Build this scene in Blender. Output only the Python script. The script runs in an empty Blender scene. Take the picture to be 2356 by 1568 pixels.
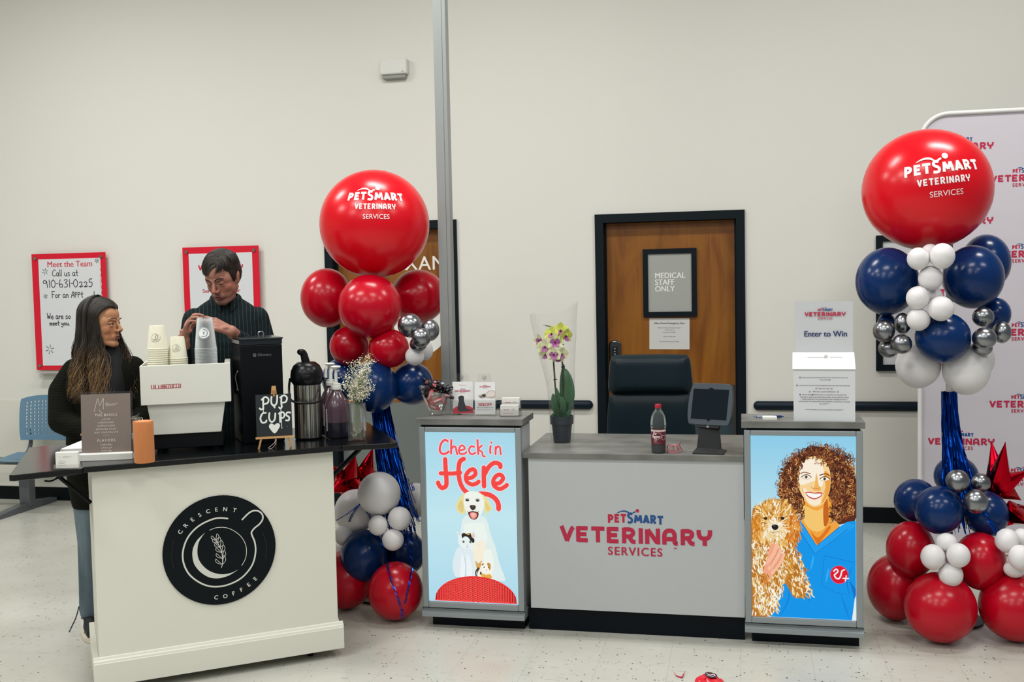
import bpy, bmesh, math, random
from mathutils import Vector, Matrix, Euler
random.seed(7)
SC = bpy.context.scene
COL = SC.collection
PI = math.pi
# ---------------------------------------------------------------- camera
CAMX = 2409.81
cam_data = bpy.data.cameras.new('camera')
cam_data.sensor_fit = 'HORIZONTAL'
cam_data.sensor_width = 36.0
cam_data.lens = CAMX/2356*36.0
cam_data.clip_start = 0.05
cam_data.clip_end = 100
cam = bpy.data.objects.new('camera', cam_data)
COL.objects.link(cam)
pitch, roll, yaw = math.radians(3.23106), math.radians(1.18878), math.radians(-12.39826)
cp, sp, cr, sr, cy_, sy_ = math.cos(pitch), math.sin(pitch), math.cos(roll), math.sin(roll), math.cos(yaw), math.sin(yaw)
Bm = Matrix(((1,0,0),(0,0,1),(0,-1,0)))
Mx = Matrix(((cy_,sy_,0),(-sy_,cy_,0),(0,0,1))) @ Bm @ Matrix(((1,0,0),(0,cp,sp),(0,-sp,cp))) @ Matrix(((cr,-sr,0),(sr,cr,0),(0,0,1)))
Mc = Mx @ Matrix(((1,0,0),(0,-1,0),(0,0,-1)))
cam.matrix_world = Matrix.Translation((0,-7.5,1.70775)) @ Mc.to_4x4()
SC.camera = cam
# ---------------------------------------------------------------- world, lights, exposure
SC.view_settings.view_transform = 'Standard'
SC.view_settings.look = 'None'
SC.view_settings.gamma = 1
SC.view_settings.use_curve_mapping = False
SC.view_settings.exposure = -0.1
world = bpy.data.worlds.new('world'); SC.world = world
world.use_nodes = True
world.node_tree.nodes['Background'].inputs[0].default_value = (0.86, 0.93, 1.0, 1)
world.node_tree.nodes['Background'].inputs[1].default_value = 0.24
def area(x, y, z, sx, sy, power, color=(1.0, 0.997, 0.985), rz=0.0):
    l = bpy.data.lights.new('strip_lamp', 'AREA'); l.shape = 'RECTANGLE'
    l.size = sx; l.size_y = sy; l.energy = power; l.color = color
    o = bpy.data.objects.new('strip_lamp', l); o.location = (x, y, z); o.rotation_euler = (0, 0, rz)
    COL.objects.link(o); return o
# rows of twin tube shop fixtures under the ceiling
for (lx, ly, pw) in ((-4.8,-2.4,70),(-1.6,-2.4,64),(1.6,-2.4,64),(-6.2,-5.0,84),(-3.1,-5.0,72),(0.0,-5.0,48),(3.0,-5.0,52),(-4.8,-7.8,86),(-1.6,-7.8,62),(1.6,-7.8,44),(-3.1,-10.8,80),(0.6,-10.8,60)):
    for d in (-0.09, 0.09):
        area(lx, ly+d, 4.55, 1.2, 0.05, pw/2)
# ---------------------------------------------------------------- helpers
def lin(c):
    return c/12.92 if c <= 0.04045 else ((c+0.055)/1.055)**2.4
def hx(h, a=1.0):
    h = h.lstrip('#')
    return tuple(lin(int(h[i:i+2], 16)/255) for i in (0, 2, 4)) + (a,)
MATS = {}
def mat(name, color, rough=0.5, metal=0.0, spec=0.5, coat=0.0, trans=0.0, alpha=1.0, ior=1.45, emis=None, es=0.0, sheen=0.0, sss=0.0):
    if name in MATS: return MATS[name]
    m = bpy.data.materials.new(name); m.use_nodes = True
    p = m.node_tree.nodes['Principled BSDF']
    if isinstance(color, str): color = hx(color)
    p.inputs['Base Color'].default_value = color
    p.inputs['Roughness'].default_value = rough
    p.inputs['Metallic'].default_value = metal
    p.inputs['Specular IOR Level'].default_value = spec
    p.inputs['Coat Weight'].default_value = coat
    p.inputs['Coat Roughness'].default_value = 0.05
    p.inputs['Transmission Weight'].default_value = trans
    p.inputs['Alpha'].default_value = alpha
    p.inputs['IOR'].default_value = ior
    p.inputs['Sheen Weight'].default_value = sheen
    p.inputs['Subsurface Weight'].default_value = sss
    if sss: p.inputs['Subsurface Radius'].default_value = (0.01, 0.004, 0.002)
    if emis:
        p.inputs['Emission Color'].default_value = hx(emis) if isinstance(emis, str) else emis
        p.inputs['Emission Strength'].default_value = es
    MATS[name] = m
    return m
def nt(m): return m.node_tree.nodes, m.node_tree.links, m.node_tree.nodes['Principled BSDF']
def bump(m, scale, strength, dist=0.002, detail=3, kind='NOISE', coord='Object', stretch=(1,1,1)):
    N, L, p = nt(m)
    tc = N.new('ShaderNodeTexCoord'); mp = N.new('ShaderNodeMapping'); mp.inputs['Scale'].default_value = stretch
    t = N.new('ShaderNodeTexNoise') if kind == 'NOISE' else N.new('ShaderNodeTexVoronoi')
    t.inputs['Scale'].default_value = scale
    if kind == 'NOISE': t.inputs['Detail'].default_value = detail
    b = N.new('ShaderNodeBump'); b.inputs['Strength'].default_value = strength; b.inputs['Distance'].default_value = dist
    L.new(tc.outputs[coord], mp.inputs[0]); L.new(mp.outputs[0], t.inputs['Vector'])
    L.new(t.outputs[0], b.inputs['Height']); L.new(b.outputs[0], p.inputs['Normal'])
    return m
def mottled(m, c1, c2, scale, detail=4, coord='Object', stretch=(1,1,1), lo=0.35, hi=0.65):
    N, L, p = nt(m)
    tc = N.new('ShaderNodeTexCoord'); mp = N.new('ShaderNodeMapping'); mp.inputs['Scale'].default_value = stretch
    t = N.new('ShaderNodeTexNoise'); t.inputs['Scale'].default_value = scale; t.inputs['Detail'].default_value = detail
    r = N.new('ShaderNodeValToRGB'); r.color_ramp.elements[0].position = lo; r.color_ramp.elements[1].position = hi
    r.color_ramp.elements[0].color = hx(c1); r.color_ramp.elements[1].color = hx(c2)
    L.new(tc.outputs[coord], mp.inputs[0]); L.new(mp.outputs[0], t.inputs['Vector'])
    L.new(t.outputs[0], r.inputs[0]); L.new(r.outputs[0], p.inputs['Base Color'])
    return m
def attr_mat(name, emission=0.0, rough=0.6, coat=0.0):
    if name in MATS: return MATS[name]
    m = bpy.data.materials.new(name); m.use_nodes = True
    N, L, p = nt(m)
    a = N.new('ShaderNodeVertexColor'); a.layer_name = 'Col'
    L.new(a.outputs[0], p.inputs['Base Color'])
    p.inputs['Roughness'].default_value = rough; p.inputs['Coat Weight'].default_value = coat
    if emission:
        L.new(a.outputs[0], p.inputs['Emission Color']); p.inputs['Emission Strength'].default_value = emission; p.inputs['Specular IOR Level'].default_value = 0.0
        p.inputs['Base Color'].default_value = (0.01,0.01,0.01,1)
        for l in list(m.node_tree.links):
            if l.to_socket == p.inputs['Base Color']: m.node_tree.links.remove(l)
    MATS[name] = m
    return m
def link(o, parent=None):
    COL.objects.link(o)
    if parent is not None: o.parent = parent
    return o
def tag(o, label, cat, group=None):
    o['label'] = label; o['category'] = cat
    if group: o['group'] = group
    return o
def thing(name, label, cat, loc=(0,0,0), rz=0.0, group=None):
    o = bpy.data.objects.new(name, None); o.empty_display_size = 0.05
    link(o); o.location = loc; o.rotation_euler = (0, 0, rz)
    return tag(o, label, cat, group)
def obj(name, bm, m, parent=None, smooth=False, loc=None, rot=None, bevel=0.0, label=None, flat=False):
    if not flat: bmesh.ops.recalc_face_normals(bm, faces=bm.faces)
    me = bpy.data.meshes.new(name); bm.to_mesh(me); bm.free()
    for x in (m if isinstance(m, (list, tuple)) else [m]): me.materials.append(x)
    if smooth:
        for p in me.polygons: p.use_smooth = True
        if smooth != 'all':
            me.set_sharp_from_angle(angle=math.radians(38))
    o = bpy.data.objects.new(name, me); link(o, parent)
    if loc is not None: o.location = loc
    if rot is not None: o.rotation_euler = rot
    if bevel:
        b = o.modifiers.new('bevel', 'BEVEL'); b.width = bevel; b.segments = 2; b.limit_method = 'ANGLE'
    if label: o['label'] = label
    return o
def struct(name, bm, m, parent=None, **k):
    o = obj(name, bm, m, parent, **k); o['kind'] = 'structure'; return o
def box(bm, x0, x1, y0, y1, z0, z1, mi=0, M=None):
    vs = [bm.verts.new(v) for v in ((x0,y0,z0),(x1,y0,z0),(x1,y1,z0),(x0,y1,z0),(x0,y0,z1),(x1,y0,z1),(x1,y1,z1),(x0,y1,z1))]
    if M is not None:
        for v in vs: v.co = M @ v.co
    for f in ((0,3,2,1),(4,5,6,7),(0,1,5,4),(1,2,6,5),(2,3,7,6),(3,0,4,7)):
        bm.faces.new([vs[i] for i in f]).material_index = mi
    return vs
def nb(*boxes):
    bm = bmesh.new()
    for b in boxes: box(bm, *b)
    return bm
def lathe(bm, prof, seg=32, mi=0, c=(0,0,0), sx=1.0, sy=1.0, M=None, cap=True):
    rings = []
    for r, z in prof:
        ring = []
        for i in range(seg):
            a = 2*PI*i/seg
            p = Vector((c[0]+r*sx*math.cos(a), c[1]+r*sy*math.sin(a), c[2]+z))
            ring.append(bm.verts.new(M @ p if M is not None else p))
        rings.append(ring)
    for a, b in zip(rings, rings[1:]):
        for i in range(seg):
            bm.faces.new((a[i], a[(i+1)%seg], b[(i+1)%seg], b[i])).material_index = mi
    if cap:
        if prof[0][0] > 1e-6: bm.faces.new(rings[0][::-1]).material_index = mi
        if prof[-1][0] > 1e-6: bm.faces.new(rings[-1]).material_index = mi
    return rings
def tube(bm, pts, r, seg=8, mi=0, cap=True, closed=False):
    pts = [Vector(p) for p in pts]
    rs = r if isinstance(r, (list, tuple)) else [r]*len(pts)
    n = len(pts); rings = []; up = Vector((0,0,1)); prev = None
    for i, p in enumerate(pts):
        if closed: d = pts[(i+1)%n]-pts[i-1]
        else: d = pts[min(i+1,n-1)]-pts[max(i-1,0)]
        if d.length < 1e-9: d = Vector((0,0,1))
        d.normalize()
        if prev is None:
            a = d.orthogonal().normalized()
        else:
            a = (prev - d*prev.dot(d))
            a = a.normalized() if a.length > 1e-6 else d.orthogonal().normalized()
        prev = a; b = d.cross(a)
        rings.append([bm.verts.new(p+(a*math.cos(2*PI*k/seg)+b*math.sin(2*PI*k/seg))*rs[i]) for k in range(seg)])
    m = n if closed else n-1
    for i in range(m):
        A, B = rings[i], rings[(i+1)%n]
        for k in range(seg):
            bm.faces.new((A[k], A[(k+1)%seg], B[(k+1)%seg], B[k])).material_index = mi
    if cap and not closed:
        bm.faces.new(rings[0][::-1]).material_index = mi; bm.faces.new(rings[-1]).material_index = mi
    return rings
def prism(bm, poly, t, M=None, mi=0):
    """poly in local x,z ; extruded along +y by t"""
    a = [Vector((x, 0, z)) for x, z in poly]; b = [Vector((x, t, z)) for x, z in poly]
    if M is not None: a = [M@v for v in a]; b = [M@v for v in b]
    A = [bm.verts.new(v) for v in a]; B = [bm.verts.new(v) for v in b]; n = len(A)
    bm.faces.new(A).material_index = mi; bm.faces.new(B[::-1]).material_index = mi
    for i in range(n): bm.faces.new((A[(i+1)%n], A[i], B[i], B[(i+1)%n])).material_index = mi
def ball(bm, c, r, seg=24, rings=16, mi=0, M=None):
    r = r if isinstance(r, (list, tuple)) else (r, r, r)
    res = bmesh.ops.create_uvsphere(bm, u_segments=seg, v_segments=rings, radius=1.0)
    for v in res['verts']:
        v.co = Vector((v.co.x*r[0], v.co.y*r[1], v.co.z*r[2]))
        if M is not None: v.co = M @ v.co
        v.co += Vector(c)
        for f in v.link_faces: f.material_index = mi
    return res['verts']
def rrect(x0, x1, z0, z1, r, n=5):
    out = []
    for cx, cz, a0 in ((x1-r, z1-r, 0), (x0+r, z1-r, 90), (x0+r, z0+r, 180), (x1-r, z0+r, 270)):
        for i in range(n+1):
            a = math.radians(a0+90*i/n); out.append((cx+r*math.cos(a), cz+r*math.sin(a)))
    return out
def spl(pts, n=6, closed=False):
    """catmull-rom through points of any dimension"""
    out = []; N = len(pts)
    rng = range(N) if closed else range(N-1)
    for i in rng:
        g = (lambda k: pts[k % N]) if closed else (lambda k: pts[max(0, min(N-1, k))])
        p0, p1, p2, p3 = g(i-1), g(i), g(i+1), g(i+2)
        for k in range(n):
            t = k/n
            out.append(tuple(0.5*((2*b)+(-a+c)*t+(2*a-5*b+4*c-d)*t*t+(-a+3*b-3*c+d)*t**3) for a, b, c, d in zip(p0, p1, p2, p3)))
    if not closed: out.append(tuple(pts[-1]))
    return out
_tc = {}
def text_polys(s, size, bold=0.0, align='CENTER', sx=1.0, spacing=1.0):
    """triangulated text as (verts2d, faces)"""
    key = (s, size, bold, align, sx, spacing)
    if key in _tc: return _tc[key]
    cu = bpy.data.curves.new('t', 'FONT'); cu.body = s; cu.size = size; cu.offset = bold; cu.align_x = align
    cu.space_character = spacing; cu.resolution_u = 4
    o = bpy.data.objects.new('t', cu); COL.objects.link(o)
    dg = bpy.context.evaluated_depsgraph_get(); dg.update()
    me = bpy.data.meshes.new_from_object(o.evaluated_get(dg))
    vs = [(v.co.x*sx, v.co.y) for v in me.vertices]; fs = [tuple(p.vertices) for p in me.polygons]
    bpy.data.objects.remove(o); bpy.data.curves.remove(cu); bpy.data.meshes.remove(me)
    _tc[key] = (vs, fs); return _tc[key]
class Pic:
    """flat printed artwork: coloured shapes in x (right), y (up), stacked in thin ink layers"""
    def __init__(s): s.bm = bmesh.new(); s.cl = s.bm.loops.layers.float_color.new('Col'); s.z = 0.0
    def layer(s, dz=0.0003): s.z += dz
    def face(s, pts, col, z=None):
        z = s.z if z is None else z
        vs = [s.bm.verts.new((p[0], p[1], z)) for p in pts]
        ar = sum(pts[i][0]*pts[(i+1)%len(pts)][1]-pts[(i+1)%len(pts)][0]*pts[i][1] for i in range(len(pts)))
        if ar < 0: vs.reverse(); 
        try: f = s.bm.faces.new(vs)
        except ValueError: return
        if ar < 0 and isinstance(col, list): col = col[::-1]
        for i, l in enumerate(f.loops): l[s.cl] = col[i] if isinstance(col, list) else col
    def poly(s, pts, col, closed_spline=0, dz=0.00004):
        if isinstance(col, str): col = hx(col)
        if closed_spline: pts = spl(pts, closed_spline, True)
        s.z += dz; s.face(pts, col)
    def rect(s, x0, x1, y0, y1, col, col2=None, dz=0.00004):
        c = hx(col) if isinstance(col, str) else col
        s.z += dz
        if col2: c2 = hx(col2); s.face([(x0,y0),(x1,y0),(x1,y1),(x0,y1)], [c2,c2,c,c])
        else: s.face([(x0,y0),(x1,y0),(x1,y1),(x0,y1)], c)
    def ell(s, cx, cy, rx, ry, col, rot=0, n=28, dz=0.00004, col2=None):
        c = hx(col) if isinstance(col, str) else col
        s.z += dz; ca, sa = math.cos(rot), math.sin(rot)
        P = [(cx+rx*math.cos(2*PI*i/n)*ca-ry*math.sin(2*PI*i/n)*sa, cy+rx*math.cos(2*PI*i/n)*sa+ry*math.sin(2*PI*i/n)*ca) for i in range(n)]
        if col2:
            e = hx(col2) if isinstance(col2, str) else col2
            for i in range(n): s.face([(cx,cy), P[i], P[(i+1)%n]], [c, e, e])
        else: s.face(P, c)
    def stroke(s, pts, w, col, smooth=0, caps=True, dz=0.00002, taper=None):
        if isinstance(col, str): col = hx(col)
        if smooth: pts = spl(pts, smooth)
        s.z += dz; n = len(pts); Lp, Rp = [], []
        for i in range(n):
            x0, y0 = pts[max(i-1,0)][:2]; x1, y1 = pts[min(i+1,n-1)][:2]
            dx, dy = x1-x0, y1-y0; l = math.hypot(dx, dy) or 1e-9
            ww = (w if taper is None else w*taper(i/(n-1)))/2
            nx, ny = -dy/l*ww, dx/l*ww
            Lp.append((pts[i][0]+nx, pts[i][1]+ny)); Rp.append((pts[i][0]-nx, pts[i][1]-ny))
        for i in range(n-1): s.face([Rp[i], Rp[i+1], Lp[i+1], Lp[i]], col)
        if caps and w > 0.0006:
            for p in (pts[0], pts[-1]):
                k = 1 if taper is None else taper(0 if p is pts[0] else 1)
                if k > 0.2: s.face([(p[0]+w/2*k*math.cos(2*PI*j/10), p[1]+w/2*k*math.sin(2*PI*j/10)) for j in range(10)], col, s.z+dz*0.5)
    def text(s, t, x, y, size, col, bold=0.0, align='CENTER', sx=1.0, spacing=1.0, rot=0.0, dz=0.00004, shear=0.0):
        if isinstance(col, str): col = hx(col)
        vs, fs = text_polys(t, size, 0.0, align, sx, spacing); s.z += dz
        if bold > 0 and size > 0.011:
            for ox, oy in ((-bold, 0), (bold, 0), (0, bold*0.7)): s.text(t, x+ox, y+oy, size, col, 0.0, align, sx, spacing, rot, dz*0.5, shear)
            s.z += dz*0.5
        ca, sa = math.cos(rot), math.sin(rot)
        V = [s.bm.verts.new((x+(a+shear*b)*ca-b*sa, y+(a+shear*b)*sa+b*ca, s.z)) for a, b in vs]
        for f in fs:
            try: ff = s.bm.faces.new([V[i] for i in f])
            except ValueError: continue
            for l in ff.loops: l[s.cl] = col
    def build(s, name, m, parent, M=None, warp=None, label=None, cut=0):
        if cut:
            bmesh.ops.triangulate(s.bm, faces=s.bm.faces[:])
            for _ in range(4):
                es = [e for e in s.bm.edges if e.calc_length() > cut]
                if not es: break
                bmesh.ops.subdivide_edges(s.bm, edges=es, cuts=1)
                bmesh.ops.triangulate(s.bm, faces=s.bm.faces[:])
        for v in s.bm.verts:
            if warp: v.co = warp(v.co)
            elif M is not None: v.co = M @ v.co
        return obj(name, s.bm, m, parent, label=label, flat=True)
def upright(x, y, z, rz=0.0, tilt=0.0):
    """matrix: artwork x -> right, y -> up, layer -> towards -Y (viewer), rotated rz about Z"""
    return Matrix.Translation((x, y, z)) @ Matrix.Rotation(rz, 4, 'Z') @ Matrix.Rotation(tilt, 4, 'X') @ Matrix(((1,0,0,0),(0,0,-1,0),(0,1,0,0),(0,0,0,1)))
PRINT = attr_mat('printed_ink', 0.0, 0.55)
GLYPH = {  # heavy display capitals, strokes on a 0..1 high grid
 'V': ([[(0.06,1.0),(0.40,0.03)],[(0.38,0.03),(0.66,0.76),(0.80,0.93)]], 0.86),
 'E': ([[(0.12,0.0),(0.12,1.0)],[(0.1,0.89),(0.70,0.89)],[(0.1,0.5),(0.62,0.5)],[(0.1,0.11),(0.70,0.11)]], 0.82),
 'T': ([[(0.40,0.0),(0.40,0.9)],[(0.0,0.89),(0.80,0.89)]], 0.84),
 'R': ([[(0.12,0.0),(0.12,1.0)],[(0.1,0.89),(0.48,0.89),(0.64,0.78),(0.64,0.60),(0.48,0.46),(0.2,0.44)],[(0.42,0.44),(0.60,0.14),(0.80,0.10)]], 0.90),
 'I': ([[(0.12,0.0),(0.12,1.0)]], 0.28),
 'N': ([[(0.12,0.0),(0.12,0.94)],[(0.16,0.92),(0.70,0.10)],[(0.76,0.0),(0.76,1.0)]], 0.92),
 'A': ([[(0.12,0.0),(0.12,0.62),(0.26,0.86),(0.44,0.89),(0.60,0.86),(0.72,0.62),(0.72,0.14),(0.90,0.08)],[(0.12,0.36),(0.72,0.36)]], 0.98),
 'Y': ([[(0.06,1.0),(0.06,0.72),(0.18,0.50),(0.38,0.46),(0.58,0.50),(0.70,0.72),(0.70,1.0)],[(0.40,0.0),(0.40,0.5)]], 0.78),
}
def heavy(p, s, x, y, h, col, wx=1.0, wt=0.27, gap=0.10, width=None):
    tot = sum(GLYPH[c][1] for c in s)+gap*(len(s)-1)
    if width: wx = width/(tot*h)
    x0 = x-tot*h*wx/2
    for c in s:
        st, w = GLYPH[c]
        for q in st:
            pts = [(x0+a*h*wx, y+b*h) for a, b in q]
            p.stroke(spl(pts, 5) if len(pts) > 2 else pts, wt*h, col, caps=False)
        x0 += (w+gap)*h*wx
GLYPH.update({
 'p': ([[(0.14,0.0),(0.14,1.0)],[(0.1,0.86),(0.40,0.86),(0.56,0.76),(0.56,0.58),(0.42,0.44),(0.15,0.42)]], 0.72),
 'e': ([[(0.14,0.0),(0.14,1.0)],[(0.1,0.87),(0.60,0.87)],[(0.1,0.5),(0.54,0.5)],[(0.1,0.13),(0.60,0.13)]], 0.66),
 't': ([[(0.36,0.0),(0.36,0.9)],[(0.0,0.87),(0.72,0.87)]], 0.72),
 's': ([[(0.64,0.90),(0.40,0.93),(0.18,0.84),(0.16,0.66),(0.30,0.55),(0.50,0.46),(0.60,0.32),(0.54,0.14),(0.34,0.08),(0.06,0.12)]], 0.76),
 'm': ([[(0.10,0.0),(0.22,0.92)],[(0.22,0.90),(0.50,0.22)],[(0.50,0.22),(0.80,0.90)],[(0.80,0.92),(0.92,0.0)]], 1.02),
 'a': ([[(0.08,0.0),(0.38,0.92)],[(0.38,0.92),(0.70,0.0)],[(0.2,0.26),(0.58,0.26)]], 0.78),
 'r': ([[(0.14,0.0),(0.14,1.0)],[(0.1,0.86),(0.40,0.86),(0.56,0.76),(0.56,0.60),(0.42,0.46),(0.15,0.44)],[(0.34,0.42),(0.66,0.02)]], 0.78)})
def petsmart(p, x, y, h, c1, c2, width, arc=0.0):
    s_ = 'petsmart'; gap = 0.13; tot = sum(GLYPH[c][1] for c in s_)+gap*(len(s_)-1); kx = width/(tot*h); x0 = x-width/2
    for i, c in enumerate(s_):
        st, w = GLYPH[c]; dy = (-0.05, 0.0, 0.03, -0.04, 0.02, 0.03, 0.0, -0.08)[i]*h*(1+arc); sc = 1.22 if i == 3 else 1.0
        for q in st: p.stroke(spl([(x0+a*h*kx, y+dy+b*h*sc) for a, b in q], 5) if len(q) > 2 else [(x0+a*h*kx, y+dy+b*h*sc) for a, b in q], 0.265*h, c1 if i < 3 else c2, caps=False)
        x0 += (w+gap)*h*kx
def vet_logo(p, x, y, w, c1='#b3173f', c2='#184a86', c3='#b3173f', white=False, tm=True):
    """pet shop veterinary logo centred at x, VETERINARY baseline at y, VETERINARY width w"""
    if white: c1 = c2 = c3 = '#f4eeee'
    k = w/0.715; z0_ = p.z
    ya = y+0.098*k
    petsmart(p, x+0.004*k, ya, 0.042*k, c3, c2, 0.262*k)
    p.stroke([(x-0.085*k, ya+0.046*k),(x-0.06*k, ya+0.056*k),(x-0.035*k, ya+0.054*k),(x-0.016*k, ya+0.040*k)], 0.006*k, c2, smooth=4, taper=lambda t: 0.25+1.0*math.sin(PI*min(1,t*0.9)))
    p.stroke([(x-0.014*k, ya+0.038*k),(x-0.008*k, ya+0.048*k),(x+0.002*k, ya+0.054*k)], 0.006*k, c2, smooth=4, taper=lambda t: 0.3+0.8*t)
    p.ell(x+0.014*k, ya+0.060*k, 0.0085*k, 0.0085*k, c3)
    heavy(p, 'VETERINARY', x, y, 0.075*k, c1, width=w)
    p.text('SERVICES', x, y-0.058*k, 0.056*k, c1, bold=0.0014*k, sx=0.97, spacing=1.2)
    p.z = z0_
# ---------------------------------------------------------------- room shell
M_wall = bump(mat('wall_paint', '#dddcd3', 0.75), 60, 0.04)
M_black = mat('black_trim', '#06131a', 0.5, spec=0.2)
M_base = mat('black_baseboard', '#050d11', 0.5, spec=0.2)
# vinyl floor tiles with speckles and streaks
M_floor = mat('vinyl_tiles', '#c3c2b6', 0.28, spec=0.45)
def floor_nodes():
    N, L, p = nt(M_floor)
    def n(t, **k):
        x = N.new(t)
        for a, b in k.items(): setattr(x, a, b)
        return x
    def mth(op, a, b=None, c=None):
        x = n('ShaderNodeMath', operation=op)
        for i, v in enumerate((a, b, c)):
            if v is None: continue
            if isinstance(v, (int, float)): x.inputs[i].default_value = v
            else: L.new(v, x.inputs[i])
        return x.outputs[0]
    tc = n('ShaderNodeTexCoord'); sep = n('ShaderNodeSeparateXYZ'); L.new(tc.outputs['Object'], sep.inputs[0])
    T = 0.311
    ux = mth('DIVIDE', mth('ADD', sep.outputs[0], 0.017+T*40), T); uy = mth('DIVIDE', mth('ADD', sep.outputs[1], T*60+0.12), T)
    ix, iy = mth('FLOOR', ux), mth('FLOOR', uy)
    fx, fy = mth('FRACT', ux), mth('FRACT', uy)
    chk = mth('MODULO', mth('ADD', ix, iy), 2.0)
    # grout seams
    ex = mth('MINIMUM', fx, mth('SUBTRACT', 1.0, fx)); ey = mth('MINIMUM', fy, mth('SUBTRACT', 1.0, fy))
    seam = mth('LESS_THAN', mth('MINIMUM', ex, ey), 0.0028)
    # streak direction alternates tile by tile
    va = n('ShaderNodeMapping'); va.inputs['Scale'].default_value = (26, 150, 1); L.new(tc.outputs['Object'], va.inputs[0])
    vb = n('ShaderNodeMapping'); vb.inputs['Scale'].default_value = (150, 26, 1); L.new(tc.outputs['Object'], vb.inputs[0])
    def specks(mp, thr, s):
        v = n('ShaderNodeTexVoronoi'); v.inputs['Scale'].default_value = s; v.inputs['Randomness'].default_value = 1.0
        L.new(mp.outputs[0], v.inputs['Vector'])
        sc = n('ShaderNodeSeparateColor'); L.new(v.outputs['Color'], sc.inputs[0])
        size = mth('MULTIPLY', mth('POWER', sc.outputs[1], 2.0), thr)
        return mth('MULTIPLY', mth('LESS_THAN', v.outputs['Distance'], size), mth('GREATER_THAN', sc.outputs[0], 0.72))
    sa, sb = specks(va, 0.42, 0.75), specks(vb, 0.42, 0.75)
    st = mth('ADD', mth('MULTIPLY', sa, chk), mth('MULTIPLY', sb, mth('SUBTRACT', 1.0, chk)))
    vd = n('ShaderNodeMapping'); vd.inputs['Scale'].default_value = (62, 62, 62); L.new(tc.outputs['Object'], vd.inputs[0])
    dots = specks(vd, 0.34, 1.0)
    ns = n('ShaderNodeTexNoise'); ns.inputs['Scale'].default_value = 1.6; ns.inputs['Detail'].default_value = 5; L.new(tc.outputs['Object'], ns.inputs['Vector'])
    ramp = n('ShaderNodeValToRGB'); L.new(ns.outputs[0], ramp.inputs[0])
    ramp.color_ramp.elements[0].position = 0.35; ramp.color_ramp.elements[0].color = hx('#b3b2a7')
    ramp.color_ramp.elements[1].position = 0.7; ramp.color_ramp.elements[1].color = hx('#c2c2b9')
    def mix(f, a, b, k=1.0):
        x = n('ShaderNodeMix', data_type='RGBA'); 
        L.new(mth('MULTIPLY', f, k), x.inputs[0]); L.new(a, x.inputs[6])
        x.inputs[7].default_value = hx(b); return x.outputs[2]
    c = mix(st, ramp.outputs[0], '#8d8a7c', 0.55)
    c = mix(dots, c, '#24241f', 0.9)
    c = mix(seam, c, '#77756a', 0.45)
    L.new(c, p.inputs['Base Color'])
    rn = n('ShaderNodeTexNoise'); rn.inputs['Scale'].default_value = 2.5; L.new(tc.outputs['Object'], rn.inputs['Vector'])
    L.new(mth('ADD', mth('MULTIPLY', rn.outputs[0], 0.18), 0.2), p.inputs['Roughness'])
floor_nodes()
struct('floor', nb((-11, 6, -13, 0.3, -0.05, 0.0)), M_floor)
struct('ceiling', nb((-11, 6, -13, 0.3, 5.0, 5.1)), mat('ceiling_paint', '#c9c9c2', 0.9))
# back wall with two door openings
D1 = (-1.022, 0.026); D2 = (-3.088, -2.048); DH = 2.175; FW = 0.06
w = bmesh.new()
prism(w, [(-11,0),(D2[0]+0.01,0),(D2[0]+0.01,DH-0.01),(D2[1]-0.01,DH-0.01),(D2[1]-0.01,0),(D1[0]+0.01,0),(D1[0]+0.01,DH-0.01),(D1[1]-0.01,DH-0.01),(D1[1]-0.01,0),(6,0),(6,5),(-11,5)], 0.16)
struct('wall_back', w, M_wall)
struct('wall_left', nb((-11.1, -11, -13, 0.3, 0, 5)), M_wall)
struct('baseboard_back', nb((-11, D2[0], -0.012, 0, 0, 0.108), (D2[1], D1[0], -0.012, 0, 0, 0.108), (D1[1], 6, -0.012, 0, 0, 0.108)), M_base)
struct('trim_1', nb((-11, D2[0]-1.9, -0.004, 0, 0.0, 0.822)), mat('wall_panel', '#d9d8cd', 0.55))
M_plate = mat('armor_plate', '#515a5c', 0.42, metal=0.3)
M_wood = mat('door_wood', '#9a5f1f', 0.35)
def wood_nodes():
    N, L, p = nt(M_wood)
    tc = N.new('ShaderNodeTexCoord'); mp = N.new('ShaderNodeMapping'); mp.inputs['Scale'].default_value = (3.2, 1, 0.55)
    a = N.new('ShaderNodeTexNoise'); a.inputs['Scale'].default_value = 2.2; a.inputs['Detail'].default_value = 5; a.inputs['Distortion'].default_value = 1.6
    mp2 = N.new('ShaderNodeMapping'); mp2.inputs['Scale'].default_value = (60, 1, 1.4)
    b = N.new('ShaderNodeTexNoise'); b.inputs['Scale'].default_value = 2.0; b.inputs['Detail'].default_value = 3
    r = N.new('ShaderNodeValToRGB'); e = r.color_ramp.elements
    e[0].position = 0.25; e[0].color = hx('#78430f'); e[1].position = 0.8; e[1].color = hx('#a26a22')
    k = e.new(0.45); k.color = hx('#8f581a'); k = e.new(0.55); k.color = hx('#945d1a')
    mx = N.new('ShaderNodeMix'); mx.data_type = 'RGBA'; mx.blend_type = 'MULTIPLY'; mx.inputs[0].default_value = 0.28
    L.new(tc.outputs['Object'], mp.inputs[0]); L.new(mp.outputs[0], a.inputs['Vector']); L.new(tc.outputs['Object'], mp2.inputs[0]); L.new(mp2.outputs[0], b.inputs['Vector'])
    L.new(a.outputs[0], r.inputs[0]); L.new(r.outputs[0], mx.inputs[6]); L.new(b.outputs[0], mx.inputs[7]); L.new(mx.outputs[2], p.inputs['Base Color'])
wood_nodes()
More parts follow.
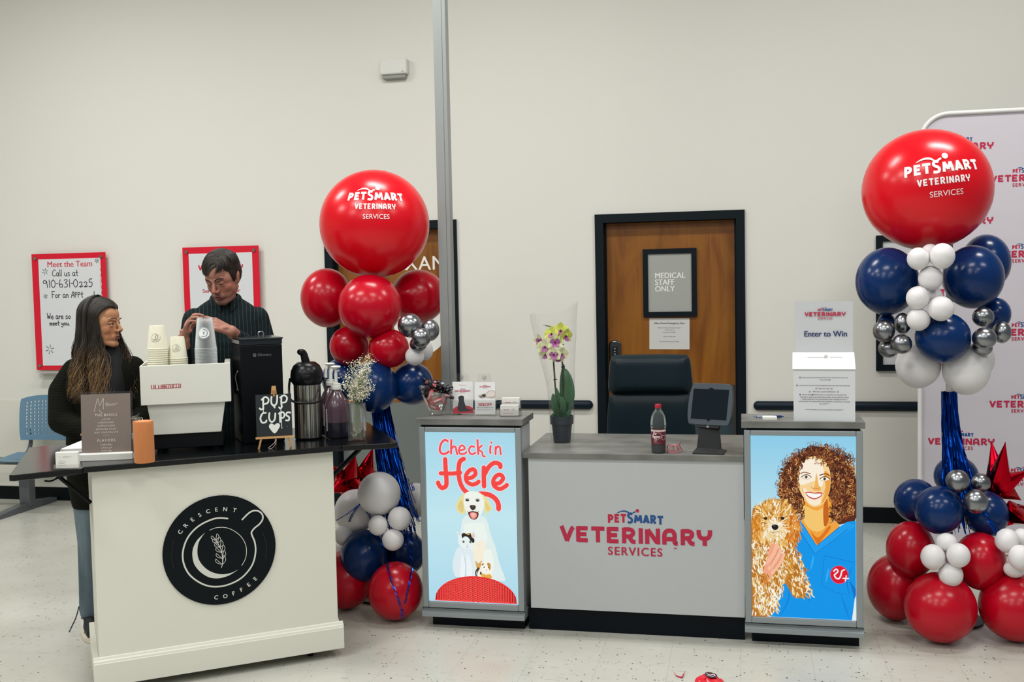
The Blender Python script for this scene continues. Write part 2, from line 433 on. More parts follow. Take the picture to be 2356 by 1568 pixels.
def door(name, x0, x1):
    root = bpy.data.objects.new(name, None); link(root); root['kind'] = 'structure'
    root.location = ((x0+x1)/2, 0, 0); cx = (x0+x1)/2; hw = (x1-x0)/2
    fr = nb((-hw, -hw+FW, -0.018, 0.12, 0, DH), (hw-FW, hw, -0.018, 0.12, 0, DH), (-hw+FW, hw-FW, -0.018, 0.12, DH-FW, DH),
            (-hw+FW, -hw+FW+0.012, 0.06, 0.12, 0, DH-FW), (hw-FW-0.012, hw-FW, 0.06, 0.12, 0, DH-FW))
    struct('door_frame', fr, M_black, root)
    sl = struct('door_slab', nb((-hw+FW+0.004, hw-FW-0.004, 0.078, 0.115, 0.01, DH-FW-0.003)), M_wood, root)
    struct('backing', nb((-hw, hw, 0.17, 0.18, 0, DH)), M_black, root)
    return root
d1 = door('door_1', *D1); cx1 = sum(D1)/2
# vision panel with etched words
def ring_frame(x0, x1, z0, z1, w, y0, y1):
    return nb((x0,x1,y0,y1,z0,z0+w),(x0,x1,y0,y1,z1-w,z1),(x0,x0+w,y0,y1,z0+w,z1-w),(x1-w,x1,y0,y1,z0+w,z1-w))
struct('window_frame', ring_frame(-0.69-cx1, -0.31-cx1, 1.435, 1.921, 0.036, 0.058, 0.08), M_black, d1)
struct('window_pane', nb((-0.655-cx1, -0.345-cx1, 0.068, 0.076, 1.47, 1.886)), mat('frosted_pane', '#a3a69f', 0.35), d1)
p = Pic()
for i, t in enumerate(('MEDICAL', 'STAFF', 'ONLY')): p.text(t, 0, -i*0.0475, 0.056, '#e9e9e2', bold=0.0013, align='LEFT', sx=0.93)
p.build('lettering', PRINT, d1, upright(-0.606-cx1, 0.067, 1.711))
struct('armor_plate', nb((-0.93-cx1, -0.052-cx1, 0.073, 0.08, 0.04, 0.944)), mat('steel_plate', '#2e4048', 0.5), d1)
bs = bmesh.new()
for sx_ in (-0.9,-0.5,-0.22,-0.066):
    for sz_ in (0.93,0.76,0.5): ball(bs, (sx_-cx1, 0.073, sz_), 0.0035, 8, 6)
struct('screw', bs, mat('screw_steel', '#c4c9c9', 0.3, metal=0.9), d1)
# keypad lock with lever
bm = bmesh.new(); prism(bm, rrect(-0.94-cx1, -0.856-cx1, 1.02, 1.268, 0.03), -0.03, Matrix.Translation((0,0.08,0)))
lk = struct('keypad_lock', bm, mat('lock_chrome', '#70767a', 0.18, metal=1.0), d1, smooth=True, bevel=0.008)
bm = nb((-0.918-cx1, -0.878-cx1, 0.045, 0.051, 1.05, 1.225)); struct('keypad_panel', bm, mat('lock_black', '#14181a', 0.4), lk)
p = Pic()
for i in range(6): p.ell(-0.898-cx1, 1.21-i*0.02, 0.0042, 0.0042, '#c9cdd0', n=10)
p.build('button', PRINT, lk, upright(0, 0.044, 0))
bm = bmesh.new(); tube(bm, [(-0.898-cx1,0.05,1.09),(-0.898-cx1,0.0,1.09),(-0.80-cx1,-0.005,1.085)], 0.009, 8); struct('door_handle', bm, MATS['lock_chrome'], d1, smooth=True)
d2 = door('door_2', *D2); cx2 = sum(D2)/2
struct('armor_plate', nb((-0.455, 0.455, 0.073, 0.08, 0.02, 0.807)), mat('exam_plate', '#6f7572', 0.4), d2)
p = Pic()
p.text('EXAM', -2.56-cx2, 1.812, 0.146, '#eeeadf', bold=0.0012, align='LEFT', sx=1.0, spacing=1.06)
p.ell(-2.36-cx2, 1.486, 0.235, 0.315, '#e6e6e0', n=48)
p.build('lettering', PRINT, d2, upright(0, 0.0765, 0))
# crash rails
M_rail = mat('crash_rail', '#0a1a26', 0.45, spec=0.25)
def rail(x0, x1, label, ends=(True, True)):
    bm = bmesh.new(); r = 0.0335
    pts = [(x0, 0, 0.8075), (x1, 0, 0.8075)]
    prof = []
    for i in range(9):
        a = -PI/2+PI*i/8; prof.append((0.03*math.cos(a), r*math.sin(a)))
    xs = []
    n = 6
    if ends[0]: xs += [(x0+r*(1-math.cos(PI/2*i/n)), math.sin(PI/2*i/n)) for i in range(n)]
    else: xs += [(x0, 1)]
    if ends[1]: xs += [(x1-r*(1-math.sin(PI/2*(1-i/n))) if False else x1-r+r*math.sin(PI/2*i/n), math.cos(PI/2*i/n)) for i in range(n+1)]
    else: xs += [(x1, 1)]
    rows = [[bm.verts.new((x, -0.012-a*max(s, .02), 0.8075+b*max(s, .02))) for a, b in prof] for x, s in xs]
    for A, B in zip(rows, rows[1:]):
        for i in range(8): bm.faces.new((A[i], B[i], B[i+1], A[i+1]))
    for R in (rows[0], rows[-1]): bm.faces.new(R)
    box(bm, x0+0.03, x1-0.03, -0.014, 0.0, 0.79, 0.825)
    tag(obj('crash_rail', bm, M_rail, smooth=True), label, 'wall rail')
rail(-2.03, -1.055, 'black wall bumper rail with rounded end behind the orchid, left of the wooden door')
rail(0.075, 1.166, 'black wall bumper rail behind the raffle box, right of the wooden door', (True, False))
# wall sensor
t = thing('wall_sensor', 'white plastic sensor box high on the wall above the balloons', 'sensor', (-2.49, 0, 3.305))
bm = bmesh.new(); box(bm, -0.105, 0.105, -0.06, 0, -0.055, 0.058); obj('housing', bm, mat('sensor_white', '#d9d9d2', 0.35), t, bevel=0.012)
obj('lens', nb((-0.09, 0.09, -0.045, -0.002, -0.085, -0.054)), mat('sensor_grey', '#8e8f88', 0.3), t, bevel=0.008)
p = Pic(); p.rect(0.065, 0.083, -0.042, -0.036, '#97978f'); p.build('badge', PRINT, t, upright(0, -0.0605, 0))
# grey steel post
t = thing('steel_post', 'tall grey metal post standing between the orange exam door and the white wall', 'post', (-1.545, -2.08, 0))
M_post = mat('post_aluminium', '#9b9f9d', 0.38, metal=0.35)
obj('post', nb((-0.031, 0.015, -0.03, 0.03, 0, 5.0), (0.017, 0.036, -0.03, 0.03, 0, 5.0), (-0.028,0.034,-0.026,0.026,0,5.0)), M_post, t)
obj('base_plate', nb((-0.07, 0.07, -0.07, 0.07, 0, 0.008)), M_post, t)
# ---------------------------------------------------------------- reception counter
M_lamtop = mottled(mat('concrete_laminate', '#868783', 0.38), '#63645f', '#7c7c78', 6, 6, stretch=(1, 1.3, 1.3))
M_lamwhite = mat('white_laminate', '#b4b7b8', 0.35)
M_alu = mat('brushed_aluminium', '#8f9698', 0.42, metal=0.25)
M_toe = mat('black_toe_kick', '#030c15', 0.5, spec=0.2)
t = thing('reception_counter', 'low middle reception counter with grey top and veterinary logo on its white front', 'counter', (-0.515, -2.585, 0))
obj('countertop', nb((-0.529, 0.519, -0.0, 0.66, 0.857, 0.883)), M_lamtop, t, bevel=0.0015)
obj('front_panel', nb((-0.5, 0.518, 0.012, 0.035, 0.120, 0.857)), M_lamwhite, t)
obj('body', nb((-0.5, 0.518, 0.035, 0.60, 0.120, 0.857)), M_lamwhite, t)
obj('toe_kick', nb((-0.52, 0.518, 0.055, 0.56, 0.0, 0.120)), M_toe, t)
p = Pic(); vet_logo(p, 0.0, 0.0, 0.715)
p.text('TM', 0.19, -0.022, 0.012, '#b3173f', bold=0.0005)
p.build('logo', PRINT, t, upright(-0.505+0.515, 0.0115, 0.4535), label='red and blue veterinary services logo')
def cabinet(x0, x1, label, zoff, picfn, piclabel):
    t = thing('display_cabinet', label, 'cabinet', ((x0+x1)/2, -2.6, 0)); hw = (x1-x0)/2
    obj('countertop', nb((-hw-0.012, hw+0.01, -0.002, 0.27, 1.016, 1.047)), M_lamtop, t, bevel=0.0015)
    obj('body', nb((-hw+0.006, hw-0.006, 0.03, 0.25, 0.10, 1.003)), M_lamwhite, t)
    obj('shadow_gap', nb((-hw+0.01, hw-0.01, 0.012, 0.25, 1.003, 1.016)), M_toe, t)
    fr = bmesh.new(); z0, z1 = 0.106, 1.005
    sx0, sx1, sz0, sz1 = -hw+0.029, hw-0.029, 0.135, 0.981
    for b in ((-hw, sx0, 0, 0.03, z0, z1), (sx1, hw, 0, 0.03, z0, z1), (sx0, sx1, 0, 0.03, z0, sz0), (sx0, sx1, 0, 0.03, sz1, z1)): box(fr, *b)
    obj('light_box_frame', fr, M_alu, t, bevel=0.004)
    lg = bmesh.new()
    prism(lg, [(0, 0.104), (0.012, 0.104), (0.012, 0.094), (-0.012, 0.086), (-0.012, 0.063), (0.1, 0.063), (0.1, 0.104)], 2*hw+0.006,
          Matrix.Translation((-hw-0.003, 0, 0)) @ Matrix(((0,1,0,0),(1,0,0,0),(0,0,1,0),(0,0,0,1))))
    obj('ledge', lg, M_alu, t, bevel=0.0015)
    obj('toe_kick', nb((-hw+0.03, hw-0.012, 0.062, 0.24, 0, 0.10)), M_toe, t)
    P = Pic(); picfn(P, sx0, sx1, sz0, sz1)
    P.build('lit_poster', attr_mat('lit_print', 1.0, 0.3), t, upright(0, 0.012, 0), label=piclabel)
    return t
def R(a, b): return random.uniform(a, b)
def mixc(a, b, t): return tuple(a[i]*(1-t)+b[i]*t for i in range(3))+(1,)
def pic_checkin(P, x0, x1, z0, z1):
    # picture coordinates: u 0..207, v 0..392 (downwards), as on the print
    def X(u): return x0+(x1-x0)*u/682
    def Y(v): return z1-(z1-z0)*v/1308
    U = lambda L_: [(X(a), Y(b)) for a, b in L_]
    k = (x1-x0)/682
    P.rect(x0, x1, (z0+z1)/2, z1, '#a9dcef', '#c6ecf5'); P.rect(x0, x1, z0, (z0+z1)/2, '#c6ecf5', '#b2dff2')
    red = '#fb4a46'
    def S(pts, w, c=red): P.stroke(U(pts), w*k, c, smooth=6)
    def S2(pts, w):   # white keyline then red
        P.stroke(U(pts), (w+9)*k, '#fbe6ea', smooth=6)
    words = [([(172,72),(150,62),(125,85),(112,120),(112,150),(130,168),(160,164),(178,150)],17),([(200,62),(198,110),(196,165)],16),([(197,135),(215,112),(232,118),(238,150),(244,170)],15),
     ([(262,140),(300,128),(288,104),(268,108),(256,140),(266,166),(300,164),(312,152)],14),([(372,112),(350,108),(334,130),(338,158),(358,168),(380,156)],14),
     ([(398,60),(400,110),(402,165)],16),([(432,100),(404,130),(430,150),(436,178),(452,184)],13),([(496,104),(492,135),(494,158)],15),([(502,76),(503,78)],15),
     ([(532,165),(534,112)],15),([(534,128),(550,106),(566,116),(568,140),(572,166)],14)]
    for pts, w in words: S2(pts, w)
    for pts, w in words: S(pts, w, '#f8555f')
    big = [([(150,210),(152,290),(156,370),(150,415),(118,430),(96,405),(92,390)],34),([(112,318),(200,318),(262,310)],31),([(292,205),(262,225),(250,290),(256,370),(280,430),(312,462),(330,470)],34),
     ([(318,352),(350,345),(378,318),(368,285),(336,290),(306,330),(310,375),(345,398),(380,392),(400,376)],31),([(442,268),(440,330),(440,410)],34),([(446,320),(480,262),(520,232),(562,240),(566,262)],33),
     ([(512,385),(552,385),(584,350),(570,322),(540,325),(512,362),(516,405),(556,428),(596,410),(612,396)],31),
     ([(410,468),(470,472),(520,500),(544,540),(546,580)],36)]
    for pts, w in big: S2(pts, w)
    for pts, w in big: S(pts, w)
    # hassock with knitted ridges
    def arc(u): return 1100+ (1-math.sqrt(max(0, 1-((u-360)/310)**2)))*190 if abs(u-360) < 310 else 1290
    top = [(u, arc(u)) for u in range(52, 671, 6)]
    # dog body behind
    cream, cream2, shade = '#f2fbf3', '#dff3f1', '#cfe6e8'
    P.poly(U([(295,640),(258,730),(262,810),(290,900),(330,1000),(345,1105),(560,1130),(580,1100),(545,1000),(515,870),(480,770),(465,700),(430,640)]), '#e6f5f2', 5)
    P.poly(U([(300,700),(275,760),(285,830),(330,900),(420,900),(450,820),(445,740),(420,690)]), cream, 5)
    P.poly(U([(352,860),(350,960),(372,1060),(378,1110),(400,1110),(402,1040),(425,950),(440,850),(400,830)]), '#fdf3dd', 5)
    P.poly(U([(362,985),(374,1060),(376,1110),(392,1110),(394,1050),(412,980),(385,1000)]), '#d9ab62', 5); P.poly(U([(372,1040),(378,1108),(388,1108),(390,1040)]), '#7c4a22', 5)
    P.poly(U([(430,900),(425,1000),(420,1110),(470,1118),(500,1000),(480,900)]), '#f5fbf2', 5)
    for i in range(60):
        u, v = R(280, 480), R(690, 1000); P.stroke(U([(u, v), (u+R(-6,6), v+R(14,26))]), 2*k, shade if R(0,1) < .5 else '#ffffff', caps=False)
    # head
    P.poly(U([(292,470),(255,500),(225,555),(228,595),(262,625),(290,622),(300,570),(308,510)]), '#eee3a0', 5); P.poly(U([(268,520),(240,560),(245,595),(275,612),(284,570)]), '#e3cf86', 5)
    P.poly(U([(420,472),(455,495),(492,560),(498,590),(468,600),(455,632),(440,600),(430,560),(418,510)]), '#f1e6a2', 5); P.poly(U([(450,520),(478,565),(484,585),(462,598),(448,570)]), '#e7d58b', 5)
    P.poly(U([(352,450),(300,465),(284,520),(292,585),(318,640),(340,668),(362,672),(386,664),(410,630),(432,585),(438,520),(415,465)]), '#f6faf0', 6)
    P.poly(U([(330,590),(325,650),(345,668),(362,672),(380,664),(396,640),(388,590),(360,570)]), '#e9f4ee', 5)
    for ex, s in ((312,-1),(390,1)):
        P.ell(X(ex), Y(518), 15*k, 10*k, '#6a6a62'); P.ell(X(ex), Y(519), 9*k, 8*k, '#23221f'); P.ell(X(ex+3), Y(515), 2.4*k, 2.4*k, '#ffffff', n=8)
        P.stroke(U([(ex-17,510),(ex,504),(ex+17,510)]), 2.2*k, '#8d8b7c', smooth=4, caps=False)
    P.poly(U([(330,560),(352,554),(374,560),(372,580),(352,596),(334,580)]), '#4b3b33', 5); P.ell(X(344), Y(572), 5*k, 4*k, '#161311'); P.ell(X(360), Y(572), 5*k, 4*k, '#161311'); P.ell(X(352), Y(562), 8*k, 3*k, '#8f8078')
    P.poly(U([(316,612),(350,604),(352,604),(392,610),(392,640),(372,664),(345,664),(325,645)]), '#6b3a30', 5)
    P.poly(U([(330,618),(352,610),(380,618),(378,645),(356,662),(336,648)]), '#f49a94', 5); P.poly(U([(338,622),(352,616),(372,622),(366,640),(352,646)]), '#fbc0b6', 5)
    P.stroke(U([(310,600),(318,612),(350,602),(388,610),(398,598)]), 3*k, '#46352c', smooth=4)
    # cat
    P.poly(U([(240,880),(205,940),(188,1020),(200,1090),(225,1112),(345,1118),(352,1080),(350,1000),(338,900)]), '#e4f1f6', 5)
    P.poly(U([(262,930),(250,1010),(246,1112),(270,1118),(285,1020)]), '#f4fbfd', 5); P.poly(U([(300,930),(296,1010),(300,1118),(332,1118),(330,1000)]), '#f2fafd', 5)
    P.stroke(U([(282,960),(288,1040),(284,1112)]), 3*k, '#a9c6d6', smooth=4)
    P.poly(U([(236,800),(226,760),(248,775),(282,780),(318,778),(350,740),(362,782),(368,840),(340,880),(300,895),(258,880),(236,845)]), '#eef7f8', 4)
    P.poly(U([(262,782),(282,770),(300,778),(330,770),(340,800),(358,815),(356,842),(334,838),(318,810),(300,798),(280,800),(268,812)]), '#2b2a26', 3)
    P.poly(U([(300,775),(318,770),(326,780),(310,786)]), '#d8a24a', 3); P.poly(U([(338,800),(356,760),(362,800)]), '#e9cdbb', 3); P.poly(U([(232,770),(240,790),(250,782)]), '#e9d3c8', 3)
    for ex in (276, 328): P.ell(X(ex), Y(838), 11*k, 9*k, '#9fb39a'); P.ell(X(ex), Y(838), 3.4*k, 8*k, '#1d211c'); 
    P.poly(U([(298,862),(310,862),(304,870)]), '#d69a92'); P.stroke(U([(304,870),(304,876),(294,882)]), 2*k, '#70645e'); P.stroke(U([(304,876),(314,882)]), 2*k, '#70645e')
    for s in (-1,1):
        for j in range(3): P.stroke(U([(304+s*12,868+j*4),(304+s*48,862+j*9)]), 1*k, '#ffffff', caps=False)
    # guinea pig
    P.stroke(U([(400,1040),(372,1050),(364,1075),(368,1100)]), 9*k, '#33302c', smooth=4)
    P.poly(U([(392,1045),(378,1080),(388,1115),(430,1130),(470,1118),(486,1090),(478,1040),(440,1015),(410,1020)]), '#fbf8ec', 5)
    P.poly(U([(410,1010),(404,996),(424,992),(450,990),(470,992),(476,1008),(476,1040),(462,1062),(440,1068),(418,1055)]), '#fdfcf4', 5)
    P.poly(U([(414,1000),(408,1012),(422,1014),(428,1000)]), '#c08a52', 4); P.poly(U([(452,996),(474,998),(478,1030),(470,1050),(460,1030)]), '#cf9348', 4)
    P.poly(U([(404,1075),(440,1085),(470,1080),(486,1100),(470,1115),(430,1112),(408,1100)]), '#eab34d', 4); P.poly(U([(400,1060),(395,1085),(410,1080)]), '#39342c', 3)
    P.ell(X(428), Y(1028), 4.5*k, 4.5*k, '#20201c', n=10); P.ell(X(462), Y(1028), 4*k, 4.5*k, '#20201c', n=10); P.ell(X(446), Y(1050), 6*k, 4*k, '#d99b8d', n=10)
    P.poly(U([(46,1300)]+top+[(674,1300)]), '#f9403c')
    for r_ in range(13):
        for c_ in range(33):
            t_ = c_/32; u = 62+596*t_; f = (r_+0.55+(0.5 if c_ % 2 else 0))/13.6
            vv = arc(u)*(1-f)+1300*f
            if vv > 1292 or vv < arc(u)+7: continue
            sl = (t_-0.5)*2; w_ = 7.5*(1-0.35*abs(sl)**2)
            P.stroke(U([(u-w_, vv-5-3*sl), (u, vv+3)]), 4.2*k, '#8f0d1a' if (c_+r_)%3 else '#6c0a14', caps=False, dz=0.0000005)
            P.stroke(U([(u, vv+3), (u+w_*0.6, vv-4+3*sl)]), 3.0*k, '#c0202a', caps=False, dz=0.0000005)
            P.stroke(U([(u-w_*0.8, vv+7), (u+w_*0.8, vv+9)]), 4.5*k, '#ff7468', caps=False, dz=0.0000005)
def pic_vet(P, x0, x1, z0, z1):
    def X(u): return x0+(x1-x0)*u/700
    def Y(v): return z1-(z1-z0)*v/1230
    U = lambda L_: [(X(a), Y(b)) for a, b in L_]
    k = (x1-x0)/700
    rnd = random.Random(11); rr = rnd.uniform
    inside = lambda u, v: 2 < u < 698 and 2 < v < 1228
    P.rect(x0, x1, (z0+z1)/2, z1, '#8fd0ee', '#bfe7f3'); P.rect(x0, x1, z0, (z0+z1)/2, '#bfe7f3', '#d6eef4')
    def clipu(L_): return [(min(700, max(0, a)), min(1230, max(0, b))) for a, b in L_]
    # hair mass behind face
    P.poly(U(clipu([(330,120),(400,80),(470,72),(540,95),(610,140),(670,210),(700,290),(700,540),(640,575),(560,590),(500,560),(330,520),(240,490),(200,430),(190,340),(215,250),(260,170)])), '#5a2a1c', 5)
    cols = ['#3b1a14','#5d2c1a','#8a4a24','#b5743b','#d29a58','#6d3520','#a2602c','#e2b273','#2a1210']
    def curl(cx, cy, s, c, w):
        a0 = rr(0, 6.28); n = 7; q = rr(3.5, 5.5)
        pts = [(cx+s*math.cos(a0+q*i/n)*(1-0.08*i), cy+s*math.sin(a0+q*i/n)*(1-0.05*i)+i*s*0.12) for i in range(n+1)]
        if all(inside(*a) for a in pts): P.stroke(U(pts), w*k, c, caps=False, dz=0.0000006)
    def hair_in(u, v):
        e = ((u-470)/285)**2+((v-320)/262)**2
        return e < 1 
    face_in = lambda u, v: ((u-430)/112)**2+((v-305)/172)**2 < 1 or (abs(u-440) < 92 and 400 < v < 640)
    # neck and chest
    P.poly(U([(345,420),(335,560),(300,640),(330,720),(440,760),(540,690),(590,600),(545,540),(520,400)]), '#f6a941', 4)
    P.poly(U([(350,470),(352,560),(390,620),(450,640),(500,600),(515,470),(440,500)]), '#fbcb72', 5); P.poly(U([(400,640),(450,735),(470,700),(530,620),(520,600),(450,680)]), '#e27716', 5); P.poly(U([(510,420),(520,560),(490,600),(485,480)]), '#c8661b', 5)
    # scrubs
    scr = '#0898ee'
    P.poly(U([(310,520),(345,590),(440,735),(590,605),(640,570),(698,560),(698,1228),(110,1228),(150,1180),(200,1050),(205,900),(240,760),(290,640)]), scr)
    P.poly(U([(310,520),(300,590),(425,790),(700,595),(640,570),(590,605),(440,735),(345,590)]), '#1aa2f4'); P.stroke(U([(300,590),(425,790),(560,690),(640,620)]), 4*k, '#0b6cc6'); P.stroke(U([(345,590),(440,735),(590,605)]), 4*k, '#0b5cb0')
    P.poly(U([(655,960),(698,1020),(698,1228),(664,1228),(690,1090)]), '#0a72cf'); P.poly(U([(690,1080),(698,1060),(698,1228),(670,1228)]), '#e4f3f8')
    P.stroke(U([(490,810),(492,800),(690,840)]), 4*k, '#0a77d0'); P.stroke(U([(490,810),(470,1000),(560,1045),(648,1060)]), 3*k, '#0a77d0', caps=False)
    for a in ([(290,800),(320,900),(350,1000)],[(250,940),(250,1100),(190,1226)],[(600,1060),(655,1226)],[(380,1000),(390,1120)],[(680,860),(640,960),(655,1060)]): P.stroke(U(a), 9*k, '#0585dd', smooth=5, taper=lambda t: 0.2+math.sin(PI*t))
    for a in ([(270,830),(290,960),(300,1080)],[(520,880),(500,980)],[(420,800),(400,900)]): P.stroke(U(a), 12*k, '#2db0fb', smooth=5, taper=lambda t: 0.2+math.sin(PI*t))
    # badge
    P.ell(X(588), Y(925), 60*k, 64*k, '#f4486a'); P.ell(X(588), Y(925), 56*k, 60*k, '#e0102e')
    P.stroke(U([(552,902),(568,888),(580,902),(566,918),(556,930),(570,950),(588,950),(600,925),(606,900),(622,890)]), 10*k, '#f6eef2', smooth=5); P.stroke(U([(612,948),(650,948)]), 8*k, '#f6eef2'); P.stroke(U([(634,930),(628,966)]), 8*k, '#f6eef2')
    # face
    P.poly(U([(352,160),(420,135),(490,160),(528,230),(532,330),(515,400),(480,455),(430,475),(390,460),(345,400),(318,330),(315,260),(330,200)]), '#fbd79a', 6)
    P.poly(U([(352,175),(420,150),(470,175),(490,250),(480,330),(450,330),(430,300),(345,330),(325,300),(330,220)]), '#fff3df', 6)
    P.poly(U([(350,350),(380,440),(430,465),(470,440),(455,400),(400,380)]), '#fff0d4', 5)
    P.poly(U([(492,240),(526,260),(528,350),(500,420),(470,450),(500,360)]), '#f0a742', 5); P.poly(U([(440,250),(455,330),(470,360),(440,368),(420,360),(428,330)]), '#f6b85d', 5)
    for ex, ey in ((372,276),(494,286)):
        P.poly(U([(ex-30,ey),(ex-10,ey-14),(ex+16,ey-12),(ex+32,ey+2),(ex+8,ey+12),(ex-14,ey+10)]), '#fdf6ec', 4); P.ell(X(ex), Y(ey), 10*k, 11*k, '#8c7a45'); P.ell(X(ex), Y(ey), 5*k, 6*k, '#231a10')
        P.stroke(U([(ex-32,ey+1),(ex-10,ey-14),(ex+16,ey-13),(ex+34,ey+2)]), 5*k, '#4a2612', smooth=4); P.stroke(U([(ex-26,ey+8),(ex,ey+15),(ex+24,ey+9)]), 2*k, '#c98a4c', smooth=4)
    P.stroke(U([(338,252),(362,244),(400,254)]), 6*k, '#8d5a2e', smooth=4); P.stroke(U([(462,262),(500,252),(532,266)]), 7*k, '#6e3a1c', smooth=4)
    P.stroke(U([(405,340),(415,352),(432,348),(452,354),(460,342)]), 4*k, '#d88335', smooth=4)
    P.poly(U([(366,378),(400,374),(425,380),(455,374),(480,382),(462,410),(425,425),(385,410)]), '#d4574b', 4); P.poly(U([(374,382),(425,386),(472,386),(455,406),(425,415),(390,404)]), '#ffffff', 4)
    P.stroke(U([(345,350),(352,372),(362,386)]), 3*k, '#e29a4a', smooth=4); P.stroke(U([(498,350),(494,372),(484,388)]), 3*k, '#cf7d2b', smooth=4)
    for i in range(2600):
        u, v = rr(180, 698), rr(60, 590)
        if not hair_in(u, v) or face_in(u, v): continue
        edge = ((u-470)/285)**2+((v-320)/262)**2
        lightness = (v-60)/520
        c = cols[min(8, max(0, int(rr(0, 9))))] if rr(0,1) < 0.25+0.6*lightness else cols[rnd.choice((0,1,2,5,6,8))]
        curl(u, v, rr(7, 18), hx(c), rr(2.5, 6.5))
    for i in range(90):
        a = rr(2.6, 5.6); e = rr(0.98, 1.08); curl(470+285*e*math.cos(a), 320+262*e*math.sin(a), rr(6, 14), hx(cols[rnd.choice((1,2,5))]), 2.2)
    for i in range(26): curl(rr(430,540), rr(120,190), rr(8,14), hx(cols[rnd.choice((1,2,3))]), 4)
    # dog
    P.poly(U(clipu([(60,470),(130,435),(220,435),(280,480),(315,560),(330,640),(300,720),(290,780),(330,900),(370,1060),(290,1090),(230,1000),(190,1050),(140,1200),(100,1228),(2,1228),(2,560)])), '#c07a28', 4)
    gold = ['#f6d58a','#fbe9bd','#e0a448','#c47d26','#fff6df','#d9963a','#f0c373']
    def tuft(u, v, ang, L0, w, c):
        c1 = rr(-0.5, 0.5); pts = [(u+L0*t*math.cos(ang+c1*t), v+L0*t*math.sin(ang+c1*t)) for t in (0, .35, .7, 1)]
        if all(inside(*a) for a in pts): P.stroke(U(pts), w*k, hx(c), caps=False, dz=0.0000006, taper=lambda t: 0.35+0.9*math.sin(PI*min(1,t*0.8+0.2)))
    def region(n, cond, cs, angf, bx):
        for i in range(n):
            u, v = rr(bx[0], bx[1]), rr(bx[2], bx[3])
            if cond(u, v): tuft(u, v, angf(u, v), rr(22, 44), rr(4, 9), cs[rnd.randrange(len(cs))])
    body = lambda u, v: (u < 150-0.02*(v-600) and v > 560) or ((u-110)/115)**2+((v-900)/330)**2 < 1
    region(900, body, ['#fff6df','#fbe9bd','#f0d9a0','#d9a85a','#c98f44','#fffdf4'], lambda u, v: 1.5+rr(-.7,.7), (2, 240, 600, 1225))
    arm = lambda u, v: abs((u-285)-(v-880)*0.32) < 75-0.06*abs(v-880) and 690 < v < 1075
    region(520, arm, ['#f6d58a','#fbe9bd','#e0a448','#c47d26','#fff6df','#b06a1e'], lambda u, v: 1.2+rr(-.5,.5), (190, 400, 690, 1070))
    head = lambda u, v: ((u-165)/150)**2+((v-590)/150)**2 < 1
    region(800, head, gold+['#e8b25a'], lambda u, v: math.atan2(v-600, u-160)+rr(-.5,.5) if v < 590 else 1.5+rr(-.6,.6), (2, 330, 440, 740))
    ear = lambda u, v: ((u-285)/48)**2+((v-620)/100)**2 < 1
    region(200, ear, ['#d97a24','#e89a3a','#c4641c','#f0b35a'], lambda u, v: 1.5+rr(-.3,.3), (235, 335, 520, 730))
    earl = lambda u, v: ((u-35)/40)**2+((v-620)/90)**2 < 1
    region(140, earl, ['#e0902c','#c8761f','#f0b35a'], lambda u, v: 1.6+rr(-.3,.3), (2, 75, 530, 710))
    P.ell(X(165), Y(620), 52*k, 48*k, '#fbf0d8', dz=0.0004); region(150, lambda u, v: ((u-165)/66)**2+((v-630)/56)**2 < 1, ['#fff9ea','#f8e3b6','#f0d294'], lambda u, v: math.atan2(v-600, u-165)+rr(-.3,.3), (100, 230, 575, 690))
    P.ell(X(98), Y(560), 13*k, 11*k, '#3b2616', dz=0.0002); P.ell(X(212), Y(556), 14*k, 11*k, '#2e1c10')
    P.poly(U([(138,610),(152,600),(172,600),(184,612),(178,630),(160,636),(144,628)]), '#1b1a20', 4); P.ell(X(156), Y(608), 8*k, 3*k, '#5a5d6c'); P.stroke(U([(128,650),(150,654),(172,648),(192,650)]), 3*k, '#4a2c18', smooth=3)
    # hand
    P.poly(U([(130,740),(160,730),(200,790),(220,820),(200,870),(150,930),(120,980),(80,960),(85,900),(105,830)]), '#f7a887', 4)
    for a in ([(105,860),(150,800),(172,738)],[(120,900),(170,830),(198,775)],[(140,930),(190,860),(218,800)]): P.stroke(U(a), 24*k, '#fbc0a0', smooth=5); 
    for a in ([(128,880),(165,810),(186,760)],[(150,900),(190,840),(208,795)]): P.stroke(U(a), 3*k, '#d0704e', smooth=5)
    region(160, lambda u, v: u < 110 and 920 < v < 1000, ['#d98a40','#f0c373','#b5671e'], lambda u, v: 1.4+rr(-.4,.4), (60, 200, 930, 1000))
cabinet(-1.557, -1.044, 'left display cabinet with lit check in here poster of dog, cat and guinea pig', 0, pic_checkin, 'glowing pale blue poster reading check in here')
cabinet(0.006, 0.528, 'right display cabinet with lit poster of curly haired woman in blue scrubs holding a dog', 0, pic_vet, 'glowing poster of curly haired woman holding a golden dog')
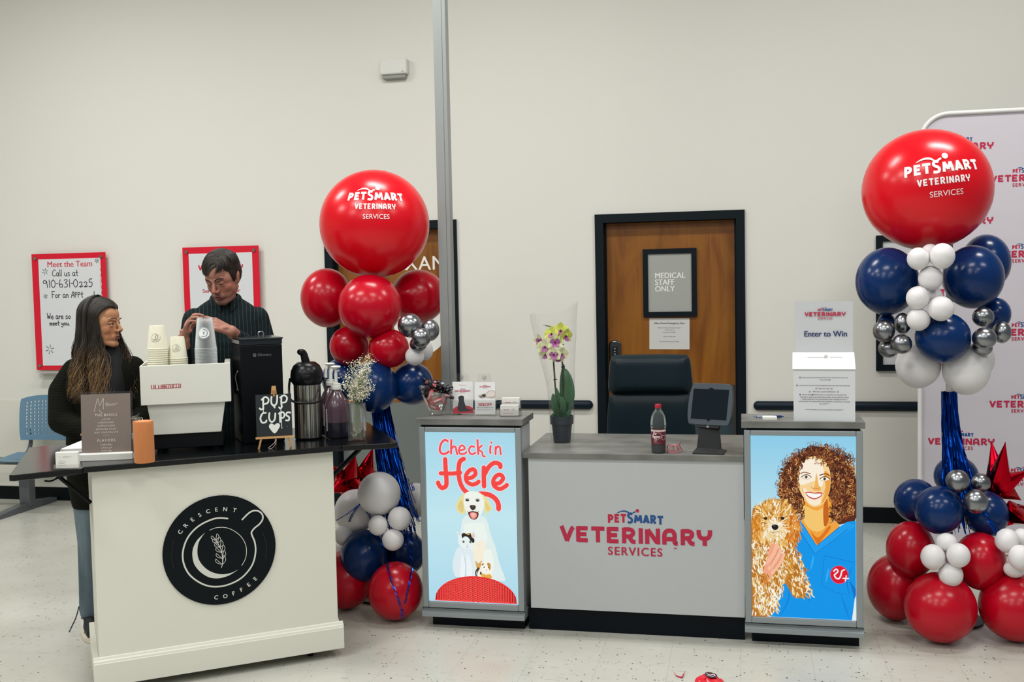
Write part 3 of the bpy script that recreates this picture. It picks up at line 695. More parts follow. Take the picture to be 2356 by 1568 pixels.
# ---------------------------------------------------------------- balloons
M_red = mat('red_latex', '#b8041f', 0.24, spec=0.42)
M_redbig = mat('bright_red_latex', '#d9071b', 0.25, spec=0.45)
M_blue = mat('navy_latex', '#032a5e', 0.22, spec=0.4)
M_white = mat('white_latex', '#e0dddd', 0.38, spec=0.35)
M_chrome = mat('chrome_latex', '#8f9194', 0.27, metal=1.0)
BM = {'red': M_red, 'red_big': M_redbig, 'blue': M_blue, 'white': M_white, 'chrome': M_chrome}
BALLOONS_LEFT=[
 ('red_big',-1.916,-2.15,2.03,0.293,0.289,'big red balloon with white lettering crowning the left balloon column'),
 ('red',-2.201,-2.15,1.641,0.14,0.161,'red balloon at the far left under the big lettered red balloon beside the coffee cart'),
 ('red',-1.89,-2.33,1.596,0.166,0.165,'red balloon in front centre directly under the big lettered balloon by the coffee cart'),
 ('red',-1.752,-1.93,1.637,0.154,0.15,'red balloon on the right under the big lettered balloon, against the grey post'),
 ('red',-2.06,-2.2,1.381,0.106,0.107,'red balloon above the baby breath vase, lower left of the left column'),
 ('red',-1.802,-2.3,1.374,0.106,0.102,'red balloon touching the white ones, lower right of the left column'),
 ('chrome',-1.646,-2.42,1.498,0.062,0.062,'largest shiny silver balloon of the left column, nearest its red balloons'),
 ('chrome',-1.559,-2.36,1.47,0.049,0.056,'shiny silver balloon nearest the grey post'),
 ('chrome',-1.572,-2.47,1.438,0.048,0.05,'shiny silver balloon in front in the middle of the left column silver cluster'),
 ('chrome',-1.617,-2.38,1.4,0.044,0.04,'shiny silver balloon at the bottom of the left column silver cluster'),
 ('white',-1.65,-2.34,1.335,0.049,0.049,'small white balloon hanging under the silver ones of the left column'),
 ('white',-1.621,-2.25,1.36,0.041,0.055,'small white balloon behind, between silver balloons and orange door'),
 ('blue',-2.12,-2.15,1.198,0.117,0.118,'blue balloon behind the pump jug, left of the left column'),
 ('blue',-1.881,-2.33,1.176,0.126,0.136,'blue balloon in the middle behind the baby breath flowers'),
 ('blue',-1.714,-2.2,1.179,0.113,0.115,'blue balloon at the right behind the bowl of sweets'),
 ('white',-1.836,-2.42,0.631,0.111,0.112,'biggest white balloon of the left column base'),
 ('white',-2.022,-2.28,0.502,0.112,0.118,'white balloon crossed by blue foil strands, left in the left base'),
 ('white',-1.865,-2.12,0.641,0.085,0.088,'white balloon peeking out right behind the blue tinsel, upper part of left base'),
 ('white',-1.725,-2.15,0.543,0.079,0.094,'white balloon behind the tinsel close to the check in cabinet'),
 ('white',-1.817,-2.5,0.484,0.05,0.051,'small white balloon, left one of the three in front of the left base'),
 ('white',-1.712,-2.47,0.516,0.059,0.06,'small white balloon, upper right one of the three in front of the left base'),
 ('white',-1.74,-2.5,0.413,0.055,0.055,'small white balloon, lowest of the three in front of the left base'),
 ('white',-2.06,-2.36,0.391,0.05,0.055,'small white balloon beside the coffee cart edge, upper of two'),
 ('white',-2.1,-2.3,0.283,0.05,0.06,'small white balloon beside the coffee cart edge, lower of two'),
 ('blue',-1.942,-2.38,0.291,0.124,0.137,'blue balloon in front at the left base, above the red ones'),
 ('blue',-1.783,-2.2,0.264,0.116,0.122,'dark blue balloon behind the foil strands at the left base'),
 ('red',-1.734,-2.5,0.15,0.139,0.148,'red balloon on the floor beside the check in cabinet'),
 ('red',-2.057,-2.36,0.154,0.15,0.152,'red balloon on the floor beside the coffee cart'),
]
BALLOONS_RIGHT=[
 ('red_big',0.877,-2.1,2.108,0.3,0.289,'big red balloon with white lettering crowning the right balloon column'),
 ('blue',0.689,-2.15,1.672,0.147,0.164,'large blue balloon at the left of the right column'),
 ('blue',1.078,-2.15,1.685,0.138,0.151,'large blue balloon at the right of the right column'),
 ('blue',1.176,-1.95,1.753,0.115,0.139,'large blue balloon half hidden behind another on the right column'),
 ('white',0.796,-2.38,1.775,0.05,0.052,'small white balloon under the right big red balloon, left of the topmost pair'),
 ('white',0.896,-2.4,1.784,0.055,0.059,'small white balloon under the right big red balloon, right of the topmost pair'),
 ('white',0.86,-2.3,1.801,0.041,0.043,'small white balloon peeping out behind the topmost white pair'),
 ('white',0.852,-2.36,1.684,0.054,0.058,'small white balloon alone in the middle of the right column white chain'),
 ('white',0.791,-2.4,1.595,0.052,0.054,'small white balloon above the lowest one of the right column white chain'),
 ('white',0.88,-2.3,1.596,0.038,0.045,'small white balloon half hidden in the middle of the right column white chain'),
 ('white',0.887,-2.42,1.545,0.057,0.057,'small white balloon touching the front blue balloon of the right column'),
 ('white',0.795,-2.39,1.495,0.052,0.052,'small white balloon lowest in the right column white chain'),
 ('blue',0.916,-2.3,1.407,0.124,0.118,'blue balloon in front centre of the right column'),
 ('blue',1.199,-2.05,1.504,0.071,0.08,'blue balloon at the right edge above silver ones, right column'),
 ('blue',0.693,-2.1,1.463,0.044,0.055,'blue balloon mostly hidden behind the left silver cluster'),
 ('chrome',0.652,-2.33,1.441,0.05,0.053,'shiny silver balloon, far left of the left cluster on the right column'),
 ('chrome',0.742,-2.28,1.473,0.038,0.051,'shiny silver balloon, upper right of the left cluster on the right column'),
 ('chrome',0.68,-2.28,1.356,0.048,0.045,'shiny silver balloon, lowest of the left cluster on the right column'),
 ('chrome',0.726,-2.37,1.382,0.045,0.046,'shiny silver balloon in front of the left cluster on the right column'),
 ('chrome',1.096,-2.28,1.499,0.048,0.046,'shiny silver balloon, topmost of the right cluster on the right column'),
 ('chrome',1.186,-2.24,1.425,0.042,0.051,'shiny silver balloon, far right of the right cluster'),
 ('chrome',1.085,-2.36,1.405,0.053,0.05,'shiny silver balloon in front of the right cluster on the right column'),
 ('chrome',1.095,-2.27,1.357,0.046,0.041,'shiny silver balloon lowest of the right cluster on the right column'),
 ('white',0.831,-2.15,1.264,0.104,0.111,'big white balloon, left of the pair at the bottom of the right column top'),
 ('white',1.039,-2.2,1.251,0.108,0.124,'big white balloon, right of the pair at the bottom of the right column top'),
 ('white',1.156,-2.0,1.276,0.053,0.073,'white balloon half hidden at the right behind the big white pair'),
 ('blue',1.037,-1.98,0.696,0.106,0.1,'blue balloon behind the tinsel at the top of the right base'),
 ('blue',0.829,-2.1,0.593,0.104,0.107,'blue balloon, left one of the right base'),
 ('blue',0.901,-2.3,0.592,0.11,0.113,'blue balloon in front in the right base under the tinsel'),
 ('blue',1.132,-2.2,0.557,0.098,0.11,'blue balloon, right one of the right base beside the foil star'),
 ('chrome',0.972,-2.36,0.743,0.052,0.054,'shiny silver balloon under the tinsel, left of the three in the right base'),
 ('chrome',1.088,-2.28,0.722,0.045,0.045,'shiny silver balloon at the back of the three in the right base'),
 ('chrome',1.043,-2.4,0.658,0.053,0.056,'shiny silver balloon in front of the three in the right base'),
 ('red',0.79,-2.2,0.373,0.114,0.137,'red balloon, upper left of the right base'),
 ('red',1.083,-2.3,0.355,0.114,0.135,'red balloon, upper right of the right base behind white ones'),
 ('red',0.731,-2.12,0.163,0.135,0.161,'red balloon on the floor at the left behind the front one, right base'),
 ('red',0.887,-2.42,0.163,0.16,0.161,'largest red balloon on the floor in front of the right base'),
 ('red',1.229,-2.35,0.161,0.163,0.159,'red balloon on the floor cut by the right edge of the picture'),
 ('white',0.912,-2.43,0.469,0.048,0.044,'small white balloon, top of the four in the middle of the right base'),
 ('white',0.844,-2.48,0.413,0.053,0.058,'small white balloon, left of the four in the middle of the right base'),
 ('white',0.95,-2.5,0.43,0.051,0.055,'small white balloon, right of the four in the middle of the right base'),
 ('white',0.922,-2.48,0.335,0.053,0.055,'small white balloon, bottom of the four in the middle of the right base'),
 ('white',1.172,-2.42,0.485,0.052,0.055,'small white balloon, left upper of the four at the right picture edge'),
 ('white',1.247,-2.36,0.479,0.04,0.05,'small white balloon, right upper of the four at the right picture edge'),
 ('white',1.215,-2.48,0.424,0.051,0.057,'small white balloon, nearest of the four at the right picture edge'),
 ('white',1.209,-2.4,0.35,0.047,0.04,'small white balloon, bottom of the four at the right picture edge'),
]

def balloon_mesh(tail):
    bm = bmesh.new(); prof = []
    n = 26
    for i in range(n+1):
        a = PI*i/n; r = math.sin(a); z = -math.cos(a)
        if z < -0.55: r *= 1-0.05*(-z-0.55)/0.45
        prof.append((max(r, 1e-7), z))
    lathe(bm, prof, 40, cap=False)
    bmesh.ops.remove_doubles(bm, verts=bm.verts, dist=1e-5)
    bmesh.ops.recalc_face_normals(bm, faces=bm.faces)
    me = bpy.data.meshes.new('balloon'); bm.to_mesh(me); bm.free()
    for q in me.polygons: q.use_smooth = True
    return me
BMESH = {}
def knot_mesh(m):
    bm = bmesh.new(); lathe(bm, [(0.05,0.06),(0.035,0.0),(0.05,-0.03),(0.075,-0.07),(0.06,-0.075)], 10)
    me = bpy.data.meshes.new('knot'); bm.to_mesh(me); bm.free(); me.materials.append(m)
    for q in me.polygons: q.use_smooth = True
    return me
def inward(center, axis):
    d = Vector((axis[0]-center[0], axis[1]-center[1], -0.03)); 
    return d.normalized() if d.length > 0.02 else Vector((0,0,-1))
def balloons(table, axis, grp):
    out = []
    for k, x, y, z, a, b, lab in table:
        t = thing('balloon', lab, 'balloon', (x, y, z), 0, grp[k])
        if k not in BMESH:
            me = balloon_mesh(0); me.materials.append(BM[k]); BMESH[k] = (me, knot_mesh(BM[k]))
        o = bpy.data.objects.new('latex_skin', BMESH[k][0]); link(o, t)
        o.scale = (a, (a+b)/2, b)
        kn = bpy.data.objects.new('knot', BMESH[k][1]); link(kn, t)
        d = Vector((0,0,-1)) if k == 'red_big' else inward((x,y,z), axis)
        s = min(a, b)
        R_ = 1/math.sqrt((d.x/a)**2+(d.y/((a+b)/2))**2+(d.z/b)**2)
        kn.location = d*(R_*0.992); kn.rotation_euler = (-d).to_track_quat('Z', 'Y').to_euler(); kn.scale = (0.1+s*0.4,)*3
        out.append((t, k, a, b))
    return out
AXL = (-1.93, -2.12); AXR = (0.985, -2.08)
G = lambda s: {'red': 'red balloons of the '+s+' column', 'red_big': 'big lettered balloons', 'blue': 'blue balloons of the '+s+' column', 'white': 'white balloons of the '+s+' column', 'chrome': 'silver balloons of the '+s+' column'}
bl = balloons(BALLOONS_LEFT, AXL, G('left')); br = balloons(BALLOONS_RIGHT, AXR, G('right'))
# lettering on the big balloons
def balloon_text(root, a, b, rz, up, tilt, k, x=0.0, y=0.0):
    P = Pic()
    petsmart(P, x+0.012*k, y-0.004*k, 0.046*k, '#f4eeee', '#f4eeee', 0.325*k)
    P.stroke([(x-0.100*k, y+0.052*k),(x-0.07*k, y+0.064*k),(x-0.04*k, y+0.062*k),(x-0.020*k, y+0.046*k)], 0.009*k, '#f4eeee', smooth=4, taper=lambda t: 0.2+0.9*math.sin(PI*min(1,t*0.9)))
    P.stroke([(x-0.014*k, y+0.042*k),(x-0.006*k, y+0.052*k),(x+0.004*k, y+0.057*k)], 0.009*k, '#f4eeee', smooth=4)
    P.ell(x+0.026*k, y+0.068*k, 0.014*k, 0.014*k, '#f4eeee')
    heavy(P, 'VETERINARY', x+0.008*k, y-0.053*k, 0.029*k, '#f4eeee', width=0.215*k, wt=0.22, gap=0.2)
    P.text('SERVICES', x+0.012*k, y-0.103*k, 0.034*k, '#f4eeee', bold=0.0, sx=1.0)
    c = (a+b)/2
    def warp(v):
        lx, lz = v.x, v.y+up
        ca, sa = math.cos(tilt), math.sin(tilt); lx, lz = lx*ca-lz*sa, lx*sa+lz*ca
        ph = rz+lx/a; th = max(-1.4, min(1.4, lz/b))
        o_ = 1.004+v.z*3
        return Vector((a*o_*math.sin(ph)*math.cos(th), -c*o_*math.cos(ph)*math.cos(th), b*o_*math.sin(th)))
    P.build('lettering', PRINT, root, warp=warp, cut=0.02, label='white printed lettering')
t, k, a, b = bl[0]; balloon_text(t, a, b, 0.33, 0.115, -0.02, 1.0)
t, k, a, b = br[0]; balloon_text(t, a, b, 0.08, 0.062, 0.09, 1.1)
# column poles with bases
for (ax, top, lab) in ((AXL, 1.75, 'white pole and black base inside the left balloon column'), (AXR, 1.85, 'white pole and black base inside the right balloon column')):
    t = thing('balloon_stand', lab, 'balloon stand', (ax[0], ax[1], 0))
    bm = bmesh.new(); lathe(bm, [(0.016,0.01),(0.016,top)], 12); obj('pole', bm, mat('pole_white', '#d8d8d4', 0.4), t, smooth=True)
    bm = bmesh.new(); lathe(bm, [(0.16,0.0),(0.16,0.012),(0.03,0.02),(0.03,0.06)], 28); obj('base', bm, mat('stand_black', '#0a0d10', 0.5), t, smooth=True)
# metallic fringe
M_tinsel = mat('blue_foil', '#0b3fa0', 0.22, metal=1.0)
def tinsel(ax, ztop, zbot, r0, r1, n, lab, seedn, flare=None, extra=()):
    rd = random.Random(seedn); bm = bmesh.new()
    def strip(pts, w):
        prev = None
        for i, p in enumerate(pts):
            p = Vector(p); tw = rd.uniform(-0.9, 0.9)
            d = Vector((math.cos(tw), math.sin(tw), 0))*w/2
            cur = (bm.verts.new(p-d), bm.verts.new(p+d))
            if prev: bm.faces.new((prev[0], prev[1], cur[1], cur[0]))
            prev = cur
    for i in range(n):
        a = rd.uniform(0, 2*PI); rb = r1*math.sqrt(rd.uniform(0.1, 1)); rt = r0*rd.uniform(0.3, 1)
        zb = zbot+rd.uniform(0, 0.28)*(ztop-zbot); m = 12; pts = []
        for j in range(m+1):
            f = j/m; rr_ = rt+(rb-rt)*f**1.5; z = ztop+(zb-ztop)*f
            wob = 0.006*f
            x = ax[0]+rr_*math.cos(a)+(flare[0]*f**1.6 if flare else 0)+rd.uniform(-wob, wob); y = ax[1]+rr_*math.sin(a)*0.8+(flare[1]*f**1.6 if flare else 0)+rd.uniform(-wob, wob)
            pts.append((x, y, z))
        strip(pts, 0.0042)
    for e in extra:
        strip(spl(e, 8), 0.006)
        strip(spl([(q[0]+0.006, q[1]+0.004, q[2]) for q in e], 8), 0.005)
    o = obj('tinsel_fringe', bm, M_tinsel, flat=True); o['kind'] = 'stuff'; tag(o, lab, 'tinsel')
tinsel(AXL, 1.2, 0.32, 0.05, 0.10, 210, 'blue metallic foil fringe hanging down the left balloon column', 3, flare=(0.16, -0.15),
  extra=([(-1.95,-2.4,0.572),(-2.003,-2.44,0.529),(-2.08,-2.42,0.483)], [(-1.95,-2.4,0.572),(-1.974,-2.44,0.534),(-2.016,-2.4,0.473)], [(-1.945,-2.4,0.572),(-1.897,-2.42,0.516),(-1.834,-2.47,0.414),(-1.789,-2.5,0.335),(-1.722,-2.62,0.259),(-1.674,-2.66,0.175),(-1.648,-2.665,0.095),(-1.654,-2.67,0.068)],
   [(-1.663,-2.45,0.437),(-1.668,-2.45,0.356),(-1.628,-2.55,0.299),(-1.617,-2.64,0.226),(-1.633,-2.665,0.139)], [(-1.797,-2.3,0.711),(-1.71,-2.35,0.681),(-1.67,-2.4,0.683),(-1.617,-2.42,0.688)], [(-1.67,-2.4,0.687),(-1.653,-2.42,0.655),(-1.683,-2.4,0.642)], [(-1.723,-2.35,0.619),(-1.666,-2.4,0.563),(-1.613,-2.45,0.497)]))
tinsel(AXR, 1.13, 0.46, 0.035, 0.085, 190, 'blue metallic foil fringe hanging down the right balloon column', 5, flare=(0.03, -0.12),
  extra=([(1.0,-2.3,0.70),(1.06,-2.38,0.62),(1.12,-2.42,0.52),(1.14,-2.43,0.44)], [(1.0,-2.3,0.70),(1.08,-2.4,0.60),(1.16,-2.42,0.50)], [(0.96,-2.25,0.66),(0.93,-2.36,0.58),(0.91,-2.38,0.53)]))
# foil stars
M_star = mat('red_foil', '#b3061c', 0.16, metal=1.0)
def star(c, tips, r, lab, grp='red foil star balloons'):
    t = thing('star_balloon', lab, 'star balloon', c, 0, grp)
    bm = bmesh.new(); ball(bm, (0,0,0), r*0.62, 14, 10)
    for tip in tips:
        v = Vector(tip)-Vector(c); d = v.normalized(); a = d.orthogonal().normalized(); b_ = d.cross(a)
        L0 = v.length; prev = None
        for i, (f, rr_) in enumerate(((0.0,0.9),(0.25,0.95),(0.5,0.62),(0.75,0.3),(0.92,0.1),(1.0,0.02))):
            ring = [bm.verts.new(d*L0*f+(a*math.cos(2*PI*j/12)+b_*math.sin(2*PI*j/12))*r*rr_*(1.0 if j%3 else 1.12)) for j in range(12)]
            if prev:
                for j in range(12): bm.faces.new((prev[j], prev[(j+1)%12], ring[(j+1)%12], ring[j]))
            prev = ring
        bm.faces.new(prev)
    obj('foil', bm, M_star, t, smooth=True)
star((-2.132, -2.1, 0.632), [(-2.043, -2.2, 0.799), (-2.198, -2.15, 0.719), (-2.182, -2.25, 0.588), (-2.007, -2.2, 0.594), (-2.176, -2.0, 0.476), (-2.275, -1.8, 0.635)], 0.055, 'crumpled red foil star balloon with pointed arms beside the coffee cart edge')
star((-2.073, -2.0, 0.638), [(-2.016, -2.0, 0.803), (-1.982, -1.95, 0.643), (-2.154, -1.95, 0.54), (-2.083, -1.9, 0.482)], 0.05, 'red foil star balloon with one long arm behind the left tinsel')
star((1.195, -2.15, 0.682), [(1.173, -2.1, 0.895), (1.202, -2.25, 0.912), (1.326, -2.2, 0.774), (1.309, -2.1, 0.607), (1.138, -2.1, 0.603), (1.256, -1.9, 0.674)], 0.05, 'red foil star balloon with upright points at the right edge')
star((1.259, -2.15, 0.553), [(1.232, -2.2, 0.626), (1.284, -2.3, 0.536), (1.19, -2.2, 0.49), (1.358, -2.1, 0.577)], 0.045, 'red foil star balloon lower down behind the white balloons at the right edge')

# ---------------------------------------------------------------- coffee cart (long side turned 36 degrees)
CA = math.radians(36); CO = Vector((-1.81, -3.03, 0))
def CW(s, t, z=0.0): return (CO.x+s*math.cos(CA)-t*math.sin(CA), CO.y+s*math.sin(CA)+t*math.cos(CA), z)
TOP = 0.982
M_cart = mat('cart_paint', '#d9d8cb', 0.5)
M_ctop = mat('black_gloss_top', '#06090b', 0.19, spec=0.5)
def glassfilm(name, base, k, col='#eef4f3', rough=0.03):
    m = mat(name, col, rough, spec=0.8); N, L, p = nt(m); out = [n_ for n_ in N if n_.type == 'OUTPUT_MATERIAL'][0]
    tr = N.new('ShaderNodeBsdfTransparent'); gl = N.new('ShaderNodeBsdfGlossy'); gl.inputs['Roughness'].default_value = rough; mx = N.new('ShaderNodeMixShader'); lw = N.new('ShaderNodeLayerWeight'); lw.inputs[0].default_value = 0.25
    ad = N.new('ShaderNodeMath'); ad.operation = 'MULTIPLY_ADD'; ad.inputs[1].default_value = k; ad.inputs[2].default_value = base; L.new(lw.outputs['Facing'], ad.inputs[0]); L.new(ad.outputs[0], mx.inputs[0])
    L.new(tr.outputs[0], mx.inputs[1]); L.new(gl.outputs[0], mx.inputs[2]); L.new(mx.outputs[0], out.inputs[0]); return m
M_blk = mat('matt_black', '#05080b', 0.5, spec=0.25)
M_glossblk = mat('gloss_black', '#05080b', 0.3, spec=0.35)
t = thing('coffee_cart', 'white rolling coffee cart with round black logo disc and folding black top leaves', 'cart', CO, CA)
obj('body', nb((-1.046, -0.022, 0.0, 0.60, 0.045, 0.955)), M_cart, t)
bm = bmesh.new()
for (a, b, c, d) in ((-1.070, 0.0, -0.022, 0.0), (-1.070, -1.046, 0.0, 0.60), (-0.022, 0.0, 0.0, 0.60)): box(bm, a, b, c, d, 0.042, 0.142)
obj('base_board', bm, M_cart, t, bevel=0.003)
bm = bmesh.new()
prism(bm, [(0,0.142),(-0.019,0.142),(-0.017,0.150),(-0.009,0.154),(-0.006,0.162),(0,0.165)], 1.07, Matrix.Translation((-1.07,0,0)) @ Matrix(((0,1,0,0),(1,0,0,0),(0,0,1,0),(0,0,0,1))))
prism(bm, [(0,0.142),(0.020,0.142),(0.017,0.152),(0.006,0.163),(0.0,0.185)], 0.60, Matrix.Translation((-0.022,0,0)))
obj('base_moulding', bm, M_cart, t, smooth=True)
obj('main_top', nb((-1.080, 0.008, -0.04, 0.68, 0.957, TOP)), M_ctop, t, bevel=0.003)
def leaf(pts):
    bm = bmesh.new(); A = [bm.verts.new((x, y, 0.957)) for x, y in pts]; B = [bm.verts.new((x, y, TOP)) for x, y in pts]; n = len(A)
    bm.faces.new(A[::-1]); bm.faces.new(B)
    for i in range(n): bm.faces.new((A[i], A[(i+1)%n], B[(i+1)%n], B[i]))
    return bm
obj('left_leaf', leaf([(-1.335,-0.098),(-1.083,-0.058),(-1.083,0.66),(-1.24,0.70),(-1.290,0.69),(-1.352,-0.085)]), M_ctop, t, bevel=0.003)
obj('right_leaf', leaf([(0.011,-0.04),(0.24,-0.085),(0.267,-0.068),(0.338,0.69),(0.325,0.715),(0.011,0.66)]), M_ctop, t, bevel=0.003)
bm = bmesh.new(); tube(bm, [(-0.018,0.12,0.80),(0.16,0.12,0.955)], 0.012, 6); tube(bm, [(-0.018,0.12,0.945),(0.22,0.12,0.945)], 0.008, 6); tube(bm, [(-0.018,0.12,0.95),(-0.018,0.12,0.78)], 0.008, 6)
obj('leaf_bracket', bm, M_blk, t)
bm = bmesh.new(); tube(bm, [(-1.05,0.12,0.80),(-1.2,0.12,0.955)], 0.010, 6); tube(bm, spl([(-1.10,-0.03,0.955),(-1.16,-0.03,0.95),(-1.20,-0.035,0.935),(-1.225,-0.035,0.938)],4), 0.004, 6)
obj('leaf_bracket', bm, M_blk, t)
bm = bmesh.new()
for s in (-0.55,-0.95): box(bm, -0.021, -0.014, 0.3, 0.31, 0.9, 0.93)
bm.free()
for (cx_, cy2) in ((-0.14,0.07),(-0.95,0.07),(-0.14,0.53),(-0.95,0.53)):
    bm = bmesh.new(); R_ = Matrix.Rotation(PI/2, 4, 'Y'); lathe(bm, [(0.028,-0.012),(0.031,-0.008),(0.031,0.008),(0.028,0.012)], 20, M=Matrix.Translation((cx_, cy2, 0.031)) @ R_)
    c = obj('caster', bm, M_blk, t, smooth=True)
    obj('caster_plate', nb((cx_-0.02, cx_+0.02, cy2-0.012, cy2+0.012, 0.035, 0.046)), mat('caster_steel', '#6f7577', 0.4, metal=0.8), c)
# round logo disc
dz, ds, dR = 0.561, -0.537, 0.241
bm = bmesh.new(); lathe(bm, [(dR,0),(dR,0.006)], 72, M=Matrix.Translation((ds, 0, dz)) @ Matrix.Rotation(PI/2, 4, 'X'))
disc = obj('logo_disc', bm, mat('disc_black', '#050d12', 0.5, spec=0.2), t)
P = Pic(); W_ = '#cfcfc6'; K = lambda L_: [(a*dR, b*dR) for a, b in L_]
P.stroke(K([(0.15,0.564),(0.007,0.591),(-0.137,0.576),(-0.34,0.497),(-0.5,0.369),(-0.604,0.207),(-0.656,0.008),(-0.639,-0.185),(-0.555,-0.374),(-0.405,-0.528),(-0.238,-0.627),(-0.067,-0.664),(0.107,-0.655),(0.299,-0.593),(0.449,-0.487),(0.573,-0.323),(0.629,-0.119),(0.624,0.063),(0.577,0.204),(0.571,0.265),(0.626,0.334),(0.717,0.398),(0.779,0.481),(0.775,0.572),(0.71,0.64),(0.622,0.658),(0.532,0.623),(0.411,0.518)]), 0.0070, W_, smooth=4)
P.stroke(K([(-0.173,0.388),(-0.057,0.418),(0.087,0.408),(0.229,0.345),(0.371,0.215),(0.453,0.054),(0.466,-0.098),(0.436,-0.229),(0.374,-0.329)]), 0.0026, W_, smooth=4)
out_ = spl([(-0.252,0.353),(-0.391,0.238),(-0.475,0.087),(-0.488,-0.074),(-0.451,-0.226),(-0.343,-0.374),(-0.204,-0.476),(-0.047,-0.513),(0.113,-0.492),(0.231,-0.441),(0.306,-0.395)], 4)
in_ = spl([(0.306,-0.395),(0.202,-0.437),(0.042,-0.451),(-0.115,-0.407),(-0.255,-0.313),(-0.364,-0.164),(-0.401,-0.012),(-0.38,0.163),(-0.319,0.273),(-0.252,0.353)], 4)
P.poly(K(out_+in_[1:-1]), W_)
stem = spl([(0.01,-0.32),(0.032,-0.248),(0.032,-0.099),(0.008,0.023),(-0.039,0.133),(-0.072,0.212)], 5)
P.stroke(K(stem), 0.0028, W_)
for i in range(6):
    f = stem[min(len(stem)-1, 4+i*4)]
    for sd in (-1, 1):
        a = math.radians(108+sd*-32); L0 = 0.15-0.012*i
        tip = (f[0]+L0*math.cos(a), f[1]+L0*math.sin(a)+0.02); mid = (f[0]+0.5*L0*math.cos(a)+sd*0.045, f[1]+0.5*L0*math.sin(a)); m2 = (f[0]+0.5*L0*math.cos(a)-sd*0.004, f[1]+0.55*L0*math.sin(a))
        P.stroke(K(spl([f, mid, tip, m2, f], 3)), 0.0020, W_)
tops = [(-0.683,0.414),(-0.589,0.52),(-0.468,0.612),(-0.337,0.685),(-0.189,0.734),(-0.042,0.75),(0.113,0.742),(0.279,0.705)]
for ch, (a, b) in zip('CRESCENT', tops):
    r_ = math.atan2(b, a)-PI/2; P.text(ch, a*dR+0.0085*math.sin(r_), b*dR-0.0085*math.cos(r_), 0.025, W_, bold=0.0006, rot=r_)
for ch, (a, b) in zip('COFFEE', [(-0.103,-0.856),(0.059,-0.855),(0.206,-0.825),(0.348,-0.777),(0.483,-0.703),(0.604,-0.608)]):
    r_ = math.atan2(b, a)+PI/2; P.text(ch, a*dR+0.0085*math.sin(r_), b*dR-0.0085*math.cos(r_), 0.025, W_, bold=0.0006, rot=r_)
P.stroke(K([(-0.808,0.262),(-0.846,0.004),(-0.822,-0.218)]), 0.0008, '#3d4344', smooth=5, caps=False); P.stroke(K([(0.764,0.256),(0.83,0.006),(0.806,-0.264)]), 0.0008, '#3d4344', smooth=5, caps=False)
P.build('lettering', PRINT, disc, upright(ds, -0.0062, dz), label='white coffee cup, crescent and leaf emblem with lettering')
# ---------------------------------------------------------------- espresso machine
MA = math.radians(27); MP = (-2.563, -3.326)
t = thing('espresso_machine', 'white espresso machine with red lettering on its back panel', 'coffee machine', (*MP, TOP), MA)
M_mw = mat('machine_white', '#dadad0', 0.3); M_steel = mat('stainless', '#b4b4ae', 0.25, metal=1.0)
def wedge(x0,x1,x2,x3,z0,z1,y0b,y0t,y1):
    bm = bmesh.new(); v = [bm.verts.new(p) for p in ((x0,y0b,z0),(x1,y0b,z0),(x1,y1,z0),(x0,y1,z0),(x2,y0t,z1),(x3,y0t,z1),(x3,y1,z1),(x2,y1,z1))]
    for f in ((0,3,2,1),(4,5,6,7),(0,1,5,4),(1,2,6,5),(2,3,7,6),(3,0,4,7)): bm.faces.new([v[i] for i in f])
    return bm
obj('base', nb((0.0, 0.305, 0.01, 0.34, 0.012, 0.08)), M_blk, t, bevel=0.004)
for fx_, fy_ in ((0.03,0.04),(0.27,0.04),(0.03,0.31),(0.27,0.31)):
    bm = bmesh.new(); lathe(bm, [(0.016,0),(0.016,0.013)], 14, c=(fx_, fy_, 0)); obj('foot', bm, M_blk, t)
obj('lower_panel', wedge(0.003,0.296,-0.017,0.318,0.078,0.219,0.0,-0.012,0.33), M_mw, t, bevel=0.003)
up = nb((-0.040,0.344,-0.03,-0.022,0.216,0.39),(-0.040,-0.032,-0.022,0.34,0.216,0.39),(0.318,0.344,-0.022,0.34,0.216,0.385),(-0.032,0.318,0.332,0.34,0.216,0.33),(-0.032,0.318,-0.022,0.332,0.216,0.224))
obj('upper_panel', up, M_mw, t, bevel=0.002)
obj('cup_tray', nb((-0.030,0.316,-0.021,0.331,0.335,0.345)), M_steel, t)
bm = bmesh.new(); lathe(bm, [(0.03,0),(0.03,0.05)], 16, c=(0.08,0.36,0.13)); lathe(bm, [(0.03,0),(0.03,0.05)], 16, c=(0.22,0.36,0.13)); box(bm, 0.05, 0.25, 0.32, 0.38, 0.16, 0.21); obj('group_head', bm, M_steel, t, smooth=True)
P = Pic()
c_ = '#a3122d'; x_ = 0.0; y_ = 0.0
segs = {'I':[[(0,1),(0,0),(.45,0)]], 'A':[[(0,0),(0,1),(.55,1),(.55,0)],[(0,.5),(.55,.5)]], 'M':[[(0,0),(0,1),(.4,.3),(.8,1),(.8,0)]], 'R':[[(0,0),(0,1),(.55,1),(.55,.5),(0,.5)],[(.3,.5),(.55,0)]], 'Z':[[(0,1),(.6,1),(0,0),(.6,0)]], 'O':[[(0,0),(0,1),(.55,1),(.55,0),(0,0)]], 'C':[[(.5,1),(0,1),(0,0),(.5,0)]]}
wd = {'I':.5,'A':.6,'M':.85,'R':.6,'Z':.65,'O':.6,'C':.55,'_':.3}
H_ = 0.0165
for ch in 'IA_MARZOCCO':
    if ch != '_':
        for q in segs[ch]: P.stroke([(x_+a*H_*0.8, y_+b*H_) for a, b in q], 0.0034, c_, caps=True)
    x_ += (wd[ch]+0.30)*H_*0.8
P.stroke([(0.012,0),(x_-0.006,0.0)], 0.0022, c_)
P.build('lettering', PRINT, t, upright(0.006, -0.0302, 0.288), label='dark red brand lettering')
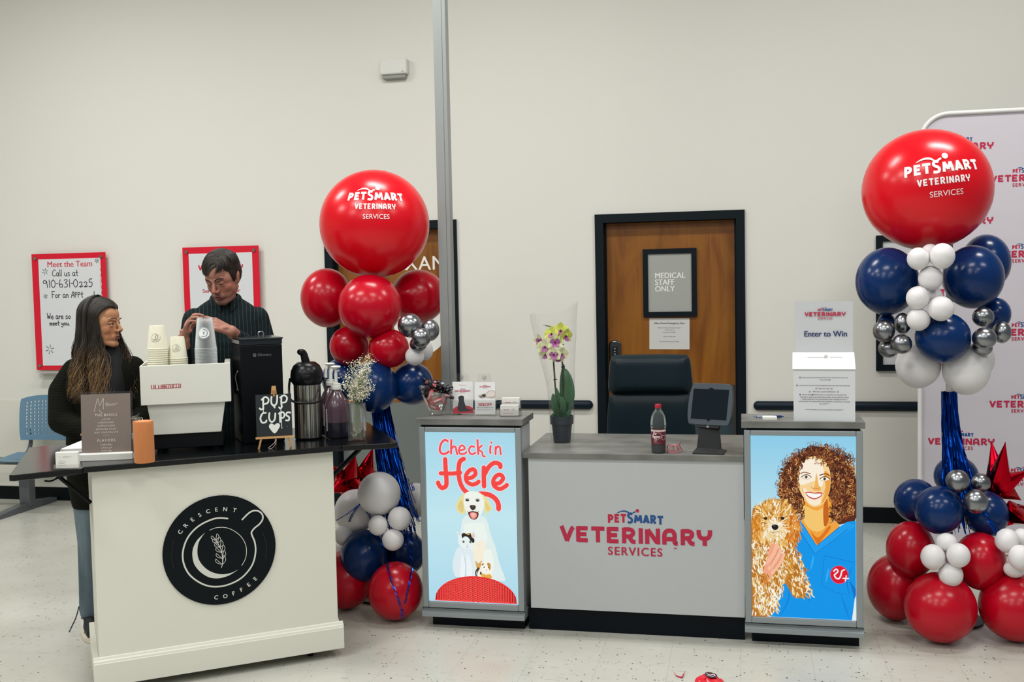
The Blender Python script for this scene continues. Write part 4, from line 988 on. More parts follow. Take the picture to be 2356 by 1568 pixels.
# ---------------------------------------------------------------- cups stacked on the machine
def on_machine(x, y, z):
    return (MP[0]+x*math.cos(MA)-y*math.sin(MA), MP[1]+x*math.sin(MA)+y*math.cos(MA), TOP+z)
def cup_bm(r_top, r_bot, h, th=0.0012, rim=0.0022, seg=28):
    bm = bmesh.new()   # upside down: mouth at z=0, base at z=h
    lathe(bm, [(r_top-th,0.0),(r_top,-0.0),(r_top+rim,0.0012),(r_top+rim,0.0042),(r_top,0.0052),(r_bot+th*1.5,h-0.004),(r_bot,h),(r_bot-0.002,h),(r_bot-0.003,h-0.007),(0.0001,h-0.007)], seg, cap=False)
    return bm
def curved_print(P, cx, zc, r0, slope, ang):
    def warp(v):
        rr_ = r0-slope*(v.y)+0.0006+v.z*8; a = ang+v.x/r0
        return Vector((rr_*math.sin(a), -rr_*math.cos(a), zc+v.y))
    return warp
def cup_logo(P, k, col, col2):
    P.ell(0, 0, 0.0135*k, 0.0135*k, col2)
    for r_, a0, a1, w in ((0.0125,0.3,5.6,0.0009),(0.0085,-2.2,1.6,0.0018),(0.0165,-2.7,0.2,0.0007)):
        P.stroke([(r_*k*math.cos(a0+(a1-a0)*i/18), r_*k*math.sin(a0+(a1-a0)*i/18)) for i in range(19)], w*k, col)
    P.ell(0.001, 0, 0.0014*k, 0.0042*k, col, rot=-0.1, n=12)
    for i in range(8):
        a = -0.5-i*0.27; P.text('CRESCENT'[i], 0.0175*k*math.cos(a), 0.0175*k*math.sin(a), 0.0042*k, col, rot=a+PI/2)
M_paper = mat('paper_cup', '#dfdcc6', 0.6); M_clearcup = mat('clear_plastic', '#e6ebea', 0.12, spec=0.6)
def cupfilm():
    N, L, p = nt(M_clearcup); out = [n_ for n_ in N if n_.type == 'OUTPUT_MATERIAL'][0]
    tr = N.new('ShaderNodeBsdfTransparent'); mx = N.new('ShaderNodeMixShader'); lw = N.new('ShaderNodeLayerWeight'); lw.inputs[0].default_value = 0.4
    ad = N.new('ShaderNodeMath'); ad.operation = 'MULTIPLY_ADD'; ad.inputs[1].default_value = 0.75; ad.inputs[2].default_value = 0.07; L.new(lw.outputs['Facing'], ad.inputs[0]); L.new(ad.outputs[0], mx.inputs[0])
    L.new(tr.outputs[0], mx.inputs[1]); L.new(p.outputs[0], mx.inputs[2]); L.new(mx.outputs[0], out.inputs[0])
cupfilm()
VA = -math.atan2(2.45, 4.2)*0 
def stack(n, x, y, rt, rb, h, pitch, m, names, logo_k, lean=0.0):
    p0 = None
    for i in range(n):
        z0 = 0.3455+pitch*i
        last = i == n-1; lab = names[2] if last else (names[3] if i == 0 else names[1])
        t = thing('paper_cup' if m is M_paper else 'plastic_cup', lab, 'cup', on_machine(x+lean*i*pitch, y, z0), MA, names[0])
        if p0 is None:
            p0 = obj('cup_wall', cup_bm(rt, rb, h), m, t, smooth=True)
        else:
            o = p0.copy(); link(o, t)
        if last:
            P = Pic(); sl = (rt-rb)/h
            cup_logo(P, logo_k, '#6d6c60' if m is M_paper else '#7d8486', '#dfdcc6' if m is M_paper else '#e6ebea')
            P.build('printed_logo', PRINT, t, warp=curved_print(P, 0, h*0.52, rt-(rt-rb)*0.52, sl, -0.15+(0.5 if (not last) else 0)), cut=0.006)
stack(13, 0.034, 0.045, 0.0455, 0.0315, 0.106, 0.0094, M_paper, ('paper cups in the taller stack', 'cream paper cup nested upside down in the taller paper stack on the espresso machine', 'cream paper cup with printed logo on top of the taller paper stack', 'cream paper cup at the bottom of the taller paper stack'), 1.25, lean=-0.0)
stack(8, 0.118, 0.056, 0.0415, 0.0290, 0.100, 0.0094, M_paper, ('paper cups in the shorter stack', 'cream paper cup nested upside down in the shorter paper stack on the espresso machine', 'cream paper cup with printed logo on top of the shorter paper stack', 'cream paper cup at the bottom of the shorter paper stack'), 1.15)
stack(17, 0.240, 0.062, 0.0480, 0.0330, 0.142, 0.0066, M_clearcup, ('clear plastic cups in one stack', 'clear plastic cup nested in the see-through stack near the man\'s hands', 'clear plastic cup with round printed logo on top of the see-through stack', 'clear plastic cup at the bottom of the see-through stack'), 1.9)
# ---------------------------------------------------------------- grinder
gp = (-2.258, -3.065, TOP)
t = thing('coffee_grinder', 'tall black coffee grinder box with clear lid, standing right of the espresso machine', 'coffee grinder', gp, CA)
M_gr = mat('grinder_black', '#05090d', 0.45, spec=0.2)
obj('body', nb((0.0, 0.193, 0.0, 0.25, 0.0, 0.460)), M_gr, t, bevel=0.006)
obj('lid', nb((-0.004, 0.197, -0.008, 0.255, 0.482, 0.491)), mat('smoked_lid', '#171c20', 0.2, spec=0.3), t, bevel=0.003)
bm = bmesh.new()
for b in ((0.0,0.193,-0.002,0.002,0.460,0.482),(0.0,0.193,0.244,0.248,0.460,0.482),(0.0,0.004,0.002,0.244,0.460,0.482),(0.189,0.193,0.002,0.244,0.460,0.482)): box(bm, *b)
obj('hopper_wall', bm, mat('hopper_clear', '#30363a', 0.1, trans=0.5), t)
obj('hopper_label', nb((-0.002,-0.0005,0.02,0.23,0.464,0.480)), mat('hopper_strip', '#8d8987', 0.4), t)
bm = bmesh.new(); tube(bm, spl([(0.105,0.10,0.490),(0.103,0.10,0.510),(0.115,0.10,0.515),(0.127,0.10,0.510),(0.125,0.10,0.490)],5), 0.003, 8); obj('lid_handle', bm, mat('clear_knob', '#8c9294', 0.15, metal=0.6), t, smooth=True)
bm = bmesh.new(); ball(bm, (-0.006,0.05,0.335), 0.0055,10,8); tube(bm, spl([(-0.007,0.052,0.335),(-0.016,0.06,0.31),(-0.012,0.05,0.28),(-0.010,0.045,0.255)],4), 0.0035, 8); ball(bm, (-0.008,0.045,0.25), 0.006,10,8); ball(bm, (-0.01,0.062,0.252), 0.004,8,6)
obj('side_latch', bm, mat('latch_chrome', '#9aa1a5', 0.15, metal=1.0), t, smooth=True)
P = Pic(); P.rect(0,0.0135,0,0.0135,'#7d8384'); P.rect(0.0015,0.012,0.0015,0.012,'#11171a'); P.stroke([(0.003,0.0105),(0.0105,0.003)],0.0018,'#7d8384')
P.text('SIMONELLI', 0.021, 0.001, 0.0125, '#62686a', bold=0.0002, align='LEFT', sx=1.05)
P.text('NUOVA', 0.021, 0.0115, 0.005, '#62686a', align='LEFT')
P.build('lettering', PRINT, t, upright(0.058, -0.0008, 0.405))
# ---------------------------------------------------------------- menu sign, candle, cards, papers, jar
t = thing('menu_sign', 'clear acrylic stand holding a taupe coffee menu with white lettering', 'sign', (-2.664, -3.526, TOP), math.radians(19.5))
M_acr = glassfilm('acrylic', 0.06, 0.6)
bm = bmesh.new(); prism(bm, [(-0.012,0),(0.03,0),(0.03,0.012),(0.012,0.03),(-0.004,0.034),(-0.012,0.028)], 0.222, Matrix.Translation((-0.111,0,0)) @ Matrix(((0,1,0,0),(1,0,0,0),(0,0,1,0),(0,0,0,1))))
obj('base_bar', bm, mat('bar_white', '#d9d9d2', 0.35), t, bevel=0.002)
tl = math.radians(-5)
Tm = Matrix.Translation((0.002, 0.012, 0.03)) @ Matrix.Rotation(tl, 4, 'X')
bm = bmesh.new(); box(bm, -0.107, 0.107, 0.003, 0.0055, -0.005, 0.262, 0, Tm); obj('acrylic_sheet', bm, M_acr, t)
bm = bmesh.new(); box(bm, -0.104, 0.100, 0.0, 0.0026, 0.0, 0.252, 0, Tm); pg = obj('menu_card', bm, mat('taupe_card', '#7c7068', 0.35), t)
P = Pic(); cr_ = '#d8d0c6'
P.stroke([(-0.050,0.178),(-0.043,0.205),(-0.035,0.232),(-0.030,0.212),(-0.027,0.203),(-0.018,0.220),(-0.011,0.234),(-0.012,0.210),(-0.012,0.186)], 0.0014, cr_, smooth=4)
P.stroke([(-0.001,0.205),(0.006,0.211),(0.001,0.214),(-0.002,0.206),(0.004,0.200),(0.011,0.211),(0.013,0.200),(0.019,0.210),(0.023,0.201),(0.030,0.211),(0.033,0.201),(0.040,0.211),(0.047,0.208)], 0.0011, cr_, smooth=4)
P.stroke([(-0.030,0.186),(-0.024,0.176),(-0.016,0.170)], 0.0014, cr_, smooth=3)
for tx, yy, sz in (('THE BASICS',0.157,0.0145),('LATTE',0.140,0.0098),('AMERICANO',0.126,0.0098),('CAPPUCCINO',0.112,0.0098),('ESPRESSO SHOT',0.098,0.0098),('HOT CHOCOLATE',0.084,0.0098),('FLAVORS',0.048,0.0155),('CARAMEL',0.031,0.0098),('VANILLA',0.018,0.0098),('MOCHA',0.005,0.0098)):
    P.text(tx, -0.002, yy, sz, cr_, spacing=1.25)
for yy in (0.073, -0.003): P.stroke([(-0.016,yy+0.002),(0.014,yy+0.002)], 0.0006, cr_)
P.build('lettering', PRINT, pg, Tm @ upright(0, -0.0002, 0), label='white menu lettering')
t = thing('pillar_candle', 'fluted orange pillar candle with a white wick beside the menu sign', 'candle', (-2.462, -3.557, TOP))
bm = bmesh.new(); n = 120; rings = []
for z, k in ((0.0,0.97),(0.003,1.0),(0.170,1.0),(0.1745,0.96),(0.1705,0.86),(0.1690,0.4),(0.1690,0.02)):
    rings.append([bm.verts.new(((0.0405+0.0009*(1 if i%2 else -1)*(k>0.9))*k*math.cos(2*PI*i/n), (0.0405+0.0009*(1 if i%2 else -1)*(k>0.9))*k*math.sin(2*PI*i/n), z)) for i in range(n)])
for A, B in zip(rings, rings[1:]):
    for i in range(n): bm.faces.new((A[i], A[(i+1)%n], B[(i+1)%n], B[i]))
bm.faces.new(rings[0][::-1]); bm.faces.new(rings[-1])
obj('wax', bm, mat('orange_wax', '#c98552', 0.45, sss=0.25), t, smooth=True)
bm = bmesh.new(); tube(bm, [(0,0,0.168),(-0.001,0,0.178),(-0.006,0,0.190)], 0.0012, 6); obj('wick', bm, mat('wick', '#e8dfcc', 0.8), t)
t = thing('glass_jar', 'small glass jar with silver lid half hidden behind the orange candle', 'jar', (-2.62, -3.385, TOP))
bm = bmesh.new(); lathe(bm, [(0.036,0),(0.038,0.01),(0.038,0.13),(0.031,0.142),(0.031,0.15)], 24); obj('glass', bm, mat('jar_glass', '#bcc6c4', 0.05, trans=0.85, ior=1.2), t, smooth=True)
bm = bmesh.new(); lathe(bm, [(0.0335,0.146),(0.0335,0.164),(0.031,0.166)], 24); obj('lid', bm, M_steel, t, smooth=True)
bm = bmesh.new(); tube(bm, spl([(0.0,0,0.166),(0.02,0,0.172),(0.034,0.0,0.182)],4), 0.003, 6); obj('spout', bm, M_steel, t)
t = thing('card_holder', 'clear acrylic holder with a white business card near the left cart corner', 'card holder', (-2.688, -3.762, TOP), math.radians(16))
bm = bmesh.new()
box(bm, -0.052, 0.052, 0.0, 0.045, 0.0, 0.003); box(bm, -0.052, 0.052, 0.0, 0.003, 0.003, 0.022); box(bm, -0.052, 0.052, 0.03, 0.033, 0.003, 0.06); box(bm, -0.052, -0.049, 0.003, 0.03, 0.003, 0.022); box(bm, 0.049, 0.052, 0.003, 0.03, 0.003, 0.022)
obj('acrylic_body', bm, M_acr, t)
c = obj('business_card', nb((-0.0455, 0.0455, 0.006, 0.026, 0.0045, 0.072)), mat('card_stock', '#dddcd6', 0.6), None, loc=(-2.688,-3.762,TOP), rot=(0,0,math.radians(16)), bevel=0.003)
tag(c, 'stack of white business cards standing in the clear holder on the cart', 'business card')
P = Pic(); g_ = '#9a9a96'
P.stroke([(-0.03,0.058),(-0.03,0.05),(-0.025,0.054),(-0.025,0.047)],0.0008,g_)
for y_, x0, x1 in ((0.054,-0.016,0.018),(0.050,-0.016,0.006),(0.036,-0.034,-0.006),(0.031,-0.034,-0.002),(0.026,-0.034,-0.010),(0.018,-0.034,-0.006)): P.stroke([(x0,y_),(x1,y_)],0.0012,g_,caps=False)
P.build('small_print', PRINT, c, upright(0, 0.0058, 0))
base = Vector(CW(-1.09, 0.50, TOP+0.0005)); rd = random.Random(4)
for i, (dz_, rz_, lab) in enumerate(((0.0, 0.05, 'lowest sheaf of white paper in the pile behind the menu sign'), (0.0062, -0.04, 'middle sheaf of white paper in the pile behind the menu sign'), (0.0124, 0.0, 'topmost sheaf of white paper in the pile behind the menu sign'))):
    bm = bmesh.new(); box(bm, -0.108, 0.14, -0.14, 0.14, 0, 0.0055)
    o = obj('paper_sheaf', bm, mat('white_paper', '#e6e5e0', 0.75), None, loc=(base.x+0.06, base.y+0.06, base.z+dz_), rot=(0,0,math.radians(15)+rz_)); tag(o, lab, 'paper', 'papers on the left leaf')
# ---------------------------------------------------------------- easel board
t = thing('easel_sign', 'small black easel board lettered pup cups with a white heart', 'sign', (-2.060, -3.150, TOP), math.radians(26))
M_pine = mottled(mat('pine_wood', '#b98d57', 0.6), '#a87c48', '#c79b64', 8, stretch=(1,1,6))
lean = Matrix.Rotation(math.radians(-9), 4, 'X')
bm = bmesh.new(); box(bm, -0.079, 0.079, 0, 0.004, 0.052, 0.243, 0, lean); bd = obj('board', bm, mat('chalkboard', '#11191d', 0.6), t)
bm = bmesh.new(); box(bm, -0.084, 0.084, -0.014, 0.002, 0.043, 0.053, 0, lean); obj('ledge', bm, M_pine, t)
for q in (((-0.072,-0.002,0),(-0.060,0.0,0.045)), ((0.070,-0.002,0),(0.058,0.0,0.045))):
    bm = bmesh.new(); a, b = Vector(q[0]), Vector(q[1]); d = (b-a)*4.8
    tube(bm, [a, a+(b-a)*1.05], 0.0062, 4); obj('leg', bm, M_pine, t)
bm = bmesh.new(); tube(bm, [(0.004,0.085,0.003),(0.003,0.035,0.26)], 0.006, 4); obj('leg', bm, M_pine, t)
bm = bmesh.new(); prism(bm, [(-0.016,0.20),(0.020,0.20),(0.012,0.281),(-0.006,0.281)], 0.008, lean @ Matrix.Translation((0,0.006,0))); obj('top_peg', bm, M_pine, t)
P = Pic(); w_ = '#d9dcd6'
def ch(lines, w=0.0075): 
    for q in lines: P.stroke(q, w, w_, smooth=5)
ch([[(-0.046,0.178),(-0.046,0.205),(-0.044,0.228)],[(-0.052,0.220),(-0.036,0.232),(-0.022,0.222),(-0.026,0.205),(-0.042,0.200)],[(-0.046,0.180),(-0.056,0.176),(-0.062,0.182)]])
ch([[(-0.008,0.232),(-0.010,0.205),(0.001,0.190),(0.014,0.204),(0.017,0.236)],[(0.0,0.194),(0.004,0.182)]])
ch([[(0.036,0.232),(0.034,0.205),(0.036,0.184)],[(0.030,0.226),(0.048,0.236),(0.060,0.224),(0.054,0.206),(0.038,0.203)],[(0.036,0.186),(0.030,0.176),(0.024,0.182)]])
ch([[(-0.036,0.160),(-0.050,0.158),(-0.060,0.138),(-0.054,0.118),(-0.038,0.118),(-0.034,0.126)],[(-0.020,0.158),(-0.022,0.134),(-0.012,0.118),(0.002,0.128),(0.006,0.156)],
    [(0.026,0.158),(0.026,0.116)],[(0.022,0.154),(0.038,0.160),(0.046,0.150),(0.042,0.136),(0.028,0.134)],[(0.072,0.156),(0.060,0.158),(0.054,0.146),(0.066,0.136),(0.064,0.122),(0.052,0.122)]])
ch([[(0.031,0.17),(0.033,0.14),(0.032,0.104),(0.033,0.086)],[(-0.046,0.178),(-0.047,0.158)]], 0.003)
P.poly([(0.0,0.066),(-0.016,0.082),(-0.024,0.098),(-0.018,0.110),(-0.008,0.110),(0.0,0.104),(0.009,0.110),(0.020,0.110),(0.025,0.100),(0.016,0.082)], w_, 4)
P.ell(0.056,0.094,0.0012,0.0012,w_,n=8)
P.build('lettering', PRINT, bd, lean @ upright(0, -0.0003, 0), label='hand painted white words and heart')
bm = bmesh.new(); tube(bm, spl([(0.004,-0.012,0.042),(0.0,-0.018,0.03),(-0.016,-0.022,0.016),(-0.030,-0.024,0.005),(-0.014,-0.02,0.003),(0.002,-0.018,0.022),(0.006,-0.014,0.042)],5), 0.0016, 6); obj('ribbon', bm, mat('ribbon', '#9a958a', 0.7), t)
# ---------------------------------------------------------------- airpot
t = thing('airpot', 'steel and black vacuum airpot with pump lever and carrying handle', 'airpot', (-2.022, -2.862, TOP), CA-0.25)
M_brush = mat('brushed_steel', '#8f8f8a', 0.28, metal=1.0)
def brushed():
    N, L, p = nt(M_brush); tc = N.new('ShaderNodeTexCoord'); sp_ = N.new('ShaderNodeSeparateXYZ'); L.new(tc.outputs['Object'], sp_.inputs[0])
    at = N.new('ShaderNodeMath'); at.operation = 'ARCTAN2'; L.new(sp_.outputs[0], at.inputs[0]); L.new(sp_.outputs[1], at.inputs[1])
    ns = N.new('ShaderNodeTexNoise'); ns.noise_dimensions = '1D'; ns.inputs['Scale'].default_value = 9; ns.inputs['Detail'].default_value = 3; L.new(at.outputs[0], ns.inputs['W'])
    rp = N.new('ShaderNodeValToRGB'); rp.color_ramp.elements[0].position = 0.38; rp.color_ramp.elements[0].color = hx('#5d5d5a'); rp.color_ramp.elements[1].position = 0.62; rp.color_ramp.elements[1].color = hx('#d6d3c8')
    L.new(ns.outputs[0], rp.inputs[0]); L.new(rp.outputs[0], p.inputs['Base Color'])
brushed()
bm = bmesh.new(); lathe(bm, [(0.060,0.0),(0.064,0.006),(0.064,0.010)], 40); obj('base_ring', bm, M_blk, t, smooth=True)
bm = bmesh.new(); lathe(bm, [(0.0635,0.010),(0.0635,0.262)], 48, cap=False); obj('steel_body', bm, M_brush, t, smooth=True)
bm = bmesh.new(); lathe(bm, [(0.0650,0.260),(0.076,0.278),(0.077,0.30),(0.074,0.325),(0.062,0.350),(0.042,0.366),(0.0001,0.370)], 40); obj('top', bm, M_glossblk, t, smooth=True)
bm = bmesh.new(); tube(bm, spl([(0.0,-0.01,0.352),(-0.006,-0.01,0.385),(-0.014,-0.012,0.410),(-0.034,-0.03,0.418)],5), [0.021,0.021,0.020,0.020,0.019,0.019,0.018,0.018,0.018,0.017,0.017,0.016,0.016,0.015,0.013,0.010], 12); obj('pump_lever', bm, M_glossblk, t, smooth=True)
bm = nb((-0.022,0.022,-0.083,-0.06,0.286,0.31)); obj('spout_cap', bm, M_blk, t, bevel=0.006)
bm = bmesh.new(); tube(bm, spl([(-0.078,0,0.29),(-0.083,-0.02,0.25),(-0.078,-0.055,0.20),(-0.045,-0.088,0.183),(0,-0.098,0.180),(0.045,-0.088,0.183),(0.078,-0.055,0.20),(0.086,-0.02,0.25),(0.079,0,0.29)],5), 0.0055, 8); obj('carry_handle', bm, M_glossblk, t, smooth=True)
# ---------------------------------------------------------------- syrup jugs with pumps
M_jug = mat('jug_plastic', '#cdbfc0', 0.2, trans=0.45, ior=1.3, alpha=1.0); M_syr = mat('dark_syrup', '#1d1a26', 0.15)
M_pump = mat('pump_white', '#d6d6cf', 0.4)
def jug(x, y, lab, rz, h=0.0, fill=0.075):
    t = thing('syrup_jug', lab, 'syrup jug', (x, y, TOP), rz, 'pump syrup jugs')
    bm = bmesh.new(); lathe(bm, [(0.052,0.0),(0.058,0.006),(0.058,0.140),(0.054,0.158),(0.040,0.192),(0.026,0.214),(0.020,0.222),(0.019,0.238)], 36, sx=1.02, sy=0.95); obj('jug_body', bm, mat('plum_plastic', '#5c4550', 0.22, spec=0.6, coat=0.2, trans=0.25), t, smooth=True)
    bm = bmesh.new(); lathe(bm, [(0.0555,0.003),(0.0585,0.006),(0.0586,fill)], 36, sx=1.025, sy=0.956); obj('syrup', bm, M_syr, t, smooth=True)
    bm = bmesh.new(); lathe(bm, [(0.024,0.230),(0.024,0.246),(0.021,0.248),(0.021,0.258),(0.008,0.262),(0.008,0.305)], 24); p_ = obj('pump_collar', bm, M_pump, t, smooth=True)
    bm = bmesh.new(); lathe(bm, [(0.0065,0.26),(0.0065,0.330),(0.022,0.332),(0.025,0.338),(0.022,0.342)], 24); tube(bm, [(0.0,0,0.331),(-0.016,-0.004,0.328),(-0.022,-0.006,0.31)], 0.007, 8); tube(bm, [(-0.022,-0.006,0.318),(-0.026,-0.008,0.27)], [0.006,0.009], 8); obj('pump_head', bm, M_pump, t, smooth=True)
    obj('side_label', nb((-0.055,-0.049,-0.036,-0.028,0.035,0.14)), mat('label_grey', '#8b878e', 0.6), t)
jug(-1.900, -2.800, 'plum coloured syrup jug with white pump, front one beside the airpot', CA-0.15)
jug(-2.005, -2.615, 'syrup jug half hidden behind the front jug, only its white pump clearly showing', CA+0.1)
# ---------------------------------------------------------------- vase with gypsophila
t = thing('flower_vase', 'clear glass vase holding a bunch of white baby breath flowers at the cart end', 'vase', (-1.752, -2.925, TOP))
bm = bmesh.new(); lathe(bm, [(0.040,0.0),(0.0425,0.004),(0.0435,0.178),(0.0415,0.178),(0.0400,0.018),(0.0001,0.014)], 40); obj('glass', bm, glassfilm('vase_glass', 0.10, 0.9), t, smooth=True)
rd = random.Random(21); stems = bmesh.new(); fl = bmesh.new(); tips = []
for i in range(64):
    a = rd.uniform(0, 2*PI); r1 = rd.uniform(0.01, 0.075); top = rd.uniform(0.20, 0.385); r1 *= 0.55+0.45*(top-0.2)/0.185
    bx_, by_ = rd.uniform(-0.022,0.022), rd.uniform(-0.022,0.022)
    ex, ey = 0.018+r1*math.cos(a)*1.15, r1*math.sin(a)
    if i < 4: ex, ey, top = -0.055+0.01*i, -0.02, 0.24+0.02*i
    m = (bx_*0.4+0.003, by_*0.4, 0.17); pts = spl([(bx_, by_, 0.02), m, ((m[0]+ex)/2, (m[1]+ey)/2, (0.17+top)/2), (ex, ey, top)], 4)
    tube(stems, pts, 0.0009, 4, cap=False)
    for j in range(5):
        q = pts[rd.randrange(len(pts)*2//5, len(pts))]; e = (q[0]+rd.uniform(-0.022,0.022), q[1]+rd.uniform(-0.022,0.022), q[2]+rd.uniform(0.005,0.035)); tube(stems, [q, e], 0.0005, 3, cap=False); tips.append(e)
    tips.append(pts[-1])
def floret(c, r):
    nrm = Vector((rd.uniform(-1,1), rd.uniform(-1.5,0.5), rd.uniform(0,1))).normalized(); a = nrm.orthogonal().normalized(); b = nrm.cross(a)
    cv = fl.verts.new(Vector(c)+nrm*r*0.35); ring = [fl.verts.new(Vector(c)+(a*math.cos(2*PI*k/6)+b*math.sin(2*PI*k/6))*r*(1 if k%2 else 0.62)) for k in range(6)]
    for k in range(6): fl.faces.new((cv, ring[k], ring[(k+1)%6]))
for e in tips:
    for j in range(7): floret((e[0]+rd.gauss(0,0.008), e[1]+rd.gauss(0,0.008), e[2]+rd.gauss(0,0.008)), rd.uniform(0.0022, 0.0042))
for j in range(26): floret((rd.uniform(-0.02,0.025), -rd.uniform(0.0,0.03), rd.uniform(0.03,0.06)), 0.003)
bunch = obj('stems', stems, mat('stem_green', '#5c7048', 0.7), None, loc=(-1.752,-2.925,TOP)); tag(bunch, 'bunch of white baby breath flowers standing in the glass vase', 'flowers')
f = obj('florets', fl, mat('gypsophila_white', '#e3dcc6', 0.7), bunch, flat=True); f['kind'] = 'stuff'
# ---------------------------------------------------------------- handwriting strokes
HW = {'C':([[(.75,.85),(.5,1),(.2,.75),(.1,.35),(.3,.02),(.7,.15)]],.8),'a':([[(.5,.5),(.25,.55),(.1,.25),(.25,0),(.5,.2),(.52,.5),(.52,.1),(.62,0)]],.65),'l':([[(.15,1),(.15,.4),(.17,0)]],.28),
'u':([[(.1,.5),(.12,.1),(.35,0),(.5,.2),(.52,.5),(.53,.1),(.6,0)]],.66),'s':([[(.45,.5),(.2,.52),(.15,.35),(.42,.22),(.38,.02),(.1,.02)]],.55),'t':([[(.3,.9),(.3,.1),(.45,.0)],[(.08,.5),(.52,.55)]],.5),
'9':([[(.5,.75),(.3,.95),(.08,.8),(.15,.55),(.42,.6),(.52,.85),(.55,.5),(.62,0)]],.72),'1':([[(.15,1),(.17,0)]],.32),'0':([[(.35,1),(.08,.7),(.1,.25),(.35,0),(.58,.3),(.55,.75),(.35,1)]],.72),'-':([[(.02,.5),(.25,.5)]],.3),
'6':([[(.25,1),(.12,.5),(.2,.08),(.48,.05),(.52,.32),(.3,.45),(.15,.3)]],.66),'3':([[(.1,.9),(.35,1),(.5,.8),(.25,.55),(.52,.35),(.4,.05),(.08,.05)]],.62),'2':([[(.1,.55),(.3,.65),(.45,.5),(.25,.1),(.1,.05),(.3,.0),(.55,.12)]],.62),'5':([[(.5,1),(.18,.98),(.15,.6),(.42,.6),(.5,.3),(.35,.02),(.08,.05)]],.62),
'F':([[(.12,0),(.12,1)],[(.05,1),(.6,1)],[(.12,.55),(.5,.55)]],.62),'o':([[(.3,.5),(.1,.3),(.2,.03),(.42,.05),(.48,.35),(.3,.5)]],.58),'r':([[(.12,.5),(.14,0)],[(.14,.3),(.3,.5),(.45,.48)]],.48),'n':([[(.12,.5),(.14,0)],[(.14,.35),(.35,.52),(.46,.3),(.48,0)]],.6),
'A':([[(.05,0),(.3,.8),(.5,.8),(.55,0)],[(.1,.35),(.55,.35)]],.66),'P':([[(.12,0),(.12,.8)],[(.12,.8),(.4,.75),(.45,.5),(.14,.42)]],.56),'W':([[(.05,1),(.2,.05),(.38,.6),(.55,.05),(.72,1)]],.82),'e':([[(.1,.28),(.45,.32),(.35,.52),(.12,.42),(.12,.1),(.3,0),(.5,.1)]],.56),
'm':([[(.08,.5),(.1,0)],[(.1,.35),(.25,.52),(.34,.3),(.34,0)],[(.34,.35),(.5,.52),(.6,.3),(.62,0)]],.74),'y':([[(.1,.5),(.15,.2),(.4,.15),(.48,.5),(.45,-.2),(.2,-.35),(.1,-.2)]],.6),' ':([],.4),'.':([[(.1,.0),(.14,.02)]],.25),'!':([[(.15,1),(.15,.35)],[(.15,.05),(.15,.0)]],.3)}
def hand(P, s, x, y, h, w, col='#2a2c2e', width=None):
    tot = sum(HW[c][1] for c in s)*h; k = width/tot if width else 1.0
    for c in s:
        for q in HW[c][0]: P.stroke([(x+a*h*k, y+b*h) for a, b in q], w, col, smooth=4 if len(q) > 2 else 0)
        x += HW[c][1]*h*k
def burst(P, x, y, r, w):
    for i in range(6):
        a = i*PI/3+0.3; P.stroke([(x+r*0.35*math.cos(a), y+r*0.35*math.sin(a)), (x+r*math.cos(a), y+r*math.sin(a))], w, '#2f3133')
M_fr = mat('red_board', '#d4122e', 0.35); M_brd = mat('white_board', '#d6d8da', 0.35); M_stand = mat('standoff', '#9c9383', 0.3, metal=0.9)
def board(name, cx, z0, z1, w, inner, lab):
    t = thing(name, lab, 'notice board', (cx, -0.045, (z0+z1)/2)); hw, hh = w/2, (z1-z0)/2
    obj('red_panel', nb((-hw, hw, 0.0, 0.008, -hh, hh)), M_fr, t)
    obj('white_panel', nb((inner[0]-cx, inner[1]-cx, -0.003, 0.0, inner[2]-(z0+z1)/2, inner[3]-(z0+z1)/2)), M_brd, t)
    for sx_ in (-1, 1):
        for sz_ in (-1, 1):
            bm = bmesh.new(); lathe(bm, [(0.013,0.0),(0.013,0.012)], 16, M=Matrix.Translation((sx_*(hw-0.036), 0.002, sz_*(hh-0.036))) @ Matrix.Rotation(PI/2, 4, 'X')); lathe(bm, [(0.008,-0.044),(0.008,0.0)], 10, M=Matrix.Translation((sx_*(hw-0.036), 0.0, sz_*(hh-0.036))) @ Matrix.Rotation(PI/2, 4, 'X'))
            obj('standoff', bm, M_stand, t, smooth=True)
    return t
t = board('notice_board', -5.262, 1.073, 2.010, 0.665, (-5.532, -4.972, 1.110, 1.966), 'red framed white board with handwritten phone number behind the woman')
P = Pic(); X0, Z0 = 5.262, -1.5415
q = lambda x, z: (x+X0, z+Z0)
P.text('Meet the Team', *q(-5.248, 1.901), 0.066, '#c51a35', bold=0.0009, sx=1.0)
for s_, x_, z_, h_, wd_, w_ in (('Call us at', -5.412, 1.828, 0.052, 0.235, .006), ('910-631-0225', -5.500, 1.738, 0.062, 0.455, .0065), ('For an APPt', -5.424, 1.656, 0.05, 0.285, .006), ('!', -5.045, 1.66, 0.04, None, .006), ('We are so', -5.474, 1.486, 0.046, 0.215, .006), ('meet you.', -5.455, 1.434, 0.04, 0.185, .006)):
    hand(P, s_, *q(x_, z_), h_, w_, width=wd_)
for x_, z_, r_ in ((-5.474,1.868,0.026),(-5.002,1.944,0.02),(-5.479,1.67,0.018),(-5.462,1.24,0.038)): burst(P, *q(x_, z_), r_, 0.004)
pts = [(-4.978-0.006*math.sin(i*1.7), 1.93-0.05*i*0.25) for i in range(26)]
P.stroke([q(a, b) for a, b in pts], 0.012, '#d9d6d2', smooth=3); P.stroke([q(a+0.003, b) for a, b in pts[2::5]], 0.002, '#8a3a3a')
P.build('writing', PRINT, t, upright(0, -0.0032, 0), label='red printed title above black handwriting')
obj('pen_tray', nb((-0.31, -0.02, -0.045, 0.01, -0.487, -0.479)), mat('tray_alu', '#b9bab4', 0.4), t)
